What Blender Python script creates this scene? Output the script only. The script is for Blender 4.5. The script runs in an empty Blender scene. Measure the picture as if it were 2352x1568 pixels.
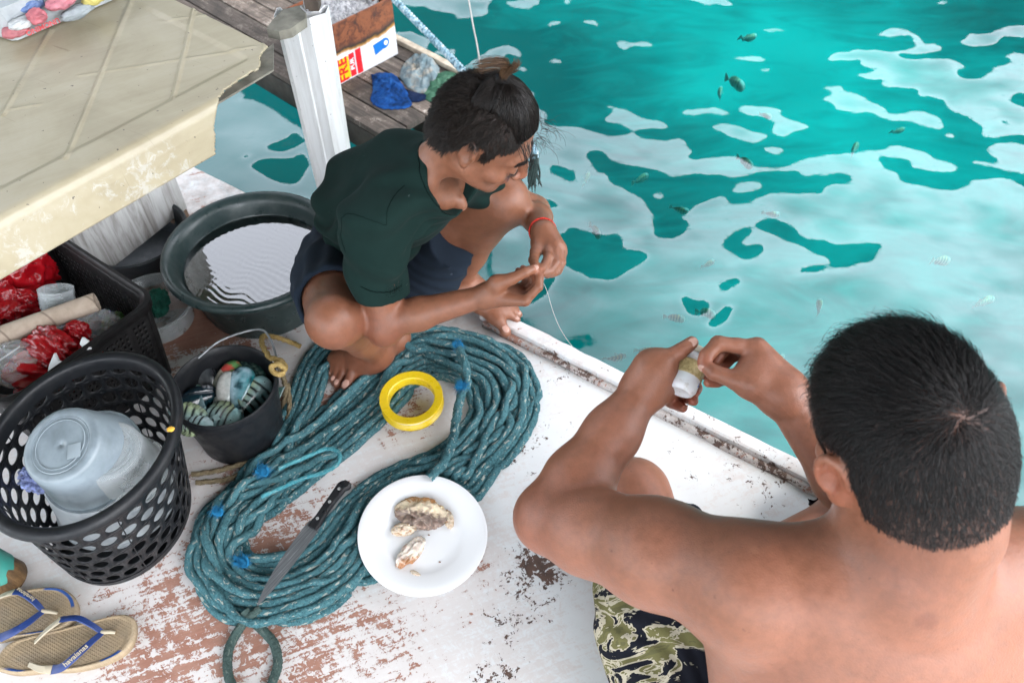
import bpy, bmesh, math, random
import numpy as np
from mathutils import Vector, Matrix
PI = math.pi
R = math.radians
sc = bpy.context.scene
col = sc.collection
# ---------------------------------------------------------------- camera
HC = 1.5            # eye height over the deck
PITCH = R(49)
FV = 1881.6         # focal length in units of a 2352 px wide picture
cd = bpy.data.cameras.new('camera')
cd.sensor_width = 36.0
cd.lens = 28.8
cd.clip_start = 0.02
cd.clip_end = 2000
cd.dof.use_dof = True
cd.dof.focus_distance = 1.42
cd.dof.aperture_fstop = 6.3
cam = bpy.data.objects.new('camera', cd)
col.objects.link(cam)
cam.location = (0, 0, HC)
cam.rotation_euler = (PI / 2 - PITCH, 0, 0)
sc.camera = cam
# ---------------------------------------------------------------- sky, sun, exposure
SUN_EL, SUN_AZ = R(62), R(118)      # azimuth from +Y towards +X
w = bpy.data.worlds.new('World')
sc.world = w
w.use_nodes = True
wn = w.node_tree
bg = wn.nodes['Background']
sky = wn.nodes.new('ShaderNodeTexSky')
sky.sky_type = 'NISHITA'
sky.sun_disc = False
sky.sun_elevation = SUN_EL
sky.sun_rotation = SUN_AZ
sky.air_density = 1.0
sky.dust_density = 3.0
hs = wn.nodes.new('ShaderNodeHueSaturation')
hs.inputs['Saturation'].default_value = 0.28
wn.links.new(sky.outputs[0], hs.inputs['Color'])
tcw = wn.nodes.new('ShaderNodeTexCoord'); sxw = wn.nodes.new('ShaderNodeSeparateXYZ'); mrw = wn.nodes.new('ShaderNodeMapRange')
wn.links.new(tcw.outputs['Generated'], sxw.inputs[0]); wn.links.new(sxw.outputs['Z'], mrw.inputs['Value'])
for k_, v_ in (('From Min', .50), ('From Max', .84), ('To Min', 2.3), ('To Max', .95)): mrw.inputs[k_].default_value = v_      # bright hazy cloud low in the sky
mxw = wn.nodes.new('ShaderNodeVectorMath'); mxw.operation = 'SCALE'
wn.links.new(hs.outputs[0], mxw.inputs[0]); wn.links.new(mrw.outputs[0], mxw.inputs['Scale'])
wn.links.new(mxw.outputs[0], bg.inputs['Color'])
bg.inputs['Strength'].default_value = 0.15
sl = bpy.data.lights.new('sun', 'SUN')
sl.energy = 0.5
sl.angle = R(20)
sl.color = (1.0, 0.96, 0.9)
so = bpy.data.objects.new('sun', sl)
col.objects.link(so)
sd = Vector((math.sin(SUN_AZ) * math.cos(SUN_EL), math.cos(SUN_AZ) * math.cos(SUN_EL), math.sin(SUN_EL)))
so.rotation_euler = sd.to_track_quat('Z', 'Y').to_euler()
so.location = (3, 3, 5)
sc.view_settings.view_transform = 'Standard'
sc.view_settings.look = 'None'
sc.view_settings.gamma = 1.0
sc.view_settings.exposure = 2.08
sc.render.engine = 'CYCLES'
sc.cycles.use_denoising = True
sc.cycles.max_bounces = 8
sc.cycles.transparent_max_bounces = 24
sc.cycles.caustics_reflective = False
sc.cycles.caustics_refractive = False
sc.cycles.sample_clamp_indirect = 6.0

# ---------------------------------------------------------------- helpers: picture ray -> place
FW = np.array([0, math.cos(PITCH), -math.sin(PITCH)])
UP = np.array([0, math.sin(PITCH), math.cos(PITCH)])
RT = np.array([1.0, 0, 0])
def ray(x, y):
    return FW + RT * (x - 1176) / FV - UP * (y - 784) / FV
def at(x, y, z=0.0):
    d = ray(x, y)
    return np.array([0, 0, HC]) + d * ((z - HC) / d[2])
def dep(x, y, k):
    return np.array([0, 0, HC]) + ray(x, y) * k
def pix(P):
    q = np.asarray(P, float) - np.array([0, 0, HC])
    k = q @ FW
    return 1176 + FV * (q @ RT) / k, 784 - FV * (q @ UP) / k, k
def unit(v):
    v = np.asarray(v, float)
    return v / max(np.linalg.norm(v), 1e-9)

# ---------------------------------------------------------------- helpers: objects
def tag(o, label=None, cat=None, group=None, kind=None):
    if label: o['label'] = label
    if cat: o['category'] = cat
    if group: o['group'] = group
    if kind: o['kind'] = kind
    return o
def thing(name, label, cat, loc, group=None):
    o = bpy.data.objects.new(name, None)
    col.objects.link(o)
    o.location = [float(c) for c in loc]
    o.empty_display_size = 0.05
    return tag(o, label, cat, group)
def mesh_np(name, V, Fq, smooth=True, normals=None):
    """mesh from a vertex array and a list of faces (all of one size when an array)"""
    me = bpy.data.meshes.new(name)
    V = np.asarray(V, np.float32)
    if isinstance(Fq, np.ndarray):
        n, k = Fq.shape
        me.vertices.add(len(V)); me.vertices.foreach_set('co', V.ravel())
        me.loops.add(n * k); me.loops.foreach_set('vertex_index', Fq.astype(np.int32).ravel())
        me.polygons.add(n)
        me.polygons.foreach_set('loop_start', np.arange(0, n * k, k, dtype=np.int32))
        me.polygons.foreach_set('loop_total', np.full(n, k, np.int32))
        me.update(calc_edges=True)
        me.validate()
    else:
        me.from_pydata([tuple(map(float, v)) for v in V], [], [tuple(int(i) for i in f) for f in Fq])
        me.update()
    if smooth:
        me.polygons.foreach_set('use_smooth', np.ones(len(me.polygons), bool))
    return me
def link(name, me, m, parent=None, label=None):
    o = bpy.data.objects.new(name, me)
    col.objects.link(o)
    if m is not None:
        for mm in (m if isinstance(m, (list, tuple)) else [m]):
            me.materials.append(mm)
    if parent is not None:
        o.parent = parent
        p = Vector((0, 0, 0)); q = parent
        while q is not None:
            p = p + Vector(q.location); q = q.parent
        o.location = -p
    if label: o['label'] = label
    return o
class MB:
    """collects shapes into ONE mesh (world coordinates)"""
    def __init__(s):
        s.v = []; s.f = []; s.uv = {}; s.mi = []
    def add(s, V, F, mi=0):
        b = len(s.v)
        s.v.extend([tuple(map(float, p)) for p in V])
        for f in F:
            s.f.append(tuple(int(i) + b for i in f)); s.mi.append(mi)
        return s
    def lathe(s, prof, c=(0, 0, 0), seg=48, M=None, mi=0, sx=1.0, sy=1.0):
        V = []
        for r, z in prof:
            for i in range(seg):
                a = 2 * PI * i / seg
                V.append((r * math.cos(a) * sx, r * math.sin(a) * sy, z))
        F = []
        for j in range(len(prof) - 1):
            for i in range(seg):
                F.append((j * seg + i, j * seg + (i + 1) % seg, (j + 1) * seg + (i + 1) % seg, (j + 1) * seg + i))
        V = np.array(V)
        if M is not None: V = V @ np.asarray(M).T
        return s.add(V + np.asarray(c), F, mi)
    def tube(s, P, r, seg=10, closed=False, mi=0, cap=True):
        P = np.asarray(P, float); n = len(P)
        r = np.full(n, r) if np.isscalar(r) else np.asarray(r)
        if closed: T = np.roll(P, -1, 0) - np.roll(P, 1, 0)
        else: T = np.gradient(P, axis=0)
        T /= np.maximum(np.linalg.norm(T, axis=1, keepdims=True), 1e-9)
        N = np.cross(T[0], [0, 0, 1.0])
        if np.linalg.norm(N) < .05: N = np.cross(T[0], [1.0, 0, 0])
        N = unit(N); V = []
        for i in range(n):
            N = unit(N - T[i] * (N @ T[i])); B = np.cross(T[i], N)
            for j in range(seg):
                a = 2 * PI * j / seg
                V.append(P[i] + (N * math.cos(a) + B * math.sin(a)) * r[i])
        F = []
        for i in range(n if closed else n - 1):
            k = (i + 1) % n
            for j in range(seg):
                F.append((i * seg + j, i * seg + (j + 1) % seg, k * seg + (j + 1) % seg, k * seg + j))
        if cap and not closed:
            F.append(tuple(range(seg))[::-1]); F.append(tuple((n - 1) * seg + j for j in range(seg)))
        return s.add(V, F, mi)
    def hull(s, O, d, mi=0):
        """prism: a loop of points O pushed by vector d"""
        O = np.asarray(O, float); n = len(O); d = np.asarray(d, float)
        F = [tuple(range(n))[::-1], tuple(range(n, 2 * n))]
        for i in range(n): F.append((i, (i + 1) % n, n + (i + 1) % n, n + i))
        return s.add(np.vstack([O, O + d]), F, mi)
    def box(s, c, size, ax=None, bev=0.0, mi=0):
        ax = np.eye(3) if ax is None else np.asarray(ax, float)      # rows: the box's axes
        bm = bmesh.new(); bmesh.ops.create_cube(bm, size=1.0)
        for v in bm.verts: v.co = Vector((v.co.x * size[0], v.co.y * size[1], v.co.z * size[2]))
        if bev > 0:
            bmesh.ops.bevel(bm, geom=list(bm.edges), offset=bev, segments=2, profile=.6, affect='EDGES')
        bm.verts.ensure_lookup_table()
        V = np.array([v.co[:] for v in bm.verts]) @ ax + np.asarray(c)
        F = [[v.index for v in f.verts] for f in bm.faces]
        bm.free()
        return s.add(V, F, mi)
    def build(s, name, m, parent=None, smooth=True, label=None, sharp=35, bev=None):
        me = mesh_np(name, np.array(s.v), s.f, smooth)
        if any(s.mi): me.polygons.foreach_set('material_index', np.array(s.mi, np.int32))
        bm = bmesh.new(); bm.from_mesh(me)
        bmesh.ops.recalc_face_normals(bm, faces=bm.faces)
        bm.to_mesh(me); bm.free()
        if smooth: me.set_sharp_from_angle(angle=R(sharp))
        o = link(name, me, m, parent, label)
        if bev:
            md = o.modifiers.new('edge', 'BEVEL'); md.width = bev; md.segments = 2; md.limit_method = 'ANGLE'
        return o
def spline(P, n=200, closed=False):
    """Catmull-Rom through P, resampled evenly"""
    P = np.asarray(P, float)
    if closed: Q = np.vstack([P[-1], P, P[0], P[1]])
    else: Q = np.vstack([2 * P[0] - P[1], P, 2 * P[-1] - P[-2]])
    out = []
    for i in range(1, len(Q) - 2):
        t = np.linspace(0, 1, 24, endpoint=False)[:, None]
        a, b, c, d = Q[i - 1], Q[i], Q[i + 1], Q[i + 2]
        out.append(.5 * (2 * b + (c - a) * t + (2 * a - 5 * b + 4 * c - d) * t ** 2 + (-a + 3 * b - 3 * c + d) * t ** 3))
    out.append(Q[-2][None]); S = np.vstack(out)
    L = np.r_[0, np.cumsum(np.linalg.norm(np.diff(S, axis=0), axis=1))]
    u = np.linspace(0, L[-1], n)
    return np.stack([np.interp(u, L, S[:, k]) for k in range(S.shape[1])], 1)
def frame(z, x):
    """rows: x, y, z of an orthonormal frame with the given z and approximate x"""
    z = unit(z); x = unit(np.asarray(x, float) - z * (np.asarray(x, float) @ z))
    return np.stack([x, np.cross(z, x), z])

# ---------------------------------------------------------------- helpers: smooth value noise in numpy
_rng = np.random.default_rng(7)
_LAT = _rng.random((64, 64, 64)).astype(np.float32) * 2 - 1
def noise3(x, y, z):
    x, y, z = np.broadcast_arrays(np.asarray(x, np.float32), np.asarray(y, np.float32), np.asarray(z, np.float32))
    xi = np.floor(x).astype(np.int32); yi = np.floor(y).astype(np.int32); zi = np.floor(z).astype(np.int32)
    fx = x - xi; fy = y - yi; fz = z - zi
    fx = fx * fx * (3 - 2 * fx); fy = fy * fy * (3 - 2 * fy); fz = fz * fz * (3 - 2 * fz)
    g = lambda a, b, c: _LAT[(xi + a) & 63, (yi + b) & 63, (zi + c) & 63]
    l = lambda a, b, t: a + (b - a) * t
    return l(l(l(g(0,0,0), g(1,0,0), fx), l(g(0,1,0), g(1,1,0), fx), fy),
             l(l(g(0,0,1), g(1,0,1), fx), l(g(0,1,1), g(1,1,1), fx), fy), fz)
def fbm(x, y, z, o=3):
    s = 0; a = 1.0
    for i in range(o):
        s = s + a * noise3(x * 2 ** i + 7 * i, y * 2 ** i + 3 * i, z * 2 ** i + 11 * i); a *= .5
    return s

# ---------------------------------------------------------------- helpers: materials
def nd(nt, kind, ins=None, **at_):
    n = nt.nodes.new(kind)
    for k, v in at_.items(): setattr(n, k, v)
    for k, v in (ins or {}).items():
        s = n.inputs[k]
        if isinstance(v, bpy.types.NodeSocket): nt.links.new(v, s)
        elif isinstance(v, bpy.types.Node): nt.links.new(v.outputs[0], s)
        else:
            if s.type == 'RGBA' and len(v) == 3: v = (*v, 1)
            s.default_value = v
    return n
def new_mat(name):
    m = bpy.data.materials.new(name); m.use_nodes = True
    nt = m.node_tree
    return m, nt, nt.nodes['Principled BSDF']
def setp(nt, b, **kw):
    names = dict(col='Base Color', rough='Roughness', metal='Metallic', spec='Specular IOR Level', sss='Subsurface Weight',
                 trans='Transmission Weight', alpha='Alpha', normal='Normal', coat='Coat Weight', ior='IOR', sheen='Sheen Weight')
    for k, v in kw.items():
        s = b.inputs[names.get(k, k)]
        if isinstance(v, bpy.types.NodeSocket): nt.links.new(v, s)
        elif isinstance(v, bpy.types.Node): nt.links.new(v.outputs[0], s)
        else:
            if s.type == 'RGBA' and len(v) == 3: v = (*v, 1)
            s.default_value = v
def ramp(nt, fac, stops, interp='LINEAR'):
    n = nt.nodes.new('ShaderNodeValToRGB')
    nt.links.new(fac if isinstance(fac, bpy.types.NodeSocket) else fac.outputs[0], n.inputs[0])
    e = n.color_ramp.elements; n.color_ramp.interpolation = interp
    while len(e) < len(stops): e.new(.5)
    for i, (p, c) in enumerate(stops):
        e[i].position = p
        e[i].color = (c, c, c, 1) if not hasattr(c, '__len__') else (*c[:3], 1)
    return n
def mixc(nt, fac, a, b, blend='MIX'):
    n = nt.nodes.new('ShaderNodeMix'); n.data_type = 'RGBA'; n.blend_type = blend
    for s, v in ((n.inputs[0], fac), (n.inputs[6], a), (n.inputs[7], b)):
        if isinstance(v, bpy.types.Node): v = v.outputs[2] if v.bl_idname == 'ShaderNodeMix' else v.outputs[0]
        if isinstance(v, bpy.types.NodeSocket): nt.links.new(v, s)
        else: s.default_value = ((*v[:3], 1) if hasattr(v, '__len__') else v if s.type == 'VALUE' else (v, v, v, 1))
    return n.outputs[2]
def math_(nt, op, a, b=0.0, clamp=False):
    n = nt.nodes.new('ShaderNodeMath'); n.operation = op; n.use_clamp = clamp
    for i, v in enumerate((a, b)):
        if isinstance(v, bpy.types.Node): v = v.outputs[0]
        if isinstance(v, bpy.types.NodeSocket): nt.links.new(v, n.inputs[i])
        else: n.inputs[i].default_value = v
    return n.outputs[0]
def coords(nt, scale=(1, 1, 1), rot=(0, 0, 0), src='Object'):
    t = nt.nodes.new('ShaderNodeTexCoord')
    mp = nd(nt, 'ShaderNodeMapping', {'Vector': t.outputs[src], 'Scale': scale, 'Rotation': rot})
    return mp.outputs[0]
def noise(nt, vec, scale, detail=4, rough=.55, dist=0.0):
    return nd(nt, 'ShaderNodeTexNoise', {'Vector': vec, 'Scale': scale, 'Detail': detail, 'Roughness': rough, 'Distortion': dist}).outputs[0]
def bump(nt, h, strength=.3, dist=.005):
    return nd(nt, 'ShaderNodeBump', {'Height': h, 'Strength': strength, 'Distance': dist}).outputs[0]
def simple(name, c, rough=.5, var=.12, scale=30.0, bmp=.0, bscale=200., metal=0., spec=.4, **kw):
    """one-colour material with mottling, and a little bump"""
    m, nt, b = new_mat(name)
    v = coords(nt)
    n = noise(nt, v, scale, 5)
    lo = tuple(x * (1 - var) for x in c); hi = tuple(min(1, x * (1 + var)) for x in c)
    setp(nt, b, col=ramp(nt, n, [(.3, lo), (.7, hi)]).outputs[0], metal=metal, spec=spec)
    setp(nt, b, rough=ramp(nt, noise(nt, v, scale * 1.7, 3), [(.3, max(rough - .08, 0.02)), (.7, min(rough + .1, 1))]).outputs[0])
    if bmp: setp(nt, b, normal=bump(nt, noise(nt, v, bscale, 3), bmp, .002))
    setp(nt, b, **kw)
    return m
def plastic(name, c, rough=.35, dirt=(.3, .27, .22), amount=.35, scale=14., **kw):
    """moulded plastic, scuffed and a bit dirty"""
    m, nt, b = new_mat(name)
    v = coords(nt)
    n = math_(nt, 'MULTIPLY', noise(nt, v, scale, 6, .65), noise(nt, v, scale * 5, 4, .7))
    d = ramp(nt, n, [(.22, 0.0), (.5, amount)])
    setp(nt, b, col=mixc(nt, d.outputs[0], c, dirt),
         rough=ramp(nt, noise(nt, v, scale * 3, 4), [(.3, max(rough - .1, .05)), (.7, rough + .18)]).outputs[0],
         normal=bump(nt, noise(nt, v, 260, 3), .12, .001))
    setp(nt, b, **kw)
    return m
def clear_plastic(name, tint=(.9, .93, .95), op=.3, rough=.15, body=(.75, .78, .8)):
    """thin see-through plastic: part clear, part milky, with gloss"""
    m, nt, b = new_mat(name)
    out = nt.nodes['Material Output']
    v = coords(nt)
    setp(nt, b, col=body, rough=rough)
    tr = nd(nt, 'ShaderNodeBsdfTransparent', {'Color': tint})
    lw = nd(nt, 'ShaderNodeLayerWeight', {'Blend': .35})
    f = math_(nt, 'ADD', math_(nt, 'MULTIPLY', lw.outputs['Facing'], .45), math_(nt, 'MULTIPLY', ramp(nt, noise(nt, v, 20, 4), [(.3, .6), (.7, 1.2)]).outputs[0], op), True)
    mx = nd(nt, 'ShaderNodeMixShader', {0: f, 1: tr, 2: b})
    nt.links.new(mx.outputs[0], out.inputs[0])
    return m
def add_text(name, body, size, O, x, y, m, parent, depth=.0004, align='CENTER', bold=0.0, sx=1.0):
    """lettering laid on a plane: origin O, reading direction x, up direction y"""
    cu = bpy.data.curves.new(name, 'FONT')
    cu.body = body; cu.size = size; cu.extrude = depth; cu.offset = bold
    cu.align_x = align; cu.align_y = 'CENTER'
    t = bpy.data.objects.new(name + '_src', cu); col.objects.link(t)
    bpy.context.view_layer.update()
    me = bpy.data.meshes.new_from_object(t.evaluated_get(bpy.context.evaluated_depsgraph_get()))
    bpy.data.objects.remove(t); bpy.data.curves.remove(cu)
    n = len(me.vertices); V = np.zeros(n * 3, np.float32); me.vertices.foreach_get('co', V); V = V.reshape(-1, 3)
    x = unit(x); y = unit(y); z = np.cross(x, y)
    W = np.asarray(O) + V[:, :1] * sx * x + V[:, 1:2] * y + V[:, 2:3] * z
    me.vertices.foreach_set('co', W.astype(np.float32).ravel()); me.update(); me.name = name
    me.materials.clear()
    return link(name, me, m, parent)
# ================================================================ SETTING: unseen ridge, sea bed, water
ZW = -0.36
E0 = R(30)
def hill_el(az):            # skyline of the unseen ridge, added as a dark reflection for the water
    return E0 + R(1.6) * np.sin(az * 3.1 + 1) + R(.9) * np.sin(az * 9.7)
def make_hills():
    n = 220
    az = np.linspace(-1.25, 1.35, n); V = []
    rows = [(58, 0.0), (62, .35), (66, .62), (70, .86), (74, 1.0), (84, .9), (110, 0.0)]
    fade = np.clip(np.minimum(az + 1.25, 1.35 - az) / .18, 0, 1)
    for j, (rad, h) in enumerate(rows):
        top = 74 * np.tan(hill_el(az)) * fade
        z = top * h + (fbm(az * 14, j * .8 + 0 * az, 3 + 0 * az, 3) * 2.2 * (0 < j < 4)) - (1.5 if h == 0 else 0)
        V.append(np.stack([rad * np.sin(az), rad * np.cos(az), z], 1))
    V = np.vstack(V)
    i, j = np.meshgrid(np.arange(n - 1), np.arange(len(rows) - 1))
    a = (j * n + i).ravel()
    F = np.stack([a, a + 1, a + n + 1, a + n], 1)
    m, nt, b = new_mat('dark_ridge_cover')
    v = coords(nt)
    setp(nt, b, rough=.95, spec=.1, col=ramp(nt, noise(nt, v, .35, 8, .7), [(.3, (.006, .012, .008)), (.6, (.016, .03, .016)), (.8, (.04, .045, .035))]).outputs[0])
    tag(link('reflected_hills', mesh_np('reflected_hills', V, F), m), 'unseen dark ridge added for the water to reflect', None, None, 'structure')
make_hills()

def make_seabed():
    m, nt, b = new_mat('pale_sand_under_deep_water')
    v = coords(nt, (1, 1, 1))
    big = noise(nt, v, .35, 3, .5, .6)
    fine = noise(nt, coords(nt, (1, 2.2, 1)), 1.6, 6, .6, 1.2)
    f = math_(nt, 'ADD', math_(nt, 'MULTIPLY', big, .55), math_(nt, 'MULTIPLY', fine, .45))
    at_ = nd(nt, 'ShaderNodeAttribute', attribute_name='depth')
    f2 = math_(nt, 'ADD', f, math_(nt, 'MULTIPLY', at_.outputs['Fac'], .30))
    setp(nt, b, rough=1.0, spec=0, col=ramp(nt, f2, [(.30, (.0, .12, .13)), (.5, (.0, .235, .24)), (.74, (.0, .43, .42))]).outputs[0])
    # rolling bottom, 1.6 to 2 m below the surface near the boat
    n = 121
    g = np.concatenate([np.linspace(-300, -8, 14)[:-1], np.linspace(-8, 8, n), np.linspace(8, 300, 14)[1:]])
    X, Y = np.meshgrid(g, g, indexing='ij'); N = len(g)
    Z = ZW - 1.75 + .12 * fbm(X * .5, Y * .5, 0 * X + 2, 2)
    i, j = np.meshgrid(np.arange(N - 1), np.arange(N - 1), indexing='ij'); a = (i * N + j).ravel()
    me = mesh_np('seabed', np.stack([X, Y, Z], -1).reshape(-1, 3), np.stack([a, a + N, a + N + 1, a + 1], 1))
    # shallow bright sand in places, deeper and darker elsewhere
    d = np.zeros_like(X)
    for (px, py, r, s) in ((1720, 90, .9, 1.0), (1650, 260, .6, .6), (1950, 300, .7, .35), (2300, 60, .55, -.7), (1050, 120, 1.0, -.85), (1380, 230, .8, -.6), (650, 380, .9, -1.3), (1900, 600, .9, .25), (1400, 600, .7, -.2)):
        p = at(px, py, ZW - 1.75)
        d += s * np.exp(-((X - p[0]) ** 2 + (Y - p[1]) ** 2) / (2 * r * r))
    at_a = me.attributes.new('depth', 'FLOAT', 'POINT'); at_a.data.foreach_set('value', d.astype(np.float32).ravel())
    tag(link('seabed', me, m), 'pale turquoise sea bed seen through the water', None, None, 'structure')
make_seabed()

# ---- water: patches of reflected sky and of clear view down, drawn as outlines and put into the normals
def cr(c, P):
    k = {'V': (0, 0, 1), 'A': (1176, 0, .24), 'B': (1176, 282.3, .24), 'C': (1599.4, 376.3, .36), 'D': (470.4, 141.1, .21), 'E': (1552, 0, .3401), 'F': (564.5, 0, .3401)}[c]
    P = np.array(P, float).reshape(-1, 2)
    return P * k[2] + np.array(k[:2])
WATER = []
def wp(s, *parts): WATER.append((s, np.vstack([cr(c, p) for c, p in parts])))
wp(1, ('A', [0,710,70,770,130,840,200,832,240,880,190,930,200,980,250,1020,320,1060,355,1100,345,1150,325,1180,420,1185,640,1215,830,1260,1030,1282,1140,1240,1160,1238,1240,1290,1350,1325,1450,1340,1560,1300,1650,1315,1690,1335,1650,1360,1680,1405,1725,1425,1700,1470,1670,1490,1720,1510,1880,1515,1960,1495]),
   ('E', [400,1045,470,1080,520,1125,720,1128,800,1105,900,1070,1130,1038,1330,1022,1430,1005,1440,985,1500,978,1600,1000,1700,1030,1750,1075,1880,1082,1925,1130,1880,1155,1700,1150,1600,1140,1560,1115,1620,1100,1500,1075,1380,1065,1350,1080,1420,1145,1510,1185,1500,1230,1600,1260,1780,1278,1890,1280,1985,1235,1970,1200,2160,1188,2260,1200,2360,1245]),
   ('V', [2700,460,2700,2400,1000,2400,1000,170]))
wp(1, ('V', [430,120,760,120,760,560,430,560]))
wp(0, ('B', [735,275,850,262,920,300,905,330,1000,380,1130,405,1270,425,1430,465,1480,510,1540,525,1640,510,1740,487,1960,505]),
   ('C', [200,92,300,82,400,58,560,48,640,52,670,75,640,95,720,98,860,82,960,82,985,100,975,135,860,145,790,170,800,202,680,195,560,185,450,200,330,250,260,265,205,245,195,200,130,200,60,225,0,250]),
   ('B', [1740,800,1640,870,1590,925,1690,960,1640,1010,1640,1060,1560,1100,1480,1128,1400,1120,1370,1080,1360,1000,1330,940,1365,885,1290,810,1240,740,1190,680,1120,660,1060,625,930,545,940,510,890,478,830,475,800,430,730,320]))
for P in ([380,405,430,398,510,440,590,465,600,560,580,577,530,565,430,505,380,475], [225,728,330,728,400,745,410,780,490,840,470,860,400,820,350,825,270,820],
          [400,1062,480,1065,545,1025,600,1030,720,1080,880,1112,980,1075,1030,1075,1055,1110,1045,1180,1020,1200,1120,1225,1240,1225,1270,1270,1298,1310,1250,1350,1130,1400,1000,1490,900,1505,750,1500,640,1440,480,1340,440,1200],
          [1165,1168,1200,1128,1258,1108,1252,1138,1200,1164], [200,1600,330,1500,390,1460,450,1430,435,1500,370,1578,320,1660,190,1740,120,1760], [-60,760,0,740,20,800,-20,880,-60,860]):
    wp(0, ('B', P))
for P in ([175,540,170,500,210,475,260,430,330,398,358,420,350,445,300,470,292,510,350,518,430,520,440,540,400,580,340,598,270,590,255,560],
          [360,395,410,365,470,358,560,385,650,440,710,480,800,488,900,520,1000,520,1190,510,1170,540,1125,570,1145,600,1080,635,960,650,850,655,740,690,640,703,625,690,720,660,840,640,875,630,840,595,740,560,640,505,550,485,520,450,430,425,380,420],
          [190,650,220,626,252,634,226,662], [125,812,160,770,220,730,270,728,292,745,250,780,160,817], [0,860,100,865,100,920,40,960,-30,960,-80,890,-90,830],
          [55,1015,130,960,200,905,258,890,220,960,190,1020,120,1042,60,1035]):
    wp(0, ('C', P))
for P in ([305,432,380,410,460,370,530,350,595,352,580,390,480,415,350,440], [672,985,700,945,800,910,900,860,960,795,1010,780,1110,900,960,985,850,1015,760,1000],
          [520,1165,600,1125,800,1085,940,1098,1000,1075,1080,1015,1160,1170,1060,1250,1020,1340,985,1370,800,1345,660,1265], [430,1068,480,1040,530,1058,470,1096]):
    wp(0, ('D', P))
for P in ([215,185,260,130,340,108,420,122,445,150,400,180,300,190],): wp(1, ('C', P))
for P in ([1330,700,1400,640,1490,700,1440,722,1370,740],): wp(1, ('B', P))
for P in ([865,975,940,985,1000,1030,1100,1055,1210,1110,1340,1125,1480,1155,1525,1185,1480,1210,1300,1225,1180,1225,1150,1238,1110,1195,960,1165,860,1145,850,1135,900,1100,960,1070,960,1045,890,1000],
          [995,435,1005,390,1070,388,1130,405,1270,410,1375,450,1330,472,1220,450,1150,448,1110,500,1060,495], [672,195,690,178,790,180,850,230,845,255,780,245,700,220],
          [338,250,400,190,470,180,465,225,400,255], [352,570,370,548,430,548,488,590,470,612,400,605], [1000,170,1060,155,1125,168,1040,182],
          [630,122,676,120,672,146,634,145], [350,325,410,305,405,325,365,330], [-80,20,0,0,260,-20,250,50,200,90,130,98,40,80,-40,60], [480,-20,600,-20,540,40,520,66,485,60],
          [-100,420,0,430,60,465,125,515,110,540,40,535,0,520,-60,520], [-120,640,0,632,80,622,150,640,140,665,60,690,90,660,60,640,0,648,-60,680,-130,690]):
    wp(1, ('A', P))
for P in ([0,0,300,-30,355,5,400,28,350,45,220,38,60,10], [572,200,650,182,740,185,768,202,690,212,600,212], [350,400,470,382,600,385,620,402,530,425,430,412], [548,455,640,448,678,465,600,480], [1148,42,1170,36,1192,46,1170,57],
          [1340,240,1380,215,1430,195,1500,178,1580,195,1640,240,1675,285,1780,290,1828,325,1780,345,1680,362,1590,358,1500,365,1500,400,1560,412,1700,395,1850,405,1968,450,1910,480,1880,520,1950,548,2040,535,2150,490,2145,455,2270,420,2195,380,2300,345,2400,350,2400,640,2280,630,2250,690,2400,725,2400,910,2230,920,2150,940,2060,910,2085,860,1980,790,1860,750,1800,680,1610,655,1650,600,1470,607,1350,580,1430,540,1290,532,1200,505,1260,482,1390,472,1230,440,1270,400,1100,400,1010,385,1080,345,1250,332,1480,345,1600,325,1630,300,1600,270,1590,245,1480,255],
          [1908,275,1980,232,2150,212,2230,175,2400,140,2400,245,2250,235,2200,245,2160,300,2060,312,1940,295],
          [955,680,1060,630,1060,612,1000,605,995,575,1100,572,1155,595,1130,625,1200,632,1290,660,1330,690,1415,720,1410,755,1460,775,1560,768,1640,745,1720,755,1790,790,1810,830,1840,858,1760,875,1690,855,1600,828,1450,822,1365,800,1370,770,1200,765,1070,750,1085,725,1030,690],
          [415,735,450,690,600,700,750,732,690,772,800,810,915,855,830,882,770,890,750,920,690,905,640,880,665,835,590,800,580,780,480,760], [35,720,150,710,230,700,300,715,390,748,360,768,250,755,60,760],
          [230,840,300,820,370,820,450,850,560,885,640,895,600,940,560,955,450,942,370,915,310,870], [575,1002,640,982,775,1008,690,1032,600,1022], [1025,842,1150,826,1158,850,1040,856], [1790,910,1850,884,1915,906,1900,925], [1045,987,1090,972,1135,988,1090,1000],
          [365,1305,440,1240,520,1222,605,1255,595,1290,480,1300], [1970,1085,2030,1065,2150,1090,2190,1085,2120,1030,2080,995,2160,965,2400,962,2400,1180,2200,1140,2080,1105], [1735,-10,1890,-10,1800,26]):
    wp(1, ('E', P))
for P in ([1740,120], ): pass
wp(0, ('E', [2105,745,2150,740,2190,755,2150,770])); wp(0, ('E', [2175,818,2210,805,2275,818,2230,835]))
for P in ([1030,-30,1700,-30,1630,50,1640,95,1560,115,1430,120,1410,90,1280,55,1170,30,1030,28], [1085,97,1140,83,1195,100,1130,117], [960,195,1110,200,1200,230,1270,265,1220,330,1130,310,960,270],
          [1765,183,1860,180,1805,198], [1510,425,1620,330,1730,295,1830,310,1885,370,1850,385,1780,360,1740,320,1750,390,1760,470,1500,520,1380,520], [1255,345,1330,310,1440,303,1395,330,1425,350,1270,368]):
    wp(1, ('F', P))
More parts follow.
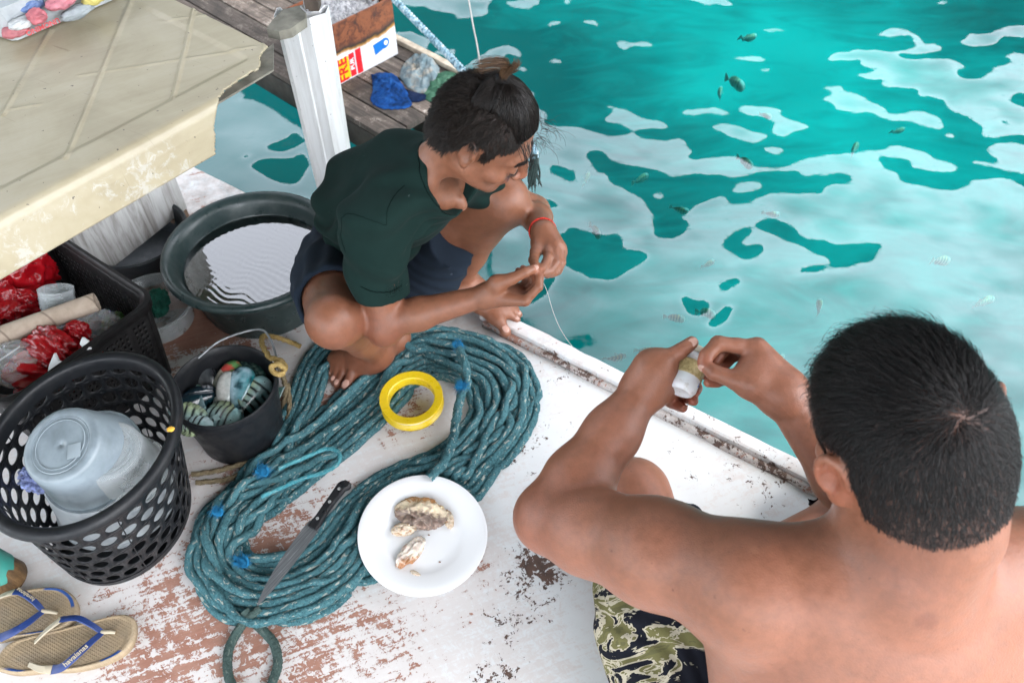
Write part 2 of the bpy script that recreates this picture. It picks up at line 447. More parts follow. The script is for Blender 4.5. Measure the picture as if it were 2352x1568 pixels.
def inside(P, x, y):
    r = np.zeros(x.shape, bool); n = len(P)
    bb = (x > P[:, 0].min()) & (x < P[:, 0].max()) & (y > P[:, 1].min()) & (y < P[:, 1].max())
    xs, ys = x[bb], y[bb]; q = np.zeros(xs.shape, bool)
    for i in range(n):
        (x0, y0), (x1, y1) = P[i], P[(i + 1) % n]
        if y0 == y1: continue
        c = ((y0 > ys) != (y1 > ys)) & (xs < (x1 - x0) * (ys - y0) / (y1 - y0) + x0)
        q ^= c
    r[bb] = q
    return r
def blur(a, k):
    for ax in (0, 1):
        p = np.pad(a, [(k, k) if i == ax else (0, 0) for i in (0, 1)], mode='edge')
        c = np.cumsum(p, axis=ax); z = np.zeros_like(np.take(c, [0], ax))
        c = np.concatenate([z, c], ax); n = a.shape[ax]
        a = (np.take(c, range(2 * k + 1, 2 * k + 1 + n), ax) - np.take(c, range(0, n), ax)) / (2 * k + 1)
    return a
def make_water():
    st = .007
    gx = np.concatenate([-1.75 - np.geomspace(.02, 300, 60)[::-1], np.arange(-1.75, 2.6, st), 2.6 + np.geomspace(.02, 300, 60)])
    gy = np.concatenate([.55 - np.geomspace(.02, 300, 60)[::-1], np.arange(.55, 4.0, st), 4.0 + np.geomspace(.02, 300, 60)])
    X, Y = np.meshgrid(gx, gy, indexing='ij')
    Vw = np.array([0, 0, HC]) - np.stack([X, Y, 0 * X + ZW], -1)
    dist = np.linalg.norm(Vw, axis=-1); Vw = Vw / dist[..., None]
    el = np.arcsin(np.clip(Vw[..., 2], 0, 1)); az = np.arctan2(-Vw[..., 0], -Vw[..., 1])
    px, py, k = pix(np.stack([X, Y, 0 * X + ZW], -1))
    seen = (k > .3) & (px > -250) & (px < 2600) & (py > -200) & (py < 2300)
    jx = px + 5 * noise3(X * 22, Y * 22, 0 * X + 1) + 3 * noise3(X * 60, Y * 60, 0 * X + 4)
    jy = py + 3 * noise3(X * 22, Y * 22, 0 * X + 9) + 2 * noise3(X * 60, Y * 60, 0 * X + 14)
    m = np.zeros(X.shape)
    for s, P in WATER:
        ins = inside(P, jx, jy) & seen
        m[ins] = s
    far = fbm(X * 1.7, Y * 2.6, 0 * X + 5, 2) * .9 + np.clip((3.2 - np.abs(Y)) * .3, -.3, .6)
    m = np.where(seen, m, (far > .1) * 1.0)
    mf = blur(blur(m, 1), 2); mw = blur(blur(m, 7), 7)
    s = np.clip((mf - .5) * 2, -1, 1)
    sw = np.clip((mw - .5) * 2, -1, 1)
    Eh = hill_el(np.clip(az, -1.2, 1.3))
    rip = fbm(X * 4, Y * 6, 0 * X + 2, 3)
    white = np.maximum(el * .8 + R(9), Eh + R(9)) + R(10) * rip + R(7) * fbm(X * 9, Y * 13, 0 * X + 50, 2) - R(8) * (1 - sw)
    white = np.maximum(white, Eh + R(4))
    white = np.minimum(white, R(62)); white = np.where((px < 800) & seen, R(38) + R(5) * rip, white)
    teal = Eh - R(13) + R(4) * rip
    tgt = np.where(s > 0, Eh + (white - Eh) * np.clip(s, 0, 1) ** .7, Eh + (teal - Eh) * np.clip(-s, 0, 1) ** .7)
    az2 = az + R(5) * fbm(X * 3, Y * 4, 0 * X + 30, 2)
    Rf = np.stack([np.sin(az2) * np.cos(tgt), np.cos(az2) * np.cos(tgt), np.sin(tgt)], -1)
    N = Rf + Vw; N /= np.linalg.norm(N, axis=-1, keepdims=True)
    inz = ((X > -1.75) & (X < 2.6) & (Y > .55) & (Y < 4.0))
    hgt = (.010 * fbm(X * 2.2, Y * 3.0, 0 * X + 8, 3) + .006 * (sw - .2)) * inz
    V = np.stack([X, Y, ZW + hgt], -1).reshape(-1, 3)
    n0, n1 = X.shape
    i, j = np.meshgrid(np.arange(n0 - 1), np.arange(n1 - 1), indexing='ij'); a = (i * n1 + j).ravel()
    me = mesh_np('water', V, np.stack([a, a + n1, a + n1 + 1, a + 1], 1))
    me.normals_split_custom_set_from_vertices(N.reshape(-1, 3).astype(np.float32))
    mt, nt, b = new_mat('sea_water')
    nt.nodes.remove(b)
    out = nt.nodes['Material Output']
    v = coords(nt)
    bp = bump(nt, noise(nt, v, 26, 4, .6, .8), .05, .01)
    fr = nd(nt, 'ShaderNodeFresnel', {'IOR': 1.75, 'Normal': bp})
    gl = nd(nt, 'ShaderNodeBsdfGlossy', {'Color': (1, 1, 1), 'Roughness': .015, 'Normal': bp})
    tr = nd(nt, 'ShaderNodeBsdfTransparent', {'Color': (.62, .97, .97)})
    mx = nd(nt, 'ShaderNodeMixShader', {0: fr, 1: tr, 2: gl})
    nt.links.new(mx.outputs[0], out.inputs[0])
    tag(link('water', me, mt), 'turquoise sea with white sky reflections', None, None, 'structure')
make_water()

# ================================================================ BOAT: deck, edge rail, hull side, added shade roof
EA, EB = at(1176, 730, .03), at(1832, 1056, .03)
UX = unit((EB - EA) * [1, 1, 0])                 # along the deck's edge
VX = np.array([-UX[1], UX[0], 0])                # out over the water
if VX[1] < 0: VX = -VX
EA[2] = 0
def dk(u, v, z=0.0): return EA + UX * u + VX * v + np.array([0, 0, z])   # deck coordinates; v < 0 on the deck

def deck_mat():
    m, nt, b = new_mat('peeling_white_paint')
    ang = math.atan2(UX[1], UX[0])
    v = coords(nt)
    vd = coords(nt, (1, 1, 1), (0, 0, -ang - R(55)))
    st = nd(nt, 'ShaderNodeMapping', {'Vector': vd, 'Scale': (9, 95, 1)})       # brush strokes
    st2 = nd(nt, 'ShaderNodeMapping', {'Vector': coords(nt, (1, 1, 1), (0, 0, -ang + R(12))), 'Scale': (14, 60, 1)})
    aw = nd(nt, 'ShaderNodeAttribute', attribute_name='wear').outputs['Fac']
    ac = nd(nt, 'ShaderNodeAttribute', attribute_name='chips').outputs['Fac']
    ag = nd(nt, 'ShaderNodeAttribute', attribute_name='grime').outputs['Fac']
    big = noise(nt, v, 13, 7, .68, 1.4)
    fine = noise(nt, v, 75, 6, .72, 2.0)
    s1 = noise(nt, st, 1.0, 4, .6, .6)
    s2 = noise(nt, st2, 1.0, 4, .6, .4)
    f = math_(nt, 'ADD', math_(nt, 'MULTIPLY', big, .50), math_(nt, 'MULTIPLY', fine, .52))
    f = math_(nt, 'ADD', f, math_(nt, 'MULTIPLY', s1, .42)); f = math_(nt, 'ADD', f, math_(nt, 'MULTIPLY', s2, .26))
    f = math_(nt, 'ADD', math_(nt, 'SUBTRACT', f, .35), aw)                                                # > threshold: bare board
    bare = ramp(nt, f, [(.65, 0.0), (.685, 1.0)])
    c = math_(nt, 'ADD', math_(nt, 'MULTIPLY', noise(nt, v, 30, 8, .72, .8), .7), math_(nt, 'MULTIPLY', noise(nt, v, 140, 3, .7), .3))
    chip = ramp(nt, math_(nt, 'ADD', c, ac), [(.66, 0.0), (.675, 1.0)])
    grain = noise(nt, nd(nt, 'ShaderNodeMapping', {'Vector': vd, 'Scale': (6, 160, 1)}), 1.0, 5, .6)
    board = mixc(nt, grain, (.20, .088, .062), (.40, .20, .142))
    board = mixc(nt, ramp(nt, noise(nt, v, 22, 5, .6), [(.4, 0.0), (.7, .5)]), board, (.44, .27, .21))
    paint = mixc(nt, noise(nt, v, 18, 6, .6), (.60, .61, .615), (.70, .71, .71))
    gr = ramp(nt, math_(nt, 'ADD', noise(nt, v, 24, 7, .7), ag), [(.62, 0.0), (.95, .8)])
    paint = mixc(nt, gr, paint, (.13, .125, .115))
    faint = ramp(nt, math_(nt, 'ADD', f, .16), [(.58, 0.0), (.70, .38)])
    paint = mixc(nt, faint, paint, (.55, .44, .39))
    cl = mixc(nt, bare, paint, board)
    cl = mixc(nt, chip, cl, mixc(nt, noise(nt, v, 60, 2), (.035, .03, .03), (.16, .09, .065)))
    bh = math_(nt, 'SUBTRACT', 1.0, math_(nt, 'MAXIMUM', bare.outputs[0], chip.outputs[0]))
    bh = math_(nt, 'ADD', bh, math_(nt, 'MULTIPLY', s1, .35))
    setp(nt, b, col=cl, rough=mixc(nt, bare, .5, .8), normal=bump(nt, bh, .5, .0012), spec=.35)
    return m
M_DECK = deck_mat()
def wear_attr(me, base=(.015, -.020, -.2)):
    n = len(me.vertices); V = np.zeros(n * 3, np.float32); me.vertices.foreach_get('co', V); V = V.reshape(-1, 3)
    wear = np.full(n, base[0]); chips = np.full(n, base[1]); grime = np.full(n, base[2])
    for (px, py, r, s) in ((420, 1480, .15, .135), (560, 1400, .10, .07), (980, 1490, .10, .10), (1120, 1330, .05, .12), (1090, 1240, .04, .14), (830, 1420, .06, .10), (1250, 1500, .08, .06), (330, 1330, .12, .04), (240, 1540, .12, .05), (620, 1250, .08, .16), (720, 1500, .12, .10), (560, 1060, .08, .2), (430, 720, .12, .30), (760, 900, .10, .16),
                           (520, 690, .12, .2), (950, 930, .05, .22), (960, 1090, .06, .10), (860, 1480, .10, .02), (1010, 1010, .05, .12), (1500, 1450, .3, -.12), (1400, 950, .35, -.10), (1100, 1400, .1, .03), (1050, 1130, .05, .06), (300, 600, .2, .18), (700, 1060, .10, .12)):
        p = at(px, py); wear += .78 * s * np.exp(-((V[:, 0] - p[0]) ** 2 + (V[:, 1] - p[1]) ** 2) / (2 * r * r))
    for (px, py, r, s) in ((1180, 1020, .05, .19), (1240, 1290, .035, .26), (1200, 1260, .09, .05), (1230, 1400, .06, .13), (1130, 1560, .04, .20), (1150, 1440, .06, .09), (760, 880, .05, .13), (700, 860, .04, .12), (1280, 860, .05, .08), (1300, 900, .2, .055), (1700, 1040, .1, .10), (1480, 1020, .2, .045), (1780, 1130, .05, .12), (520, 700, .1, .05), (560, 470, .2, -.05), (420, 1530, .03, .12)):
        p = at(px, py); chips += .72 * s * np.exp(-((V[:, 0] - p[0]) ** 2 + (V[:, 1] - p[1]) ** 2) / (2 * r * r))
    for (px, py, r, s) in ((540, 420, .2, .13), (640, 420, .12, .15), (350, 560, .25, .45), (1050, 700, .06, .3), (900, 650, .15, .35), (1270, 800, .05, .2)):
        p = at(px, py); grime += s * np.exp(-((V[:, 0] - p[0]) ** 2 + (V[:, 1] - p[1]) ** 2) / (2 * r * r))
    for nm, a in (('wear', wear), ('chips', chips), ('grime', grime)):
        me.attributes.new(nm, 'FLOAT', 'POINT').data.foreach_set('value', a.astype(np.float32))
def make_boat():
    t = thing('wooden_boat', 'white painted wooden boat with peeling deck under the two people', 'boat', dk(0, -.5))
    # deck sheet with a folded-down edge
    us = np.arange(-2.4, 1.9, .02); vs = np.concatenate([np.arange(-2.3, -.02, .02), [-.012, -.004, 0.0, .0]])
    U, W = np.meshgrid(us, vs, indexing='ij'); Z = np.zeros_like(U) + .0012 * fbm(U * 6, W * 6, 0 * U, 2)
    Z[:, -1] = -.03; Z[:, -2] -= .003
    P = EA + U[..., None] * UX + W[..., None] * VX; P[..., 2] = Z
    n0, n1 = U.shape; i, j = np.meshgrid(np.arange(n0 - 1), np.arange(n1 - 1), indexing='ij'); a = (i * n1 + j).ravel()
    me = mesh_np('deck', P.reshape(-1, 3), np.stack([a, a + n1, a + n1 + 1, a + 1], 1))
    wear_attr(me)
    link('deck', me, M_DECK, t)
    # edge rail: a low board along the edge, chipped, with gaps under it
    def strip(name, u0, u1, sec, wob, m, base):
        n = int((u1 - u0) / .012); u = np.linspace(u0, u1, n); k = len(sec); Pn = []
        for a_ in range(n):
            for (v_, z_) in sec:
                w_ = wob * noise3(u[a_] * 30, v_ * 90 + 3, z_ * 90)
                Pn.append(dk(u[a_], v_ + w_, z_ + w_ * .6))
        F = []
        for a_ in range(n - 1):
            for q in range(k):
                F.append((a_ * k + q, a_ * k + (q + 1) % k, (a_ + 1) * k + (q + 1) % k, (a_ + 1) * k + q))
        F += [tuple(range(k)), tuple((n - 1) * k + q for q in range(k))[::-1]]
        mb = MB(); mb.add(Pn, F); o = mb.build(name, m, t)
        wear_attr(o.data, base); return o
    strip('edge_rail', -.075, 1.85, [(.004, -.05), (.004, .028), (.001, .031), (-.026, .030), (-.030, .027), (-.031, .012)], .0016, M_DECK, (.06, .0, -.05))
    strip('rail_batten', -.06, 1.80, [(-.0315, .0155), (-.0315, .001), (-.043, .001), (-.0425, .012), (-.040, .0155)], .0022, M_DECK, (.18, .05, .3))
    hm = simple('weathered_hull_paint', (.5, .52, .5), .6, .35, 12)
    mb = MB(); mb.hull([dk(-2.4, .001, -.032), dk(1.9, .001, -.032), dk(1.9, -.06, -.8), dk(-2.4, -.06, -.8)], VX * -.03)
    mb.build('hull_side', hm, t, False)
    mb = MB(); mb.hull([dk(-2.4, -.03, -.012), dk(1.9, -.03, -.012), dk(1.9, -2.29, -.012), dk(-2.4, -2.29, -.012)], (0, 0, -.03))
    mb.build('deck_underside', hm, t, False)
    # unseen roof slab over the deck, added and cut to shape its light
    cm = simple('shade_canopy_cover', (.20, .21, .20), .8, .1, 6)
    mb = MB(); mb.hull([dk(-2.3, -4.0, 2.58), dk(2.25, -4.0, 2.58), dk(2.25, 1.8, 2.58), dk(-1.3, 1.8, 2.58), dk(-1.7, .7, 2.58), dk(-2.3, .7, 2.58)], (0, 0, .04))
    mb.build('shade_canopy', cm, t)
make_boat()
# ================================================================ OBJECT HELPERS
def displace_ball(c, rad, M=None, amp=.25, freq=3.0, seed=0, sub=4, ridge=True, flat=None, fn=None):
    """a crumpled lump: sphere with creased noise; returns vertices, faces"""
    bm = bmesh.new(); bmesh.ops.create_icosphere(bm, subdivisions=sub, radius=1.0)
    V = np.array([v.co[:] for v in bm.verts]); F = [[v.index for v in f.verts] for f in bm.faces]; bm.free()
    q = V * (np.array([.55, 1.5, 1.0]) if ridge == 2 else 1.0) * freq + seed * 7.3
    n = fbm(q[:, 0], q[:, 1], q[:, 2], 3 if max(rad) > .02 else 2)
    if ridge: n = .6 - np.abs(n) * 1.5
    V = V * (1 + amp * n)[:, None] * np.asarray(rad)
    if fn is not None: V = fn(V)
    if M is not None: V = V @ np.asarray(M)
    V = V + np.asarray(c)
    if flat is not None: V[:, 2] = np.maximum(V[:, 2], flat + .001 * (1 + n))
    return V, F
def draped(poly, z0, h, seed=0, rings=22, seg=120, fold=1.0, edge=.002):
    """a dropped cloth whose outline on the surface at z0 is the picture loop poly"""
    P = np.array([at(x, y, z0) for x, y in np.array(poly, float).reshape(-1, 2)])
    B = spline(np.vstack([P, P[:1]]), seg + 1)[:-1]
    c = B.mean(0); V = []; F = []
    for i in range(rings + 1):
        s = i / rings
        q = c + (B - c) * s * (1 + .03 * noise3(np.arange(seg) * .5, seed + 0 * B[:, 0], s * 3 + 0 * B[:, 0]))[:, None]
        k = q * 28
        r = fbm(k[:, 0] + seed, k[:, 1], 0 * k[:, 0] + seed * 3, 4)
        r2 = np.abs(fbm(k[:, 0] * 1.7 + 5, k[:, 1] * .8 + seed, 0 * k[:, 0] + seed, 3))
        q[:, 2] = z0 + edge + h * ((1 - s ** 3) * (.55 + .45 * r * fold) + .35 * (1 - r2) * (1 - s ** 6) * fold)
        q[:, 2] = np.maximum(q[:, 2], z0 + edge)
        V.append(q)
    V = np.vstack(V)
    for i in range(rings):
        for j in range(seg):
            F.append((i * seg + j, i * seg + (j + 1) % seg, (i + 1) * seg + (j + 1) % seg, (i + 1) * seg + j))
    n = len(V); W = V[-seg:].copy(); W[:, 2] = z0 + .0002
    V = np.vstack([V, W])
    for j in range(seg):
        a = rings * seg + j; b_ = rings * seg + (j + 1) % seg
        F.append((a, b_, n + (j + 1) % seg, n + j))
    F.append(tuple(range(n, n + seg))[::-1])
    return V, F
def col_attr(me, C):
    a = me.color_attributes.new('tint', 'FLOAT_COLOR', 'POINT')
    C = np.hstack([np.asarray(C, np.float32), np.ones((len(C), 1), np.float32)])
    a.data.foreach_set('color', C.ravel())
def tint_mat(name, rough=.4, var=.2, scale=60, bmp=.2, bscale=300, **kw):
    """pigment comes with the shape's own markings"""
    m, nt, b = new_mat(name)
    v = coords(nt)
    a = nd(nt, 'ShaderNodeAttribute', attribute_name='tint')
    n = ramp(nt, noise(nt, v, scale, 5, .6), [(.3, 1 - var), (.7, 1 + var * .6)])
    setp(nt, b, col=mixc(nt, 1.0, a.outputs['Color'], n, 'MULTIPLY'), rough=rough, normal=bump(nt, noise(nt, v, bscale, 3), bmp, .001))
    setp(nt, b, **kw)
    return m

# ================================================================ WOODEN PLATFORM and what stands on it
ZP = -0.235
PA, PB = at(803, 269, ZP), at(894, 323, ZP)
PU = unit(PB - PA); PV = np.array([-PU[1], PU[0], 0]); PV = PV if PV[1] > 0 else -PV
pw = float((at(975, 122, ZP) - PA) @ PV)
pr = float((at(1065, 215, ZP) - PA) @ PU)
def pf(u, v, z=0.0): return PA + PU * u + PV * v + np.array([0, 0, z])
def make_platform():
    t = thing('wooden_platform', 'weathered grey brown plank platform over the water behind the table leg', 'platform', pf(-.4, .3, -.1))
    m, nt, b = new_mat('weathered_planks')
    ang = math.atan2(PU[1], PU[0])
    vv = coords(nt, (1, 1, 1), (0, 0, -ang))
    gr = noise(nt, nd(nt, 'ShaderNodeMapping', {'Vector': vv, 'Scale': (4, 90, 30)}), 1.0, 6, .65, .5)
    blot = noise(nt, coords(nt), 9, 6, .7, .8)
    spk = noise(nt, coords(nt), 130, 3, .8)
    c = ramp(nt, gr, [(.25, (.03, .023, .018)), (.5, (.115, .088, .07)), (.75, (.25, .205, .17))])
    c = mixc(nt, ramp(nt, blot, [(.35, .75), (.6, 0.0)]), c, (.03, .026, .022))
    c = mixc(nt, ramp(nt, math_(nt, 'MULTIPLY', blot, spk), [(.30, 0.0), (.42, .8)]), c, (.42, .38, .33))
    rnd = nd(nt, 'ShaderNodeAttribute', attribute_name='plank').outputs['Fac']
    c = mixc(nt, 1.0, c, ramp(nt, rnd, [(0, .6), (1, 1.45)]), 'MULTIPLY')
    setp(nt, b, col=c, rough=.85, normal=bump(nt, gr, .6, .003))
    mb = MB(); nv = int(round(pw / .092)); w = pw / nv; ids = []
    for k in range(nv):
        n0 = len(mb.v)
        jit = (random.random() - .5) * .006
        mb.box(pf(pr / 2 - .8 + jit, (k + .5) * w, -.012 + jit * .3), (pr + 1.6 + (random.random() - .5) * .03, w - .009, .024), np.stack([PU, PV, [0, 0, 1]]), .003)
        ids += [random.random()] * (len(mb.v) - n0)
    o = mb.build('plank_deck', m, t)
    o.data.attributes.new('plank', 'FLOAT', 'POINT').data.foreach_set('value', np.array(ids, np.float32))
    dark = simple('wet_dark_timber', (.035, .03, .024), .75, .5, 14, .5, 60)
    mb = MB()
    for v in (.03, pw * .5, pw - .03):
        mb = MB(); mb.box(pf(pr / 2 - .82, v, -.078), (pr + 1.56, .05, .1), np.stack([PU, PV, [0, 0, 1]]), .004); mb.build('support_beam', dark, t)
    mb = MB(); mb.box(pf(pr / 2 - .8, pw - .015, .012), (pr + 1.6, .03, .022), np.stack([PU, PV, [0, 0, 1]]), .004)
    o = mb.build('edge_batten', simple('bleached_timber', (.42, .36, .28), .85, .35, 30, .4, 90), t)
make_platform()

def make_stove():
    A, B = at(782, 194, ZP + .002), at(914, 124, ZP + .002); zo = np.array([0, 0, ZP])
    L = np.linalg.norm(B - A); U = unit(B - A); N = np.array([-U[1], U[0], 0]); N = N if N[1] > 0 else -N
    h = .235; w = .25
    A = A - U * .05; L += .05
    t = thing('tin_stove', 'rusty cut open oil tin used as a stove, full of grey ash', 'stove', A + U * L / 2 + N * w / 2)
    m, nt, b = new_mat('burnt_printed_tin')
    v = coords(nt)
    z = math_(nt, 'SUBTRACT', nd(nt, 'ShaderNodeSeparateXYZ', {'Vector': v}).outputs['Z'], ZP)
    # scorched above an uneven line, printed white tin below it
    un = nd(nt, 'ShaderNodeSeparateXYZ', {'Vector': nd(nt, 'ShaderNodeMapping', {'Vector': v, 'Rotation': (0, 0, -math.atan2(U[1], U[0]))})}).outputs['X']
    f = math_(nt, 'ADD', z, math_(nt, 'MULTIPLY', math_(nt, 'SUBTRACT', noise(nt, v, 9, 5, .6), .5), .06))
    f = math_(nt, 'SUBTRACT', f, math_(nt, 'MULTIPLY', math_(nt, 'ABSOLUTE', math_(nt, 'SUBTRACT', un, float((A + U * (L - .15)) @ U))), .12))
    rust = ramp(nt, noise(nt, v, 26, 7, .68, .7), [(.28, (.02, .017, .016)), (.42, (.10, .03, .014)), (.56, (.23, .075, .03)), (.7, (.13, .045, .025)), (.8, (.36, .24, .17))])
    c = mixc(nt, ramp(nt, f, [(.098, 0.0), (.106, 1.0)]), (.62, .63, .65), (.42, .20, .03))
    c = mixc(nt, ramp(nt, f, [(.106, 0.0), (.116, 1.0)]), c, (.02, .016, .014))
    c = mixc(nt, ramp(nt, f, [(.118, 0.0), (.14, 1.0)]), c, rust)
    setp(nt, b, col=c, rough=.55, metal=.25, normal=bump(nt, noise(nt, v, 40, 5), .35, .003))
    mb = MB(); th = .003
    mb.hull([A, A + U * L, A + U * L + N * th, A + N * th], (0, 0, h))
    mb.hull([A + N * (w - th), A + U * L + N * (w - th), A + U * L + N * w, A + N * w], (0, 0, h * .95))
    mb.hull([A + U * (L - th) + N * th, A + U * L + N * th, A + U * L + N * (w - th), A + U * (L - th) + N * (w - th)], (0, 0, h))
    mb.hull([A + N * th, A + U * th + N * th, A + U * th + N * (w - th), A + N * (w - th)], (0, 0, h))
    mb.hull([A + U * th + N * th, A + U * (L - th) + N * th, A + U * (L - th) + N * (w - th), A + U * th + N * (w - th)], (0, 0, .004))
    mb.tube([A + np.array([0, 0, h]), A + U * L + np.array([0, 0, h]), A + U * L + N * w + np.array([0, 0, h])], .003, 8)
    mb.build('tin_body', m, t, True, None, 30)
    # printed panels on the side facing the boat: yellow block, red bands, blue tag
    def panel(name, u0, u1, z0, z1, c, d=.0006):
        mb = MB(); o = -N * d
        mb.hull([A + U * u0 + o + [0, 0, z0], A + U * u1 + o + [0, 0, z0], A + U * u1 + o + [0, 0, z1], A + U * u0 + o + [0, 0, z1]], -N * .0004)
        return mb.build(name, simple(name + '_print', c, .4, .15, 25), t, False)
    uL = float((at(782, 194, ZP + .002) - A) @ U)
    panel('yellow_panel', .004, uL + .056, .008, .096, (.80, .42, .006))
    panel('red_band', uL + .058, uL + .084, .006, .100, (.55, .012, .02))
    panel('red_band', uL + .091, uL + .118, .004, .104, (.55, .012, .02))
    red = simple('red_ink', (.5, .015, .015), .4); wh = simple('white_ink', (.75, .75, .75), .4)
    fa = A - N * .0012
    add_text('lettering', 'FRE', .062, fa + U * (uL + .026) + [0, 0, .05], (0, 0, 1), -U, red, t, .0004, 'CENTER', .0016)
    add_text('lettering', 'PUR', .026, fa + U * (uL + .071) + [0, 0, .056], (0, 0, 1), -U, wh, t, .0004, 'CENTER', .0006)
    mb = MB(); bl = []
    c0 = A + U * (L - .062) - N * .0008 + np.array([0, 0, .072])
    for a in np.linspace(-PI * .62, PI * .62, 16): bl.append(c0 + U * .024 * math.cos(a) + np.array([0, 0, .021 * math.sin(a)]))
    bl += [c0 - U * .058 + np.array([0, 0, .014]), c0 - U * .052 - np.array([0, 0, .03])]
    mb.hull(bl, -N * .0005); mb.build('blue_tag_print', simple('blue_ink', (.006, .12, .42), .4), t, False)
    mb = MB(); mb.hull([c0 + U * (.006 + .0095 * math.cos(a)) - N * .0006 + np.array([0, 0, .0095 * math.sin(a)]) for a in np.linspace(0, 2 * PI, 16, endpoint=False)], -N * .0004)
    mb.build('tag_hole_print', wh, t, False)
    # ash
    n0, n1 = 90, 60; uu, ww = np.meshgrid(np.linspace(.006, L - .006, n0), np.linspace(.006, w - .006, n1), indexing='ij')
    P = A + uu[..., None] * U + ww[..., None] * N
    hz = .185 + .012 * fbm(uu * 14, ww * 14, 0 * uu, 3) + .016 * np.abs(fbm(uu * 60, ww * 60, 0 * uu + 4, 3))
    P[..., 2] = hz + ZP
    i, j = np.meshgrid(np.arange(n0 - 1), np.arange(n1 - 1), indexing='ij'); a = (i * n1 + j).ravel()
    am, nt, b = new_mat('wood_ash'); v = coords(nt)
    setp(nt, b, rough=1, col=ramp(nt, noise(nt, v, 70, 5, .75), [(.3, (.03, .03, .03)), (.45, (.3, .3, .31)), (.65, (.52, .52, .53))]).outputs[0])
    o = link('ash', mesh_np('ash', P.reshape(-1, 3), np.stack([a, a + n1, a + n1 + 1, a + 1], 1)), am)
    tag(o, 'pale grey wood ash heaped inside the rusty tin stove', 'ash', None, 'stuff')
make_stove()
def make_rag(name, label, poly, h, seed, cols, fold=1.0):
    mb = MB(); mb.add(*draped(poly, ZP + .002, h, seed, fold=fold))
    m, nt, b = new_mat(name + '_cotton'); v = coords(nt)
    setp(nt, b, rough=.95, spec=.1, col=ramp(nt, noise(nt, v, 18, 7, .7, .5), [(.35, cols[0]), (.5, cols[1]), (.68, cols[2])]).outputs[0], normal=bump(nt, noise(nt, v, 320, 3), .4, .002))
    o = mb.build(name, m, None, True, None, 80); tag(o, label, 'cloth')
make_rag('rag', 'crumpled bright blue rag lying on the grey planks', [852,172,880,168,905,172,925,195,945,228,938,248,905,252,870,248,852,232,856,205], .017, 3, [(.004, .018, .06), (.008, .05, .19), (.02, .09, .27)])
make_rag('rag', 'pale blue and tan stiff rag on planks beside the blue rag', [925,150,950,128,975,125,1000,140,1010,165,1005,190,985,212,960,214,935,200,918,175], .024, 8, [(.10, .15, .17), (.17, .22, .235), (.34, .28, .21)], 1.3)
make_rag('rag', 'dark green padded rag on planks nearest the crouching boy', [1000,170,1035,165,1062,180,1075,210,1040,236,1005,240,975,225,985,195], .026, 5, [(.02, .06, .035), (.045, .12, .075), (.09, .18, .12)], .6)
make_rag('rag', 'flat navy scrap of cloth poking out under the blue and tan rags', [930,205,960,215,985,222,965,234,940,232], .010, 12, [(.004, .009, .03), (.008, .018, .05), (.02, .03, .07)], .5)

# mooring rope from the platform down to the water, with a frayed end
def make_mooring():
    P = spline([dep(905, -2, 3.02), dep(1000, 96, 2.86), dep(1068, 168, 2.7), dep(1150, 258, 2.52), dep(1218, 335, 2.36), dep(1228, 368, 2.35)], 420)
    s = np.linspace(0, 1, len(P))
    mb = MB(); L = np.sum(np.linalg.norm(np.diff(P, axis=0), axis=1))
    T = np.gradient(P, axis=0); T /= np.linalg.norm(T, axis=1, keepdims=True)
    Nn = np.cross(T, [0, 0, 1.0]); Nn /= np.linalg.norm(Nn, axis=1, keepdims=True); Bn = np.cross(T, Nn)
    for k in range(3):
        ph = 2 * PI * k / 3 + s * L * 2 * PI / .055
        Q = P + (Nn * np.cos(ph)[:, None] + Bn * np.sin(ph)[:, None]) * .0062
        mb.tube(Q, .0072, 8)
    m, nt, b = new_mat('blue_white_rope_fibre'); v = coords(nt)
    end = nd(nt, 'ShaderNodeSeparateXYZ', {'Vector': v}).outputs['Z']
    c = ramp(nt, noise(nt, v, 60, 4, .7), [(.38, (.05, .09, .11)), (.5, (.20, .36, .44)), (.62, (.52, .56, .58))])
    c = mixc(nt, ramp(nt, end, [(.0, 1.0), (.02, 1.0)]), c, c)
    wet = nd(nt, 'ShaderNodeMapRange', {'Value': end, 'From Min': -.22, 'From Max': -.10, 'To Min': 1.0, 'To Max': 0.0}).outputs[0]
    c = mixc(nt, wet, c, (.02, .045, .04))
    setp(nt, b, col=c, rough=.9, normal=bump(nt, noise(nt, v, 260, 3), .5, .002))
    o = mb.build('mooring_rope', m); tag(o, 'blue and white twisted mooring rope slanting down behind the boy\'s head', 'rope')
    mb = MB(); e = P[-1]; rnd = random.Random(4)
    for k in range(26):
        d = np.array([rnd.uniform(-.018, .026), rnd.uniform(-.03, .01), -.075 - rnd.uniform(0, .022)])
        mb.tube(spline([e + np.array([rnd.uniform(-.006, .006), 0, .02]), e + d * .5 + np.array([rnd.uniform(-.01, .01), 0, 0]), e + d], 10), [.0035] * 6 + [.003, .003, .002, .001], 5)
    mb.lathe([(.001, -.012), (.012, -.008), (.013, .0), (.011, .008), (.001, .011)], e, 12)
    mb.build('frayed_end', simple('wet_rope_end', (.015, .03, .028), .8, .4, 80), o)
make_mooring()
def make_cord():
    P = spline([dep(1070, -40, 3.1), dep(1085, 50, 3.0), dep(1096, 105, 2.95), dep(1106, 172, 2.9), dep(1112, 200, 2.9)], 60)
    mb = MB(); mb.tube(P, .0028, 6)
    tag(mb.build('thin_cord', simple('grey_cord_fibre', (.36, .36, .34), .8)), 'thin pale grey cord hanging above the water beside the mooring rope', 'cord')
make_cord()

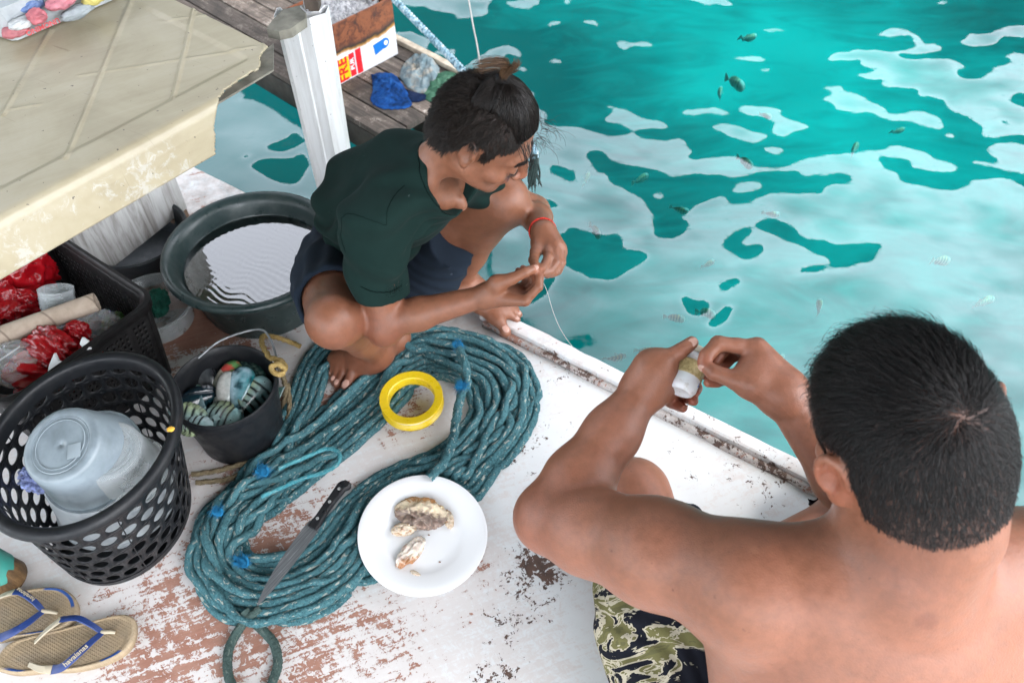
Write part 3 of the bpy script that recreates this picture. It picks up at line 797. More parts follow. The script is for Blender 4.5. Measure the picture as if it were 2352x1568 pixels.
# ================================================================ PLASTIC TABLE
ZT = .66
def make_table():
    f0, f1 = at(0, 487, ZT), at(512, 212, ZT)
    U = unit(f1 - f0); N = np.array([-U[1], U[0], 0]); N = N if N[1] > 0 else -N     # N: away from us, across the table
    cr_ = at(640, 30, ZT)
    uR = float((at(622, 110, ZT) - f0) @ U)                                    # right end
    t = thing('plastic_table', 'cracked beige plastic table with a broken corner and white legs', 'table', f0 + U * uR * .3 + N * .4 - [0, 0, ZT])
    m, nt, b = new_mat('stained_beige_plastic'); v = coords(nt)
    n1 = noise(nt, v, 5, 6, .65, .6)
    ang = math.atan2(U[1], U[0])
    sw = noise(nt, nd(nt, 'ShaderNodeMapping', {'Vector': coords(nt, (1, 1, 1), (0, 0, -ang + .25)), 'Scale': (5, 26, 5)}), 1.0, 6, .65, .8)
    c = ramp(nt, math_(nt, 'ADD', math_(nt, 'MULTIPLY', n1, .6), math_(nt, 'MULTIPLY', sw, .4)), [(.28, (.26, .22, .145)), (.48, (.345, .30, .205)), (.68, (.40, .355, .268)), (.85, (.44, .405, .33))])
    wz = nd(nt, 'ShaderNodeSeparateXYZ', {'Vector': v}).outputs['Z']
    onside = nd(nt, 'ShaderNodeMapRange', {'Value': wz, 'From Min': ZT - .012, 'From Max': ZT - .03, 'To Min': 0.0, 'To Max': 1.0}).outputs[0]
    scr = ramp(nt, math_(nt, 'MULTIPLY', noise(nt, v, 42, 7, .75, .6), math_(nt, 'ADD', .35, math_(nt, 'MULTIPLY', noise(nt, v, 7, 3), 1.1))), [(.52, 0.0), (.62, .6)])
    c = mixc(nt, math_(nt, 'MULTIPLY', scr.outputs[0], onside), c, (.46, .45, .42))
    speck = ramp(nt, noise(nt, v, 105, 2, .5), [(.245, .9), (.27, 0.0)])
    c = mixc(nt, speck, c, (.06, .045, .035))
    hl = ramp(nt, noise(nt, nd(nt, 'ShaderNodeMapping', {'Vector': coords(nt, (1, 1, 1), (0, 0, .5)), 'Scale': (7, 130, 5)}), 1.0, 2, .5, 1.0), [(.25, .45), (.275, 0.0)])
    c = mixc(nt, hl, c, (.15, .12, .08))
    setp(nt, b, col=c, rough=.38, normal=bump(nt, noise(nt, v, 180, 3), .08, .001))
    # top: heightfield with embossed ribs, raised border and a rolled skirt; the near right corner is broken away
    us = np.concatenate([np.arange(-.75, .1, .006), np.arange(.1, uR, .0028), [uR]]); skw = np.interp(np.linspace(0, 1, 34), [0, .30, .55, .72, .84, .92, 1], [-.027, -.024, -.0205, -.016, -.011, -.005, .002]); ws = np.concatenate([skw, np.arange(.008, .30, .003), np.arange(.30, .75, .006)])
    Ug, Wg = np.meshgrid(us, ws, indexing='ij')
    Z = np.zeros_like(Ug)
    prof_z = np.interp(np.linspace(0, 1, 34), [0, .30, .55, .72, .84, .92, 1], [-.088, -.062, -.036, -.0155, -.006, -.0012, 0])
    for k in range(34): Z[:, k] = prof_z[k]
    inn = np.clip((Wg - .052) / .012, 0, 1) * np.clip((uR - .05 - Ug) / .012, 0, 1)
    Z += np.where(Wg > 0, -.0035 * inn, 0)
    def rib(a_, b_, wd=.0032, h=.0032):
        pa, pb = at(*a_, ZT), at(*b_, ZT)
        a2 = np.array([(pa - f0) @ U, (pa - f0) @ N]); b2 = np.array([(pb - f0) @ U, (pb - f0) @ N]); d = b2 - a2; L = np.linalg.norm(d); d /= L
        s = (Ug - a2[0]) * d[0] + (Wg - a2[1]) * d[1]; q = np.abs(-(Ug - a2[0]) * d[1] + (Wg - a2[1]) * d[0])
        return np.where((s > -.004) & (s < L + .004) & (Wg > 0), h * np.clip(1.6 - q / wd, 0, 1), 0)
    Z += np.maximum.reduce([rib((115, 65), (5, 260)), rib((300, 0), (150, 362)), rib((452, 0), (397, 222)), rib((612, 10), (606, 112), .003, .0018),
                            rib((370, 48), (620, 20), .0025, .0014), rib((180, 170), (585, 108), .0025, .0014), rib((0, 250), (90, 235), .0025, .0014), rib((-60, -40), (-200, 200))])
    # sagging, slightly warped sheet
    Z += .0012 * noise3(Ug * 4, Wg * 4, 0 * Ug) * (Wg > -.02)
    P = f0 + Ug[..., None] * U + Wg[..., None] * N; P[..., 2] = ZT + Z
    px, py, _ = pix(P.reshape(-1, 3)); px = px.reshape(Ug.shape); py = py.reshape(Ug.shape)
    # the break: everything beyond this ragged line is gone
    brk = np.array([[505, 240], [503, 222], [525, 200], [560, 176], [594, 157], [598, 140], [600, 122], [612, 112], [622, 104], [618, 78], [622, 55], [640, 30], [662, 17], [690, 14], [720, -60], [900, -60], [900, 420], [497, 420], [496, 282], [500, 260]], float)
    gone = inside(brk, px + 2.5 * noise3(px * .09, py * .09, 0 * px), py + 2.5 * noise3(px * .09, py * .09, 0 * px + 7))
    n0, n1 = Ug.shape; i, j = np.meshgrid(np.arange(n0 - 1), np.arange(n1 - 1), indexing='ij')
    keep = ~(gone[:-1, :-1] | gone[1:, :-1] | gone[1:, 1:] | gone[:-1, 1:])
    a = (i * n1 + j)[keep]
    me = mesh_np('tabletop', P.reshape(-1, 3), np.stack([a, a + n1, a + n1 + 1, a + 1], 1))
    bm = bmesh.new(); bm.from_mesh(me); bmesh.ops.delete(bm, geom=[x for x in bm.verts if not x.link_faces], context='VERTS')
    bmesh.ops.recalc_face_normals(bm, faces=bm.faces); 
    if sum(f.normal.z for f in bm.faces) < 0: bmesh.ops.reverse_faces(bm, faces=bm.faces)
    bm.to_mesh(me); bm.free()
    o = link('tabletop', me, m, t); md = o.modifiers.new('thickness', 'SOLIDIFY'); md.thickness = .004; md.offset = -1
    # grey worn inner ledge showing where the corner broke off
    um = simple('grimy_inner_plastic', (.17, .16, .13), .7, .5, 22, .3, 90)
    mb = MB()
    ol = [(488, 246), (520, 205), (560, 180), (592, 160), (600, 122), (628, 100), (628, 160), (500, 236)]
    mb.hull([at(x, y, ZT - .022) for x, y in ol], (0, 0, -.004)); mb.build('inner_ledge', um, t)
    mb = MB(); mb.hull([at(x, y, ZT - .012) for x, y in [(612, 66), (626, 46), (650, 22), (700, 10), (702, 42), (668, 66), (640, 72)]], (0, 0, -.02)); mb.build('inner_ledge', um, t)
    # legs: white folded plastic channel
    wm, nt, b = new_mat('stained_white_plastic'); v = coords(nt)
    stn = noise(nt, nd(nt, 'ShaderNodeMapping', {'Vector': v, 'Scale': (22, 22, 2.2)}), 1.0, 6, .65, .7)
    c = mixc(nt, ramp(nt, stn, [(.34, .55), (.56, 0.0)]), (.66, .665, .67), (.34, .315, .29))
    c = mixc(nt, ramp(nt, noise(nt, v, 150, 2), [(.24, .9), (.265, 0.0)]), c, (.05, .045, .04))
    setp(nt, b, col=c, rough=.5, normal=bump(nt, noise(nt, v, 200, 3), .1, .001))
    top = at(690, 34, ZT - .03); foot = at(690, 34, ZT - .03); foot[2] = 0
    r = np.array([1.0, .12, 0]); r /= np.linalg.norm(r); q = np.array([-r[1], r[0], 0])
    sec = [(-.052, .032), (-.056, .0), (-.046, -.010), (-.038, -.0105), (-.010, -.020), (-.006, -.0165), (.020, -.0215), (.024, -.018), (.054, -.002), (.060, .032), (.05, .034), (.04, .008), (-.03, .006), (-.044, .034)]
    mb = MB(); V = []; nz = 14
    for k in range(nz):
        f = k / (nz - 1); z = (ZT - .028) * (1 - f) + 0.0; s = 1.0 - .22 * f
        for (a_, c_) in sec: V.append(top * (1 - f) + foot * f + r * a_ * s + q * c_ * s - np.array([0, 0, (top * (1 - f) + foot * f)[2]]) + np.array([0, 0, z]))
    K = len(sec); F = []
    for k in range(nz - 1):
        for a_ in range(K): F.append((k * K + a_, k * K + (a_ + 1) % K, (k + 1) * K + (a_ + 1) % K, (k + 1) * K + a_))
    mb.add(V, F); mb.build('leg', wm, t, True, None, 20)
    # far left leg, mostly out of the picture
    p2 = f0 - U * .62 + N * .06; V = [v_ - foot * [1, 1, 0] + p2 * [1, 1, 0] for v_ in V]
    mb = MB(); mb.add(V, F); mb.build('leg', wm, t, True, None, 20)
    # wire binding at the broken corner
    mb = MB(); mb.tube(spline([at(697, -40, ZT + .004), at(700, 14, ZT + .003), at(712, 24, ZT - .004), at(728, 14, ZT - .006)], 20), .0022, 6)
    mb.tube(spline([at(690, 15, ZT + .002), at(708, 30, ZT - .01), at(722, 22, ZT - .006)], 14), .0018, 6)
    mb.build('tie_wire', simple('grey_wire', (.25, .25, .26), .5), t)
    return U, N, f0, wm
TU, TN, TF0, M_WHITEPL = make_table()
def make_dark_post():
    p = at(712, 4, ZT + .02)
    mb = MB(); mb.box(p + np.array([.0, .02, .02]), (.03, .03, .09), None, .004)
    tag(mb.build('timber_offcut', simple('dark_timber', (.06, .045, .035), .8, .4, 30)), 'short dark timber offcut on top of the white table leg', 'offcut')
make_dark_post()

# weathered white board standing on edge under the table
def make_board():
    zb = .055
    b0, b1 = at(262, 612, zb), at(430, 478, zb)
    d = unit(b1 - b0); n = np.array([-d[1], d[0], 0]); b00 = b0 - d * .06
    t = thing('bench_side', 'weathered white board standing upright under the table beside the basin', 'board', (b00 + b1) / 2)
    m, nt, b = new_mat('weathered_white_board'); v = coords(nt)
    st = noise(nt, nd(nt, 'ShaderNodeMapping', {'Vector': v, 'Scale': (46, 46, 5)}), 1.0, 7, .68, .5)
    c = ramp(nt, st, [(.3, (.10, .09, .08)), (.42, (.30, .29, .275)), (.55, (.47, .47, .46)), (.75, (.56, .56, .56))])
    gz = nd(nt, 'ShaderNodeMapRange', {'Value': nd(nt, 'ShaderNodeSeparateXYZ', {'Vector': v}).outputs['Z'], 'From Min': .05, 'From Max': .3, 'To Min': .6, 'To Max': .0}).outputs[0]
    c = mixc(nt, math_(nt, 'MULTIPLY', gz, noise(nt, v, 12, 5)), c, (.12, .10, .085))
    setp(nt, b, col=c, rough=.75, normal=bump(nt, st, .3, .002))
    mb = MB(); mb.hull([b00, b1, b1 + n * .02, b00 + n * .02], (0, 0, .40)); mb.build('panel', m, t, False)
    wd = simple('bare_brown_wood', (.17, .11, .075), .8, .4, 40, .4, 100)
    for k in (.10, .92): MB().box(b00 + (b1 - b00) * k + n * .012 + np.array([0, 0, -zb / 2 + .006]), (.05, .022, zb + .010), np.stack([d, n, [0, 0, 1]]), .003).build('foot', wd, t)
make_board()
# ================================================================ CONTAINERS ON THE DECK
def perf(fn, nu, nv, hole, stag=True, wrap=True, skip=None, n=16, hv=None):
    """a sheet fn(u, v) pierced by nu x nv holes; hole = radius as a share of the cell"""
    hv = hole if hv is None else hv
    V = []; F = []
    a = np.arange(n) * 2 * PI / n; c, s = np.cos(a), np.sin(a); k = np.maximum(np.abs(c), np.abs(s))
    for j in range(nv):
        off = .5 if (stag and j % 2) else 0.0
        for i in range(nu):
            b0 = len(V); solid = skip is not None and skip(i, j)
            for q in range(n): V.append(fn((i + .5 + off + .5 * c[q] / k[q]) / nu, (j + .5 + .5 * s[q] / k[q]) / nv))
            if solid: F.append(tuple(range(b0, b0 + n))); continue
            for q in range(n): V.append(fn((i + .5 + off + hole * c[q]) / nu, (j + .5 + hv * s[q]) / nv))
            for q in range(n):
                r = (q + 1) % n; F.append((b0 + q, b0 + r, b0 + n + r, b0 + n + q))
    return V, F
def welded(name, V, F, m, parent, thick, label=None):
    mb = MB(); mb.add(V, F); o = mb.build(name, m, parent, True, label, 40)
    bm = bmesh.new(); bm.from_mesh(o.data); bmesh.ops.remove_doubles(bm, verts=bm.verts, dist=.0004)
    bmesh.ops.recalc_face_normals(bm, faces=bm.faces); bm.to_mesh(o.data); bm.free()
    md = o.modifiers.new('thickness', 'SOLIDIFY'); md.thickness = thick; md.offset = 0
    return o
M_BLACK = plastic('black_moulded_plastic', (.008, .009, .011), .40, (.05, .047, .045), .3, spec=.28)
M_BLACK2 = plastic('black_crate_plastic', (.008, .0075, .008), .45, (.05, .045, .04), .25, spec=.25)
M_MILKY = clear_plastic('milky_tub_plastic', (.80, .86, .90), .86, .32, (.22, .265, .295))
M_SILV = clear_plastic('silvery_tub_plastic', (.85, .88, .9), .95, .2, (.36, .39, .41))
M_CLEAR = clear_plastic('clear_tub_plastic', (.92, .94, .94), .26, .16, (.62, .65, .66))

# ---- big dark green basin of water
BC = at(576, 566, .165); BC[2] = 0
def make_basin():
    t = thing('basin', 'large dark green plastic basin of water beside the crouching boy', 'basin', BC)
    m = plastic('dark_green_plastic', (.018, .034, .034), .32, (.12, .13, .12), .3, 10)
    h = .165; R0 = .212
    prof = [(.001, .004), (.135, .004), (.142, .010), (.150, .035), (.160, .085), (.168, .112), (.172, .116), (.174, .122), (.180, .148), (.186, .158), (.193, .164), (.201, .168), (.208, .166), (.212, .160), (.2125, .154), (.209, .149), (.203, .148), (.196, .150), (.190, .146), (.184, .126), (.176, .118), (.170, .095), (.158, .03), (.150, .0), (.001, .0)]
    MB().lathe(prof, BC, 96).build('basin_body', m, t, True, None, 50)
    # water, rippled by the boat's shaking
    n = 150; r_ = .168; g = np.linspace(-1, 1, n); X, Y = np.meshgrid(g, g, indexing='ij')
    # map the square to a disc
    xd = X * np.sqrt(1 - Y * Y / 2); yd = Y * np.sqrt(1 - X * X / 2); x = xd * r_; y = yd * r_
    u = x * .45 + y * .9; rr = np.sqrt(xd ** 2 + yd ** 2)
    z = .118 + .00013 * (.35 + np.clip(.1 - yd * .9, 0, 1)) * (.6 + .6 * noise3(x * 16 + 3, y * 16, 0 * x + 2)) * np.sin(u * 400 + 4.5 * noise3(x * 22, y * 22, 0 * x)) + .00003 * np.sin((x * .96 - y * .2) * 450 + 9 * noise3(x * 25 + 4, y * 20, 0 * x)) * np.clip(.5 - yd * 1.2 + xd * .5, 0, 1)
    V = np.stack([BC[0] + x, BC[1] + y, z], -1).reshape(-1, 3)
    i, j = np.meshgrid(np.arange(n - 1), np.arange(n - 1), indexing='ij'); a = (i * n + j).ravel()
    wm, nt, b = new_mat('basin_water_surface'); nt.nodes.remove(b)
    fr = nd(nt, 'ShaderNodeFresnel', {'IOR': 2.5})
    gl = nd(nt, 'ShaderNodeBsdfGlossy', {'Color': (1, 1, 1), 'Roughness': .03}); tr = nd(nt, 'ShaderNodeBsdfTransparent', {'Color': (.75, .85, .85)})
    nt.links.new(nd(nt, 'ShaderNodeMixShader', {0: fr, 1: tr, 2: gl}).outputs[0], nt.nodes['Material Output'].inputs[0])
    o = link('basin_water', mesh_np('basin_water', V, np.stack([a, a + n, a + n + 1, a + 1], 1)), wm)
    tag(o, 'rippled water shining white inside the dark green basin', 'water', None, 'stuff')
make_basin()
def make_low_tub():
    c = at(318, 560, .05); c[2] = 0
    MBo = MB().lathe([(.001, .003), (.11, .003), (.125, .09), (.132, .094), (.136, .09), (.13, .085), (.116, 0), (.001, 0)], c, 64)
    o = MBo.build('low_tub', plastic('dark_blue_grey_plastic', (.02, .026, .03), .45, (.08, .08, .08), .3)); tag(o, 'dark grey low tub half hidden behind the white board', 'tub')
make_low_tub()

# ---- black bucket with the catch
KC = at(513, 884, .165); KC[2] = 0
def make_bucket():
    t = thing('bucket', 'black plastic bucket full of small reef fish', 'bucket', KC)
    prof = [(.001, .006), (.082, .006), (.086, .012), (.101, .150), (.1035, .166), (.106, .168), (.109, .166), (.1095, .150), (.108, .146), (.105, .146), (.089, .004), (.086, .0), (.001, .0)]
    MB().lathe(prof, KC, 72).build('bucket_body', M_BLACK, t, True, None, 45)
    a0, a1 = at(640, 838, .165), at(455, 822, .165); mid = (a0 + a1) / 2
    hp = spline([a0, a0 * .75 + a1 * .25 + [.02, .05, .018], mid + [.03, .075, .018], a0 * .25 + a1 * .75 + [.0, .045, .012], a1], 40)
    MB().tube(hp, .0024, 8).build('handle', simple('galvanised_wire', (.20, .21, .22), .45, .3, 60, metal=.5), t)
make_bucket()

# ---- fish
def fish_mesh(name, L, hgt, kind, seed=0, bend=0.0):
    ns, nc = 56, 28
    s = np.linspace(0, 1, ns)                                    # 0 nose .. 1 tail tip
    body = np.clip(s / .80, 0, 1)
    h = np.where(s < .80, np.sin(np.clip(body, 0, 1) ** .62 * PI) ** .75 * .5 + .02, 0)
    h = np.maximum(h, .075 * (s > .03))
    tail = np.clip((s - .80) / .2, 0, 1); h = np.where(s > .80, .075 + .36 * tail ** .9, h)
    wd = np.where(s < .82, np.sin(np.clip(s / .82, 0, 1) ** .55 * PI) ** .8 * .135 + .012, .014 * (1 - tail) + .006)
    V = []; C = []
    th = np.linspace(0, 2 * PI, nc, endpoint=False)
    for i in range(ns):
        y0 = bend * math.sin(s[i] * PI) * L
        for a in th:
            cz = math.cos(a); sy = math.sin(a)
            zz = h[i] * cz * hgt * (1 if s[i] < .8 else (1 - .35 * tail[i] * (1 - abs(cz))))
            V.append(((.5 - s[i]) * L, y0 + wd[i] * sy * L * .9, zz)); 
    V = np.array(V); F = []
    for i in range(ns - 1):
        for j in range(nc): F.append((i * nc + j, i * nc + (j + 1) % nc, (i + 1) * nc + (j + 1) % nc, (i + 1) * nc + j))
    F.append(tuple(range(nc))[::-1]); F.append(tuple((ns - 1) * nc + j for j in range(nc)))
    def fin(s0, s1, up, ht, n=14):
        b = len(V_list[0]); P = []
        for q in range(n):
            f = q / (n - 1); sx = s0 + (s1 - s0) * f; k = int(sx * (ns - 1))
            e = h[k] * hgt * up * .93; hh = ht * math.sin((f * .86 + .08) * PI) ** .6 * (1 + .16 * (q % 2))
            for z_, yy in ((e, .0035), (e + up * hh, .0008), (e, -.0035)): P.append(((.5 - sx) * L - (hh * .4 if yy == .0008 else 0), bend * math.sin(sx * PI) * L + yy * .5, z_))
        V_list[0] = np.vstack([V_list[0], P])
        for q in range(n - 1):
            for r in (0, 1): F.append((b + q * 3 + r, b + q * 3 + r + 1, b + q * 3 + 4 + r, b + q * 3 + 3 + r))
    V_list = [V]
    fin(.28, .74, 1, .085 * L); fin(.50, .74, -1, .075 * L)
    # pectoral fin on each side
    for sd in (1, -1):
        b = len(V_list[0]); P = [((.5 - .30) * L, sd * .12 * L, -.02 * L), ((.5 - .42) * L, sd * .15 * L, .04 * L), ((.5 - .47) * L, sd * .165 * L, -.03 * L), ((.5 - .41) * L, sd * .145 * L, -.08 * L)]
        V_list[0] = np.vstack([V_list[0], P]); F.append((b, b + 1, b + 2, b + 3))
    V = V_list[0]
    sx = .5 - V[:, 0] / L; zz = V[:, 2] / (hgt * .5)
    nz = fbm(V[:, 0] / L * 9 + seed, V[:, 1] / L * 9, V[:, 2] / L * 9, 3)
    def mix(a, b, f): f = np.clip(f, 0, 1)[:, None]; return np.asarray(a) * (1 - f) + np.asarray(b) * f
    if kind == 'sergeant':
        C = mix((.46, .60, .62), (.18, .40, .40), zz * .6 + .3); C = mix(C, (.62, .50, .03), np.clip(zz * 1.2 - .1, 0, 1) * (sx > .2) * (sx < .75) * .4)
        bars = np.zeros(len(V))
        for c_ in (.24, .37, .50, .63, .76): bars = np.maximum(bars, np.clip(1.6 - np.abs(sx - c_ + .01 * nz) / .021, 0, 1))
        C = mix(C, (.006, .008, .012), bars); C = mix(C, (.12, .17, .19), (sx > .82) * .8)
    elif kind == 'sea':  # body and bars moved towards teal, water haze put into the skin colour
        C = mix((.62, .95, .90), (.40, .92, .90), zz * .6 + .3); C = mix(C, (.55, .75, .35), np.clip(zz * 1.2 - .2, 0, 1) * (sx > .2) * (sx < .75) * .7)
        bars = np.zeros(len(V))
        for c_ in (.24, .37, .50, .63, .76): bars = np.maximum(bars, np.clip(1.6 - np.abs(sx - c_ + .01 * nz) / .021, 0, 1))
        C = mix(C, (.10, .55, .56), bars * .85)
    elif kind == 'dark': C = mix((.004, .012, .02), (.01, .05, .06), zz * -.5 + .3 + nz * .3)
    elif kind == 'white': C = mix((.55, .55, .52), (.30, .36, .35), zz * .8 + nz * .4)
    elif kind == 'teal': C = mix((.35, .52, .60), (.01, .20, .22), zz * .7 + .35 + nz * .6); C = mix(C, (.02, .06, .08), np.clip(nz * 2.2 - .5, 0, 1))
    elif kind == 'green': C = mix((.05, .10, .09), (.02, .05, .045), zz * .5 + .5); C = mix(C, (.12, .2, .17), np.clip(np.sin(sx * 70) * np.sin(zz * 16) * 1.3, 0, 1) * .5)
    elif kind == 'grey': C = mix((.10, .11, .115), (.025, .026, .03), zz * .6 + .4 + nz * .3)
    else:  # parrot: white body, green red-marked head
        C = mix((.50, .47, .38), (.24, .38, .25), zz * .6 + .3); C = mix(C, (.12, .28, .09), (sx < .30) * 1.0); C = mix(C, (.50, .06, .05), np.clip(nz * 5 - .9, 0, 1) * (sx < .30))
    me = mesh_np(name, V, F); col_attr(me, C)
    return me, h, wd
M_FISH = tint_mat('wet_fish_skin', .16, .25, 120, .25, 420, coat=.5)
M_EYE = simple('dark_fish_eye', (.006, .006, .008), .05)
M_EYER = simple('pale_eye_ring', (.35, .36, .33), .2)
def make_fish(label, P, xdir, up, L, hgt, kind, seed, bend=0.0, group=None, mat=None, eyes=True):
    me, h, wd = fish_mesh('fish', L, hgt, kind, seed, bend)
    o = link('reef_fish', me, mat or M_FISH); tag(o, label, 'fish', group)
    x = unit(xdir); u = np.asarray(up, float); z = unit(u - x * (u @ x)); y = np.cross(z, x)
    o.matrix_world = Matrix([[x[0], y[0], z[0], P[0]], [x[1], y[1], z[1], P[1]], [x[2], y[2], z[2], P[2]], [0, 0, 0, 1]])
    if eyes:
        for sd in (1, -1):
            mb = MB()
            for r, dz, mi in ((.030, 0, 0), (.021, .010, 1)):
                bm = bmesh.new(); bmesh.ops.create_uvsphere(bm, u_segments=12, v_segments=8, radius=r * L)
                mb.add([(v.co.x + (.5 - .135) * L, v.co.y * .5 + sd * (wd[8] * .62 + dz) * L, v.co.z + .07 * hgt) for v in bm.verts], [[v.index for v in f.verts] for f in bm.faces], mi); bm.free()
            e = mb.build('eye', [M_EYER, M_EYE]); e.parent = o
    return o
def bq(x, y, z): 
    p = at(376.3 + .18 * x, 799.7 + .18 * y, z); return p
CAM3 = np.array([0, 0, HC])
def catch():
    S = [('teal and white sergeant fish with yellow patch, head left, at bucket front', (400, 880), (210, 850), .100, .105, .052, 'sergeant', 1),
         ('white fish with bold black bars lying across the front of the bucket', (680, 860), (900, 960), .112, .105, .060, 'sergeant', 2),
         ('large dark navy fish lying under the two barred fish', (500, 660), (260, 760), .098, .13, .055, 'dark', 3),
         ('white bellied fish standing upright in the middle of the catch', (790, 630), (830, 430), .104, .105, .046, 'white', 4),
         ('bright blue green fish with head up in the middle of the catch', (970, 600), (1010, 380), .108, .115, .056, 'teal', 5),
         ('dark grey fish head poking up at the back left of the catch', (590, 470), (500, 340), .092, .10, .052, 'grey', 6),
         ('pale fish with red marked green head at the back of the bucket', (740, 440), (850, 310), .100, .105, .042, 'parrot', 7),
         ('big dark green scaly fish at the back right of the bucket', (1170, 430), (960, 300), .094, .13, .062, 'green', 8),
         ('barred fish with yellow back against the right bucket wall', (1130, 640), (1230, 520), .108, .10, .054, 'sergeant', 9),
         ('dark barred fish in the shade at the left bucket wall', (390, 560), (420, 430), .090, .09, .052, 'sergeant', 10),
         ('pale green fish only just showing over the near bucket rim', (340, 975), (520, 1010), .106, .09, .046, 'sergeant', 11)]
    for k, (lab, c, hd, z, L, hg, kind, sd) in enumerate(S):
        P = bq(*c, z); H_ = bq(*hd, z + (.014 if kind in ('white', 'teal', 'parrot', 'grey') else .002)); L *= 1.12; x = H_ - P
        v = CAM3 - P; u = np.cross(unit(x), unit(v)) + .25 * unit(v) + np.array([0, 0, .15])
        if k in (1, 8): u = -u + .5 * unit(v)
        make_fish(lab, P, x, u, L, hg, kind, sd, .04, 'fish caught in the bucket')
    MB().lathe([(.001, .075), (.092, .075), (.091, .07), (.001, .07)], KC, 40)
catch()
# fish in the sea below
def sea_fish():
    m = tint_mat('hazed_fish_skin', .9, .15, 90, 0, 300, spec=.05)
    A = [(1716, 86, .12, 20), (1687, 190, .145, -50), (1655, 215, .10, 80), (1758, 265, .08, -40), (1710, 372, .10, -45), (1963, 345, .11, 60), (1345, 412, .10, 70), (1470, 412, .11, 30), (1365, 530, .09, -60), (1560, 480, .10, -20),
         (1548, 730, .10, -15), (1620, 720, .10, -25), (1410, 820, .10, 15), (1480, 805, .09, 0), (1790, 835, .10, 60), (1880, 705, .09, 75), (2255, 695, .10, 30), (2265, 690, .08, 10), (1770, 490, .09, -15), (1625, 607, .08, 25), (2160, 600, .09, 5),
         (2060, 300, .09, 20)]
    me = None
    for k, (x, y, L, a) in enumerate(A):
        P = at(x, y, ZW - .16 - .10 * (k % 4)); a = R(a)
        if k < 3:
            base = make_fish('small black barred fish swimming in the turquoise sea', P, (1, 0, 0), (0, 0, 1), .1, .055, 'sea', k, .05 * (k - 1), 'barred fish swimming in the sea', m, False)
            pool = [base] if k == 0 else pool + [base]; o = base
        else:
            o = pool[k % 3].copy(); col.objects.link(o)
        d = np.array([math.cos(a), math.sin(a), -.15 + .1 * (k % 4)]); d = unit(d)
        u = np.array([0, -.55 + .3 * (k % 3), 1.0]); z_ = unit(u - d * (u @ d)); y_ = np.cross(z_, d); s = L / .125
        o.matrix_world = Matrix([[d[0] * s, y_[0] * s, z_[0] * s, P[0]], [d[1] * s, y_[1] * s, z_[1] * s, P[1]], [d[2] * s, y_[2] * s, z_[2] * s, P[2]], [0, 0, 0, 1]])
sea_fish()

# ---- black round laundry basket with oval holes
QC = at(292, 1186, 0)
def make_basket():
    t = thing('laundry_basket', 'black round laundry basket with rows of oval holes, holding plastic tubs', 'basket', QC)
    h = .315; top = at(186, 1000, .315) * [1, 1, 0]
    OX, OY = 1.05, 1.24                     # an oval basket
    def fn(u, v):
        a = -u * 2 * PI; r = .121 + (.1425 - .121) * v ** .8; c = QC * (1 - v) + top * v
        return (c[0] + r * OX * math.cos(a), c[1] + r * OY * math.sin(a), .018 + (h - .028) * v)
    V, F = perf(fn, 26, 7, .39, hv=.385)
    welded('basket_wall', V, F, M_BLACK, t, .0028)
    c0 = QC
    MB().lathe([(.001, .003), (.117, .003), (.121, .018), (.1235, .018), (.120, .0), (.001, 0)], QC, 72, None, 0, OX, OY).build('basket_base', M_BLACK, t)
    MB().lathe([(r_ - .0145, z_) for r_, z_ in [(.1545, h - .030), (.154, h - .016), (.155, h - .004), (.160, h + .002), (.167, h + .002), (.1725, h - .004), (.174, h - .012), (.172, h - .018), (.168, h - .0185), (.166, h - .010), (.161, h - .006), (.158, h - .03), (.1545, h - .030)]], top, 110, None, 0, OX, OY).build('rim', M_BLACK, t, True, None, 60)
    # half-round seams up the wall
    for u in np.linspace(0, 1, 9)[:-1]:
        MB().tube([np.array(fn(u + .0185, v)) + .0016 * unit(np.array([math.cos(-(u + .0185) * 2 * PI), math.sin(-(u + .0185) * 2 * PI), 0])) for v in np.linspace(.0, 1, 10)], .0012, 5).build('seam', M_BLACK, t)
    p = at(392, 985, h + .003)
    MB().add(*displace_ball(p, (.0065, .0055, .002), None, .25, 2.0, 5, 3)).build('yellow_tab', simple('yellow_plastic_chip', (.75, .42, .06), .45), t)
    return top, h
BT, BH = make_basket()
def tub(name, label, c, axis, r0, r1, h, m, closed=True, seed=0, text=True, group=None):
    """a food tub; axis points out of its base (these lie bottom up)"""
    Mf = frame(axis, (1, .2, 0)).T
    pr = [(.001, -.0015), (r0 * .2, -.0015), (r0 * .4, -.0015), (r0 * .6, -.0015), (r0 * .70, -.0015), (r0 * .72, -.0005), (r0 * .74, -.0015), (r0 * .78, .0), (r0 * .88, 0), (r0 * .96, -.003), (r0, -.010), (r0 + (r1 - r0) * .55, -h * .62), (r0 + (r1 - r0) * .57, -h * .63), (r1 * .985, -h * .95), (r1 * 1.035, -h * .955), (r1 * 1.035, -h)]
    mb = MB(); mb.lathe(pr, c, 72, Mf)
    o = mb.build(name, m, None, True, None, 50); tag(o, label, 'tub', group)
    md = o.modifiers.new('thickness', 'SOLIDIFY'); md.thickness = .0012
    return o, Mf
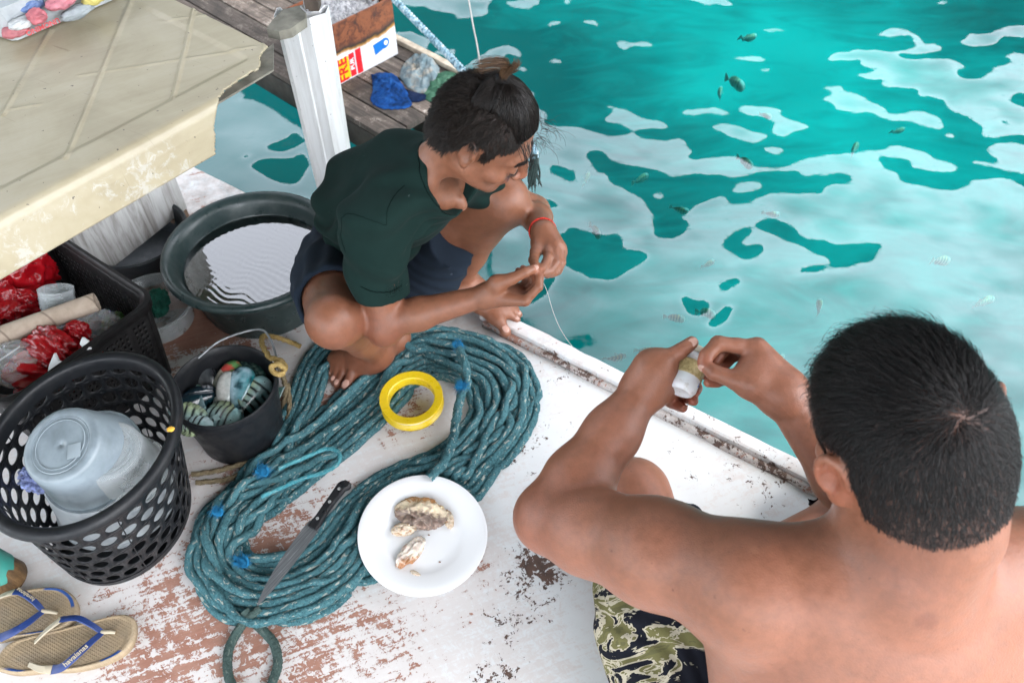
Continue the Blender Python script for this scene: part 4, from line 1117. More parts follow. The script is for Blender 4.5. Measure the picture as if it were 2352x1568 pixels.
def make_tubs():
    bc = at(138, 1020, .34)
    ax = unit([-.14, -.26, .95])
    o, Mf = tub('food_tub', 'big cloudy plastic tub lying bottom up on top in the basket', bc, ax, .070, .092, .095, M_MILKY)
    X = Mf[:, 0]; Y = Mf[:, 1]
    em = simple('embossed_milky_plastic', (.25, .295, .325), .35)
    MB().box(bc + Mf @ np.array([.026, -.018, .0002]), (.023, .026, .0012), Mf.T, .0004).build('moulded_mark', em, o)
    MB().tube([bc + Mf @ np.array([.044 * math.cos(a), .044 * math.sin(a), .0]) for a in np.linspace(0, 2 * PI, 60, endpoint=False)], .0008, 5, True).build('moulded_ring', em, o)
    cl = M_CLEAR
    tub('food_tub', 'clear ridged tub wedged under the big cloudy tub in the basket', bc + np.array([.06, .012, -.035]), unit([.05, -.1, .95]), .060, .076, .095, M_CLEAR)
    tub('food_tub', 'wide silvery tub low in the basket, seen through its holes', QC + np.array([.010, .0, .19]), unit([.05, -.05, 1]), .098, .110, .125, M_SILV)
    mb = MB(); mb.add(*displace_ball(QC + np.array([-.085, -.035, .20]), (.028, .02, .03), None, .35, 2.5, 9, 4)); 
    tag(mb.build('printed_wrapper', simple('blue_white_print', (.25, .3, .55), .4, .7, 120)), 'crumpled blue and white wrapper at the left inside the basket', 'wrapper')
make_tubs()

# ---- black crate of rubbish
ZC = .25
def make_crate():
    A, B, D = at(96, 520, ZC), at(340, 680, ZC), at(226, 786, ZC)
    U = unit(B - A); L = np.linalg.norm(B - A) + .02; W_ = np.array([-U[1], U[0], 0]); W_ = W_ if W_ @ (D - B) > 0 else -W_
    wid = .34; A = A - U * .01
    ctr = A + U * L / 2 + W_ * wid / 2; ctr[2] = 0
    t = thing('crate', 'black perforated plastic crate full of red plastic bags and rubbish', 'crate', ctr)
    def corner(s, tt, z, rr=.035):
        k = .9 + .1 * (z / ZC); return ctr + U * s * (L / 2) * k + W_ * tt * (wid / 2) * k + np.array([0, 0, z])
    def loop(z, grow=0.0, n=8, rr=.035):
        P = []; k = .9 + .1 * (z / ZC); hx, hy = L / 2 * k + grow, wid / 2 * k + grow
        for sx, sy, a0 in ((1, 1, 0), (-1, 1, 90), (-1, -1, 180), (1, -1, 270)):
            for q in range(n):
                a = R(a0 + 90 * q / (n - 1)); P.append(ctr + U * (sx * (hx - rr) + rr * math.cos(a)) + W_ * (sy * (hy - rr) + rr * math.sin(a)) + np.array([0, 0, z]))
        return np.array(P)
    def wall(s0, t0, s1, t1, n):
        def fn(u, v):
            z = .012 + (ZC - .024) * v
            return corner(s0, t0, z) * (1 - u) + corner(s1, t1, z) * u
        return perf(fn, n, 15, .26, False, False, skip=lambda i, j: j in (0, 13, 14) or i in (0, n - 1) or i % 9 == 4, n=8)
    e = .985
    for (a_, b_, c_, d_, n) in ((-.9, -e, .9, -e, 30), (e, -.9, e, .9, 27), (-.9, e, .9, e, 30), (-e, -.9, -e, .9, 27)):
        V, F = wall(a_, b_, c_, d_, n); welded('crate_wall', V, F, M_BLACK2, t, .003)
    for sx, sy in ((1, 1), (1, -1), (-1, 1), (-1, -1)):
        V = []; F = []; n = 8; zs = np.linspace(.005, ZC - .005, 6)
        for z in zs:
            k = .9 + .1 * (z / ZC); a_ = ctr + U * sx * (L / 2 * k) * .9 + W_ * sy * (wid / 2 * k) * e
            for q in range(n):
                f = q / (n - 1); an = f * PI / 2
                V.append(ctr + U * sx * (L / 2 * k) * (.9 + .085 * math.sin(an)) + W_ * sy * (wid / 2 * k) * (.9 + .085 * math.cos(an)) + np.array([0, 0, z]))
        for r in range(5):
            for q in range(n - 1): F.append((r * n + q, r * n + q + 1, (r + 1) * n + q + 1, (r + 1) * n + q))
        welded('corner_post', V, F, M_BLACK2, t, .005)
    mb = MB(); P0, P1, P2, P3 = loop(ZC - .022, .009), loop(ZC, .009), loop(ZC + .002, .001), loop(ZC - .006, -.007); N = len(P0)
    V = np.vstack([P0, P1, P2, P3]); F = []
    for r in range(3):
        for q in range(N): F.append((r * N + q, r * N + (q + 1) % N, (r + 1) * N + (q + 1) % N, (r + 1) * N + q))
    mb.add(V, F); o = mb.build('rim', M_BLACK2, t, True, None, 40); o.modifiers.new('thickness', 'SOLIDIFY').thickness = .003
    mb = MB(); mb.add(loop(.004), [tuple(range(N))]); o = mb.build('crate_floor', M_BLACK2, t, False); o.modifiers.new('thickness', 'SOLIDIFY').thickness = .006
make_crate()
def thin_film(name, c, op=.75, rough=.22, bs=45):
    m, nt, b = new_mat(name); v = coords(nt)
    cre = nd(nt, 'ShaderNodeTexVoronoi', {'Vector': nd(nt, 'ShaderNodeMapping', {'Vector': v, 'Scale': (1, 1, 1)}), 'Scale': bs}, feature='DISTANCE_TO_EDGE').outputs[0]
    n = noise(nt, v, bs * .9, 5, .6, 1.5)
    setp(nt, b, col=mixc(nt, noise(nt, v, 14, 4), tuple(x * .6 for x in c), tuple(min(1, x * 1.25) for x in c)), rough=rough, normal=bump(nt, math_(nt, 'ADD', n, math_(nt, 'MULTIPLY', cre, .8)), .5, .010), sss=.15)
    tr = nd(nt, 'ShaderNodeBsdfTransparent', {'Color': tuple(min(1, x * 2 + .1) for x in c)})
    nt.links.new(nd(nt, 'ShaderNodeMixShader', {0: op, 1: tr, 2: b}).outputs[0], nt.nodes['Material Output'].inputs[0])
    return m
def rubbish():
    red = thin_film('red_bag_film', (.27, .004, .008), .92, .2, 11)
    clr = thin_film('clear_film', (.62, .62, .62), .30, .12)
    def lump(name, label, cat, x, y, z, rad, seed, m, amp=.38, fr=2.2, rot=0.0, sub=5, group=None):
        M = np.array([[math.cos(rot), math.sin(rot), 0], [-math.sin(rot), math.cos(rot), 0], [0, 0, 1]])
        mb = MB(); mb.add(*displace_ball(at(x, y, z), rad, M, amp * .85, fr * .8, seed, sub, 2)); o = mb.build(name, m, None, True, None, 50)
        return tag(o, label, cat, group)
    g = 'red plastic bags in the crate'
    lump('plastic_bag', 'red plastic bag standing tall at the crate\'s back wall', 'bag', 62, 625, .19, (.055, .045, .075), 2, red, .42, 2.0, .5, 5, g)
    lump('plastic_bag', 'red plastic bag at the left edge beside the tall red bag', 'bag', 8, 680, .17, (.06, .075, .05), 3, red, .4, 2.2, .3, 5, g)
    lump('plastic_bag', 'small red plastic bag behind the stack of clear cups', 'bag', 70, 705, .15, (.055, .045, .05), 4, red, .36, 2.6, 0, 5, g)
    lump('plastic_bag', 'bulky red plastic bag in front of the cardboard tube', 'bag', 118, 800, .20, (.062, .042, .04), 6, red, .34, 2.4, -.5, 5, g)
    lump('plastic_bag', 'little knotted red plastic bag next to crumpled clear film', 'bag', 178, 763, .205, (.024, .022, .024), 7, red, .36, 2.4, 0, 5, g)
    lump('plastic_bag', 'flat red plastic bag under the crate\'s front rim', 'bag', 190, 800, .15, (.045, .03, .025), 8, red, .3, 2.4, -.6, 5, g)
    lump('plastic_bag', 'red plastic bag low behind the laundry basket rim', 'bag', 100, 860, .17, (.07, .05, .05), 9, red, .34, 2.2, 0, 5, g)
    lump('plastic_film', 'crumpled clear plastic film at the end of the cardboard tube', 'film', 218, 750, .165, (.045, .036, .028), 11, clr, .5, 3.2, .4)
    lump('plastic_film', 'clear plastic bag slumped at the left beside the basket rim', 'film', 45, 835, .19, (.06, .05, .04), 12, clr, .3, 1.8, 0)
    lump('plastic_film', 'clear film with striped print tucked beneath the tube', 'film', 150, 752, .17, (.04, .025, .02), 14, clr, .4, 2.4, 0)
    lump('leaf_wrap', 'crumpled green wrapper deep in the crate\'s corner', 'wrapper', 262, 745, .12, (.022, .03, .022), 13, simple('green_wrapper', (.05, .13, .025), .4, .5, 40), .4, 2.5)
    fo = simple('white_foam', (.62, .63, .64), .7, .05, 60, .15, 200)
    for lab, P in (('torn white foam shard leaning on the red bag by the basket rim', [(106, 870), (112, 838), (124, 810), (132, 828), (150, 832), (160, 852), (135, 866)]), ('small curved white foam shard beside the little red bag', [(182, 790), (188, 774), (200, 782), (206, 802), (196, 804)])):
        o3 = np.array([at(x, y, .215 + (880 - y) * .0004) for x, y in P])
        mb = MB(); mb.hull(o3, np.array([.002, .004, -.004])); tag(mb.build('foam_shard', fo, None, False, None, 35, .0008), lab, 'foam')
    # cardboard tube
    a, b = at(-30, 783, .215), at(222, 693, .235)
    ax = unit(b - a); Mf = frame(ax, (0, 0, 1)).T; L = np.linalg.norm(b - a)
    m, nt, bs = new_mat('brown_cardboard'); v = coords(nt)
    sp = nd(nt, 'ShaderNodeMapping', {'Vector': v, 'Rotation': (0, 0, -math.atan2(ax[1], ax[0]) - .62), 'Scale': (1, 1, 0)})
    wv = nd(nt, 'ShaderNodeTexWave', {'Vector': sp, 'Scale': 4.2, 'Distortion': .0}).outputs['Fac']
    c = ramp(nt, noise(nt, v, 40, 6, .65), [(.3, (.26, .205, .155)), (.7, (.38, .31, .245))])
    c = mixc(nt, ramp(nt, wv, [(.0, .75), (.012, 0.0)]), c, (.12, .085, .06))
    setp(nt, bs, col=c, rough=.85)
    mb = MB(); mb.lathe([(.0205, 0), (.0205, L), (.0180, L), (.0180, 0), (.0205, 0)], a, 40, Mf)
    tag(mb.build('cardboard_tube', m), 'brown cardboard tube lying across the red bags in the crate', 'tube')
    # nested clear cups
    cp = at(132, 690, .20); ax = unit([.05, .45, .9]); Mf = frame(ax, (1, 0, 0)).T
    for k in range(7):
        c_ = cp + ax * (.0065 * k - .012)
        mb = MB(); mb.lathe([(.001, -.052), (.024, -.052), (.025, -.05), (.034, -.006), (.0345, 0), (.0362, .0008), (.0362, -.001), (.0335, -.003), (.0242, -.049), (.001, -.051)], c_, 48, Mf)
        tag(mb.build('plastic_cup', M_CLEAR), 'clear plastic cup in the nested stack beside the cardboard tube', 'cup', 'nested clear cups in the crate')
rubbish()
def make_side_tub():
    c = at(345, 690, .07); c[2] = 0
    o = MB().lathe([(.001, .003), (.080, .003), (.092, .062), (.098, .066), (.100, .066), (.1005, .060), (.095, .058), (.084, 0), (.001, 0)], c, 72).build('clear_tub', M_CLEAR, None, True, None, 50)
    tag(o, 'clear round tub holding a green cloth, between crate and basin', 'tub')
    mb = MB(); mb.add(*displace_ball(at(362, 695, .035), (.024, .034, .03), None, .4, 2.2, 21, 5)); tag(mb.build('green_cloth', simple('green_cotton', (.006, .075, .05), .95, .3, 60, .5, 300)), 'small dark green cloth crumpled in the clear tub', 'cloth')
make_side_tub()

# ---- plate, cooked fish, spool, knife
def make_plate():
    pn = unit([.085, -.075, 1.0]); c = at(970, 1224, .026); c[2] = .010; Mp = frame(pn, (1, 0, 0)).T
    r = .1275; z0 = .004
    prof = [(.001, z0 + .0045), (.060, z0 + .0045), (.072, z0 + .0055), (.080, z0 + .0085), (.088, z0 + .0115), (.110, z0 + .0145), (.1255, z0 + .0165), (.1275, z0 + .0155), (.1265, z0 + .0135), (.110, z0 + .0105), (.085, z0 + .006), (.074, z0 + .001), (.066, z0 - .0015), (.062, z0 - .0015), (.060, z0 + .001), (.001, z0 + .001)]
    m, nt, b = new_mat('glazed_white_plate'); v = coords(nt)
    setp(nt, b, col=mixc(nt, ramp(nt, noise(nt, v, 30, 5, .7), [(.66, 0.0), (.78, .5)]), (.76, .765, .77), (.50, .42, .34)), rough=.12, coat=.2)
    o = MB().lathe(prof, c, 128, Mp).build('plate', m, None, True, None, 60)
    # rests on the ropes at its left rim and on the deck
    tag(o, 'white round plate holding scraps of cooked fish', 'plate')
    zt = z0 + .0045
    def onp(x, y, dz):
        d = ray(x, y); p0 = c + pn * (zt + dz); return CAM3 + d * (((p0 - CAM3) @ pn) / (d @ pn))
    def scrap(label, x, y, rad, rot, seed, fnc, dz=.010, amp=.22, fr=2.6):
        M = np.array([[math.cos(rot), math.sin(rot), 0], [-math.sin(rot), math.cos(rot), 0], [0, 0, 1]])
        V, F = displace_ball((0, 0, 0), rad, None, amp, fr, seed, 5)
        C = fnc(V / np.asarray(rad), fbm(V[:, 0] * 260 + seed, V[:, 1] * 260, V[:, 2] * 260, 3))
        P = onp(x, y, dz); W = V @ M; W[:, 2] = np.maximum(W[:, 2], .0006 - dz); W = W @ Mp.T + P
        me = mesh_np('cooked_fish', W, F); col_attr(me, C); tag(link('cooked_fish', me, M_FLESH), label, 'food', 'cooked fish on the white plate')
    M_FLESH = tint_mat('cooked_fish_flesh', .5, .25, 160, .6, 220, sss=.1)
    def mixv(a, b, f): f = np.clip(f, 0, 1)[:, None]; return np.asarray(a) * (1 - f) + np.asarray(b) * f
    def f1(q, n):
        k = q[:, 1] + .35 * n
        C = mixv((.17, .12, .095), (.68, .56, .40), (k + .22) * 5); C = mixv(C, (.40, .20, .07), (k - .62) * 5); C = mixv(C, (.42, .31, .24), (n - .25) * 1.5 * (k < .1)); return C
    def f2(q, n): return mixv((.64, .53, .41), (.38, .22, .11), n * 1.2 + .1)
    def f3(q, n):
        C = mixv((.66, .56, .46), (.70, .61, .54), n + .3); return mixv(C, (.33, .15, .06), (-q[:, 1] * .6 - q[:, 0] * .7 - .45 + .3 * n) * 4)
    scrap('largest chunk of cooked fish, cream skin over dark meat', 968, 1178, (.046, .030, .014), -.12, 3, f1, .010, .36, 1.7)
    scrap('small pale folded bit of cooked fish left of the chunk', 928, 1215, (.024, .013, .010), .2, 5, f2, .007)
    scrap('long pale strip of cooked fish with browned end, nearest the viewer', 943, 1268, (.034, .016, .012), .95, 8, f3, .008, .34, 1.8)
    scrap('thin flake of cooked fish curling at the right of the chunk', 1030, 1192, (.009, .018, .006), .25, 9, f2, .006, .4)
    scrap('tiny pale crumb of fish near the plate\'s front edge', 955, 1318, (.012, .005, .004), -.5, 10, f2, .003)
    for k, (x, y) in enumerate(((985, 1228), (1058, 1250), (875, 1148), (1010, 1290), (880, 1268))):
        mb = MB(); mb.add(*displace_ball(onp(x, y, .001), (.0022, .0015, .001), None, .4, 2, k, 2)); tag(mb.build('crumb', simple('brown_crumb', (.22, .12, .08), .7)), 'tiny brown fish crumb lying on the white plate', 'crumb', 'crumbs on the white plate')
make_plate()
def make_spool():
    c = at(948, 928, .020); c[2] = .019
    prof = [(.0535, .002), (.0700, .0), (.0705, .003), (.064, .0075), (.0615, .012), (.0615, .018), (.064, .0235), (.0705, .028), (.0700, .031), (.0535, .029), (.0515, .027), (.0515, .004), (.0535, .002)]
    m = plastic('yellow_spool_plastic', (.60, .42, .010), .3, (.30, .2, .05), .25, 20)
    Mf = frame(unit([-.03, -.05, 1]), (1, 0, 0)).T
    o = MB().lathe(prof, c, 96, Mf).build('fishing_spool', m, None, True, None, 30)
    tag(o, 'yellow plastic ring spool for fishing line, lying on the coiled rope', 'spool')
    mb = MB()
    for k in range(7): mb.tube([c + Mf @ np.array([.0622 * math.cos(a), .0622 * math.sin(a), .0115 + k * .0012]) for a in np.linspace(0, 2 * PI, 64, endpoint=False)], .0006, 5, True)
    mb.build('wound_line', simple('pale_nylon_line', (.55, .5, .3), .3), o)
make_spool()
def make_knife():
    tip, neck, end = at(592, 1390, .060), at(728, 1203, .072), at(793, 1112, .078)
    t = thing('kitchen_knife', 'kitchen knife with black riveted handle lying across the rope coil', 'knife', (tip + end) / 2)
    ax = unit(neck - tip); n = np.array([0, 0, 1.0]); n = unit(n - ax * (n @ ax)); b = np.cross(n, ax)          # b: to the left of tip->handle
    L = np.linalg.norm(neck - tip); L2 = np.linalg.norm(end - neck)
    def P(s, w, z): return tip + ax * s + b * w + n * z
    px = [(0, 0), (.06 * L, .007), (.18 * L, .0155), (.35 * L, .023), (.6 * L, .028), (.9 * L, .029), (1.0 * L, .026)]
    V = []; F = []
    for s, w in px:
        for (ww, z) in ((w * .62 + .001, .0011), (-w * .38, .0001), (-w * .38, -.0001), (w * .62 + .001, -.0011)): V.append(P(s, ww, z))
    for i in range(len(px) - 1):
        for k in range(4): F.append((i * 4 + k, i * 4 + (k + 1) % 4, (i + 1) * 4 + (k + 1) % 4, (i + 1) * 4 + k))
    F += [(0, 1, 2, 3), tuple(len(V) - 4 + k for k in range(4))]
    m, nt, bs = new_mat('scratched_steel'); v = coords(nt)
    ang = math.atan2(ax[1], ax[0])
    sc_ = noise(nt, nd(nt, 'ShaderNodeMapping', {'Vector': coords(nt, (1, 1, 1), (0, 0, -ang + .12)), 'Scale': (14, 420, 1)}), 1.0, 4, .7)
    setp(nt, bs, col=ramp(nt, sc_, [(.4, (.16, .165, .175)), (.62, (.24, .245, .255)), (.72, (.55, .55, .56))]).outputs[0], metal=.65, rough=.42, normal=bump(nt, sc_, .2, .001))
    MB().add(V, F).build('blade', m, t, True, None, 20)
    hm = plastic('black_handle_plastic', (.009, .009, .011), .32, (.06, .06, .06), .2)
    prof = [(-.012, .0095, -.011), (.0, .0105, -.0115), (.012, .009, -.0095), (.035, .010, -.0075), (.06, .0105, -.0085), (.085, .0115, -.0105), (L2 * .94, .012, -.015), (L2, .008, -.016), (L2 + .006, .0, -.012)]
    V = []; F = []
    for s, w1, w2 in prof:
        for z, k in ((.0055, .7), (.0075, 0), (-.0075, 0), (-.0055, .7)):
            pass
        for (ww, z) in ((w1, .003), (w1 * .75, .0075), (w2 * .75, .0075), (w2, .003), (w2, -.003), (w2 * .75, -.0075), (w1 * .75, -.0075), (w1, -.003)): V.append(neck + ax * s + b * (ww + .003) + n * z)
    for i in range(len(prof) - 1):
        for k in range(8): F.append((i * 8 + k, i * 8 + (k + 1) % 8, (i + 1) * 8 + (k + 1) % 8, (i + 1) * 8 + k))
    F += [tuple(range(8)), tuple(len(V) - 8 + k for k in range(8))]
    o = MB().add(V, F).build('handle', hm, t, True, None, 40)
    rv = simple('steel_rivet', (.5, .5, .5), .3, .1, metal=.6)
    for s in (.008, .048, L2 - .016): MB().lathe([(.0005, .0003), (.003, .0003), (.0034, -.0005)], neck + ax * s + b * .003 + n * .0078, 16, frame(n, ax).T).build('rivet', rv, o)
make_knife()

# ---- table-top box
def make_tablebox():
    z0 = ZT - .0005
    P = [at(-60, 66, z0), at(32, 98, z0), at(282, -8, z0), at(330, -30, z0), at(60, -120, z0)]
    t = thing('storage_box', 'clear plastic box with red and blue packets inside, on the beige table', 'box', sum(P) / 5)
    c = sum(P) / 5; th = .075
    B = spline(np.vstack([P, P[:1]]), 41)[:-1]
    B = np.array([P[0] * (1 - f) + P[1] * f for f in np.linspace(0, .93, 8)] + [P[0] * .03 + P[1] * .95 + P[2] * .02, P[1] * .97 + P[2] * .03] + [P[1] * (1 - f) + P[2] * f for f in np.linspace(.06, 1, 10)] + [P[3], P[4]])
    V = []; F = []; n = len(B); lv = [(0, .985), (.003, .995), (.010, 1.0), (.055, 1.03), (.066, 1.045), (.070, 1.04)]
    for z, s in lv:
        for p in B: V.append(c + (p - c) * s + np.array([0, 0, z]))
    for k in range(len(lv) - 1):
        for j in range(n): F.append((k * n + j, k * n + (j + 1) % n, (k + 1) * n + (j + 1) % n, (k + 1) * n + j))
    F.append(tuple(range(n))); F.append(tuple(range(len(V) - n, len(V))))
    MB().add(V, F).build('box_body', clear_plastic('cloudy_box_plastic', (.86, .88, .9), .82, .3, (.42, .45, .47)), t, True, None, 40)
    x = unit(P[2] - P[1]); y = np.cross([0, 0, 1.0], x)
    def packet(name, label, px, py, z, size, cc, seed, rot=0):
        mb = MB(); mb.add(*displace_ball(at(px, py, ZT + z), size, np.stack([x, y, [0, 0, 1.0]]), .22, 1.8, seed, 4))
        o = mb.build(name, simple(name + '_print', tuple(x * .55 + .10 for x in cc), .5, .35, 40), None, True, None, 70); tag(o, label, 'packet')
    packet('snack_packet', 'blue packet inside the clear box on the table', 74, 14, .05, (.024, .012, .012), (.03, .14, .45), 3)
    packet('snack_packet', 'round red packet inside the clear box on the table', 84, 38, .042, (.018, .016, .015), (.55, .03, .07), 4)
    packet('snack_packet', 'red packet at the near corner of the clear box', 35, 70, .022, (.026, .016, .012), (.55, .06, .09), 5)
    packet('snack_packet', 'pink packet in the middle of the clear box', 140, 4, .05, (.03, .018, .014), (.6, .10, .16), 6)
    packet('snack_packet', 'grey packet at the long side of the clear box', 178, 28, .02, (.035, .012, .012), (.25, .3, .33), 7)
    packet('snack_packet', 'yellow packet at the far end of the clear box', 215, -6, .035, (.025, .014, .014), (.6, .5, .04), 8)
    packet('snack_packet', 'white packet at the near end of the clear box', 50, 52, .036, (.026, .016, .01), (.6, .62, .63), 9)
    tx = at(100, 58, ZT + .018)
    sd = unit(np.array([-y[0], -y[1], .12]))
    out = -y if (-y)[1] < 0 else y
    add_text('red_print', 'UNOMINO', .0145, at(96, 60, ZT + .016) + out * .004, -x, np.array([0, 0, -1.0]), simple('faded_red_ink', (.55, .07, .08), .5), t, .0003, 'CENTER', .0003)
make_tablebox()

# ---- teal sleeve on a brown wooden stump, at the left edge
def make_stump():
    c = at(25, 1330, 0)
    t = thing('wooden_stump', 'brown wooden stump with torn teal sleeve at the left, beside the basket', 'stump', c)
    ax = unit([-.22, -.05, 1]); Mf = frame(ax, (1, 0, 0)).T
    m, nt, b = new_mat('wet_brown_wood'); v = coords(nt)
    setp(nt, b, rough=.6, col=ramp(nt, noise(nt, nd(nt, 'ShaderNodeMapping', {'Vector': v, 'Scale': (60, 60, 12)}), 1.0, 6, .65), [(.3, (.03, .017, .008)), (.5, (.12, .065, .025)), (.7, (.22, .13, .055))]).outputs[0], normal=bump(nt, noise(nt, v, 70, 5), .5, .003))
    MB().lathe([(.001, .0), (.034, .0), (.037, .006), (.036, .03), (.034, .06), (.033, .11), (.001, .11)], c, 40, Mf).build('stump_wood', m, t)
    V = []; F = []; n = 48
    for k, (r, z) in enumerate(((.0375, .042), (.037, .06), (.0365, .09), (.036, .14), (.03, .15), (.001, .15))):
        for j in range(n):
            a = 2 * PI * j / n; zz = z + (.010 * noise3(np.array([j * .35]), np.array([1.0]), np.array([2.0]))[0] if k == 0 else 0)
            V.append(c + Mf @ np.array([r * math.cos(a), r * math.sin(a), zz]))
    for k in range(5):
        for j in range(n): F.append((k * n + j, k * n + (j + 1) % n, (k + 1) * n + (j + 1) % n, (k + 1) * n + j))
    MB().add(V, F).build('sleeve', plastic('teal_plastic_sleeve', (.035, .24, .20), .5, (.1, .15, .13), .4), t)
make_stump()

# ---- flip-flops
def c8(x, y): return .3401 * x, 1035 + .3401 * y
def make_flip(label, outl, T, h1, h2, pin, seed, txt):
    zt = .017
    P = np.array([at(*c8(x, y), zt) for x, y in np.array(outl, float).reshape(-1, 2)])
    B = spline(np.vstack([P, P[:1]]), 161)[:-1]; c = B.mean(0); n = len(B)
    t = thing('flip_flop', label, 'flip flop', c * [1, 1, 0], 'pair of flip flops on the deck')
    V = []; C = []; rings = np.concatenate([np.linspace(0, .8, 9), np.linspace(.83, 1.0, 10)])
    for s in rings:
        q = c + (B - c) * s
        V.append(q + np.array([0, 0, 1])[None] * (.0022 * np.clip((s - .86) / .05, 0, 1) - .004 * np.clip((s - .975) / .025, 0, 1)))
        nn = fbm(q[:, 0] * 45 + seed, q[:, 1] * 45, 0 * q[:, 0], 3)
        tan = np.array([.27, .20, .12])[None] * (1 + .16 * nn)[:, None]; dirt = np.clip(.5 - np.abs(s - .45) * 1.4 + nn * .5, 0, .6)[:, None]
        tan = tan * (1 - dirt) + np.array([.14, .11, .08]) * dirt
        ang = noise3(np.arange(n) * .06 + seed, 0 * B[:, 0], 0 * B[:, 0] + seed)
        if .88 < s < .955:
            bl = np.clip(ang * 9 + .6, 0, 1)[:, None]; tan = tan * (1 - bl) + np.array([.006, .05, .20]) * bl
        if s > .96: tan = np.array([.31, .24, .155])[None] * (1 + .12 * nn)[:, None]
        C.append(tan)
    V = list(V); F = []
    nr = len(rings)
    for z, s in ((-.009, 1.004), (-.0165, .99)):
        V.append(c + (B - c) * s + np.array([0, 0, z])); C.append(np.tile([.28, .21, .13], (n, 1)) * (1 + .1 * noise3(np.arange(n) * .3, 0 * B[:, 0], 0 * B[:, 0])[:, None]))
    V = np.vstack(V); C = np.vstack(C)
    for k in range(nr + 1):
        for j in range(n): F.append((k * n + j, k * n + (j + 1) % n, (k + 1) * n + (j + 1) % n, (k + 1) * n + j))
    F.append(tuple(range((nr + 1) * n, (nr + 2) * n))[::-1])
    me = mesh_np('sole', V, F); bm = bmesh.new(); bm.from_mesh(me); bmesh.ops.recalc_face_normals(bm, faces=bm.faces); bm.to_mesh(me); bm.free()
    me.set_sharp_from_angle(angle=R(50)); col_attr(me, C)
    link('sole', me, M_SOLE, t)
    blue = M_STRAP; cream = M_CREAM
    def ribbon(name, pts, w0, w1, m, parent):
        S = spline([at(*c8(x, y), z) for x, y, z in pts], 40); k = len(S)
        d = np.gradient(S, axis=0); d /= np.linalg.norm(d, axis=1, keepdims=True)
        V = []; F = []
        for i in range(k):
            f = i / (k - 1); w = w0 + (w1 - w0) * f; sd = np.cross(d[i], [0, 0, 1.0]); sd = unit(sd)
            up = unit(np.cross(sd, d[i])); sd2 = unit(sd + up * .35 * (1 if (sd @ (S[i] - c)) < 0 else -1)); up2 = unit(np.cross(sd2, d[i]))
            for a, z in ((-1, 0), (-.8, .0016), (.8, .0016), (1, 0), (.8, -.0016), (-.8, -.0016)): V.append(S[i] + sd2 * a * w + up2 * z)
        for i in range(k - 1):
            for q in range(6): F.append((i * 6 + q, i * 6 + (q + 1) % 6, (i + 1) * 6 + (q + 1) % 6, (i + 1) * 6 + q))
        F += [tuple(range(6)), tuple((k - 1) * 6 + q for q in range(6))]
        return MB().add(V, F).build(name, m, parent, True, None, 50), S, d
    s1, S1, d1 = ribbon('strap', h1[0], .005, .0075, blue, t)
    s2, S2, d2 = ribbon('strap', h2[0], .005, .0080, blue, t)
    for hh, par in ((h1, s1), (h2, s2)):
        if len(hh) > 1: ribbon('strap_end', hh[1], .0075, .0045, cream, par)
    a, b = [at(*c8(x, y), z) for x, y, z in pin]
    MB().tube(spline([a, (a + b) / 2 + [0, 0, .002], b], 12), np.linspace(.0042, .0028, 12), 10).build('toe_post', cream, t)
    # the maker's word printed along a strap
    i0 = txt[0]; S_, d_, par = (S2, d2, s2) if txt[1] == 2 else (S1, d1, s1)
    k = int(len(S_) * i0); x = -d_[k] if txt[2] < 0 else d_[k]
    y = np.cross([0, 0, 1.0], x); y = unit(y + np.array([0, 0, .3])); up = np.cross(unit(x), y)
    if up[2] < 0: y = -y
    y = unit(y - x * (y @ x)); up = np.cross(unit(x), y)
    add_text('lettering', 'havaianas', txt[3], S_[k] + up * .0028, x, y, M_CREAM, par, .0003, 'CENTER', .0002)
M_SOLE = tint_mat('worn_foam_sole', .85, .12, 80, .0, 300)
nt_ = M_SOLE.node_tree; b_ = nt_.nodes['Principled BSDF']
_v = coords(nt_, (1, 1, 1), (0, 0, .45))
_w1 = nd(nt_, 'ShaderNodeTexWave', {'Vector': _v, 'Scale': 62, 'Distortion': .0}, bands_direction='X'); _w2 = nd(nt_, 'ShaderNodeTexWave', {'Vector': _v, 'Scale': 62}, bands_direction='Y')
setp(nt_, b_, normal=bump(nt_, math_(nt_, 'MAXIMUM', _w1, _w2), .5, .0012))
M_STRAP = plastic('navy_rubber_strap', (.008, .028, .13), .45, (.1, .1, .12), .3)
M_CREAM = plastic('cream_rubber', (.38, .33, .24), .5, (.25, .2, .15), .4)
make_flip('worn tan flip flop with blue straps, nearer one lying in full view', [-40,1470,-20,1390,60,1300,200,1252,400,1205,640,1142,790,1106,870,1108,912,1150,905,1255,845,1350,700,1428,500,1476,300,1482,100,1500],
          (690, 1222), [[(692,1224,.024),(620,1175,.036),(520,1128,.046),(410,1137,.046)], [(412,1136,.046),(310,1215,.036),(235,1292,.020)]],
          [[(692,1224,.024),(620,1285,.034),(520,1375,.040),(420,1458,.032),(340,1478,.024)], [(350,1476,.026),(270,1470,.026),(196,1440,.022)]], [(685,1224,.024),(778,1225,.0195)], 3, (.52, 2, -1, .0125))
make_flip('worn tan flip flop with blue straps, partly cut off by the left edge', [-160,1060,-60,1000,60,965,200,932,330,918,430,930,500,985,522,1060,500,1130,400,1205,220,1242,60,1262,-60,1275,-150,1200],
          (290, 1080), [[(292,1080,.024),(230,1015,.034),(150,958,.042),(95,950,.044)], [(97,950,.044),(20,975,.038),(-40,1010,.026)]],
          [[(292,1080,.024),(200,1150,.034),(100,1215,.038),(0,1262,.030)]], [(285,1080,.024),(388,1095,.0195)], 11, (.66, 1, 1, .0105))

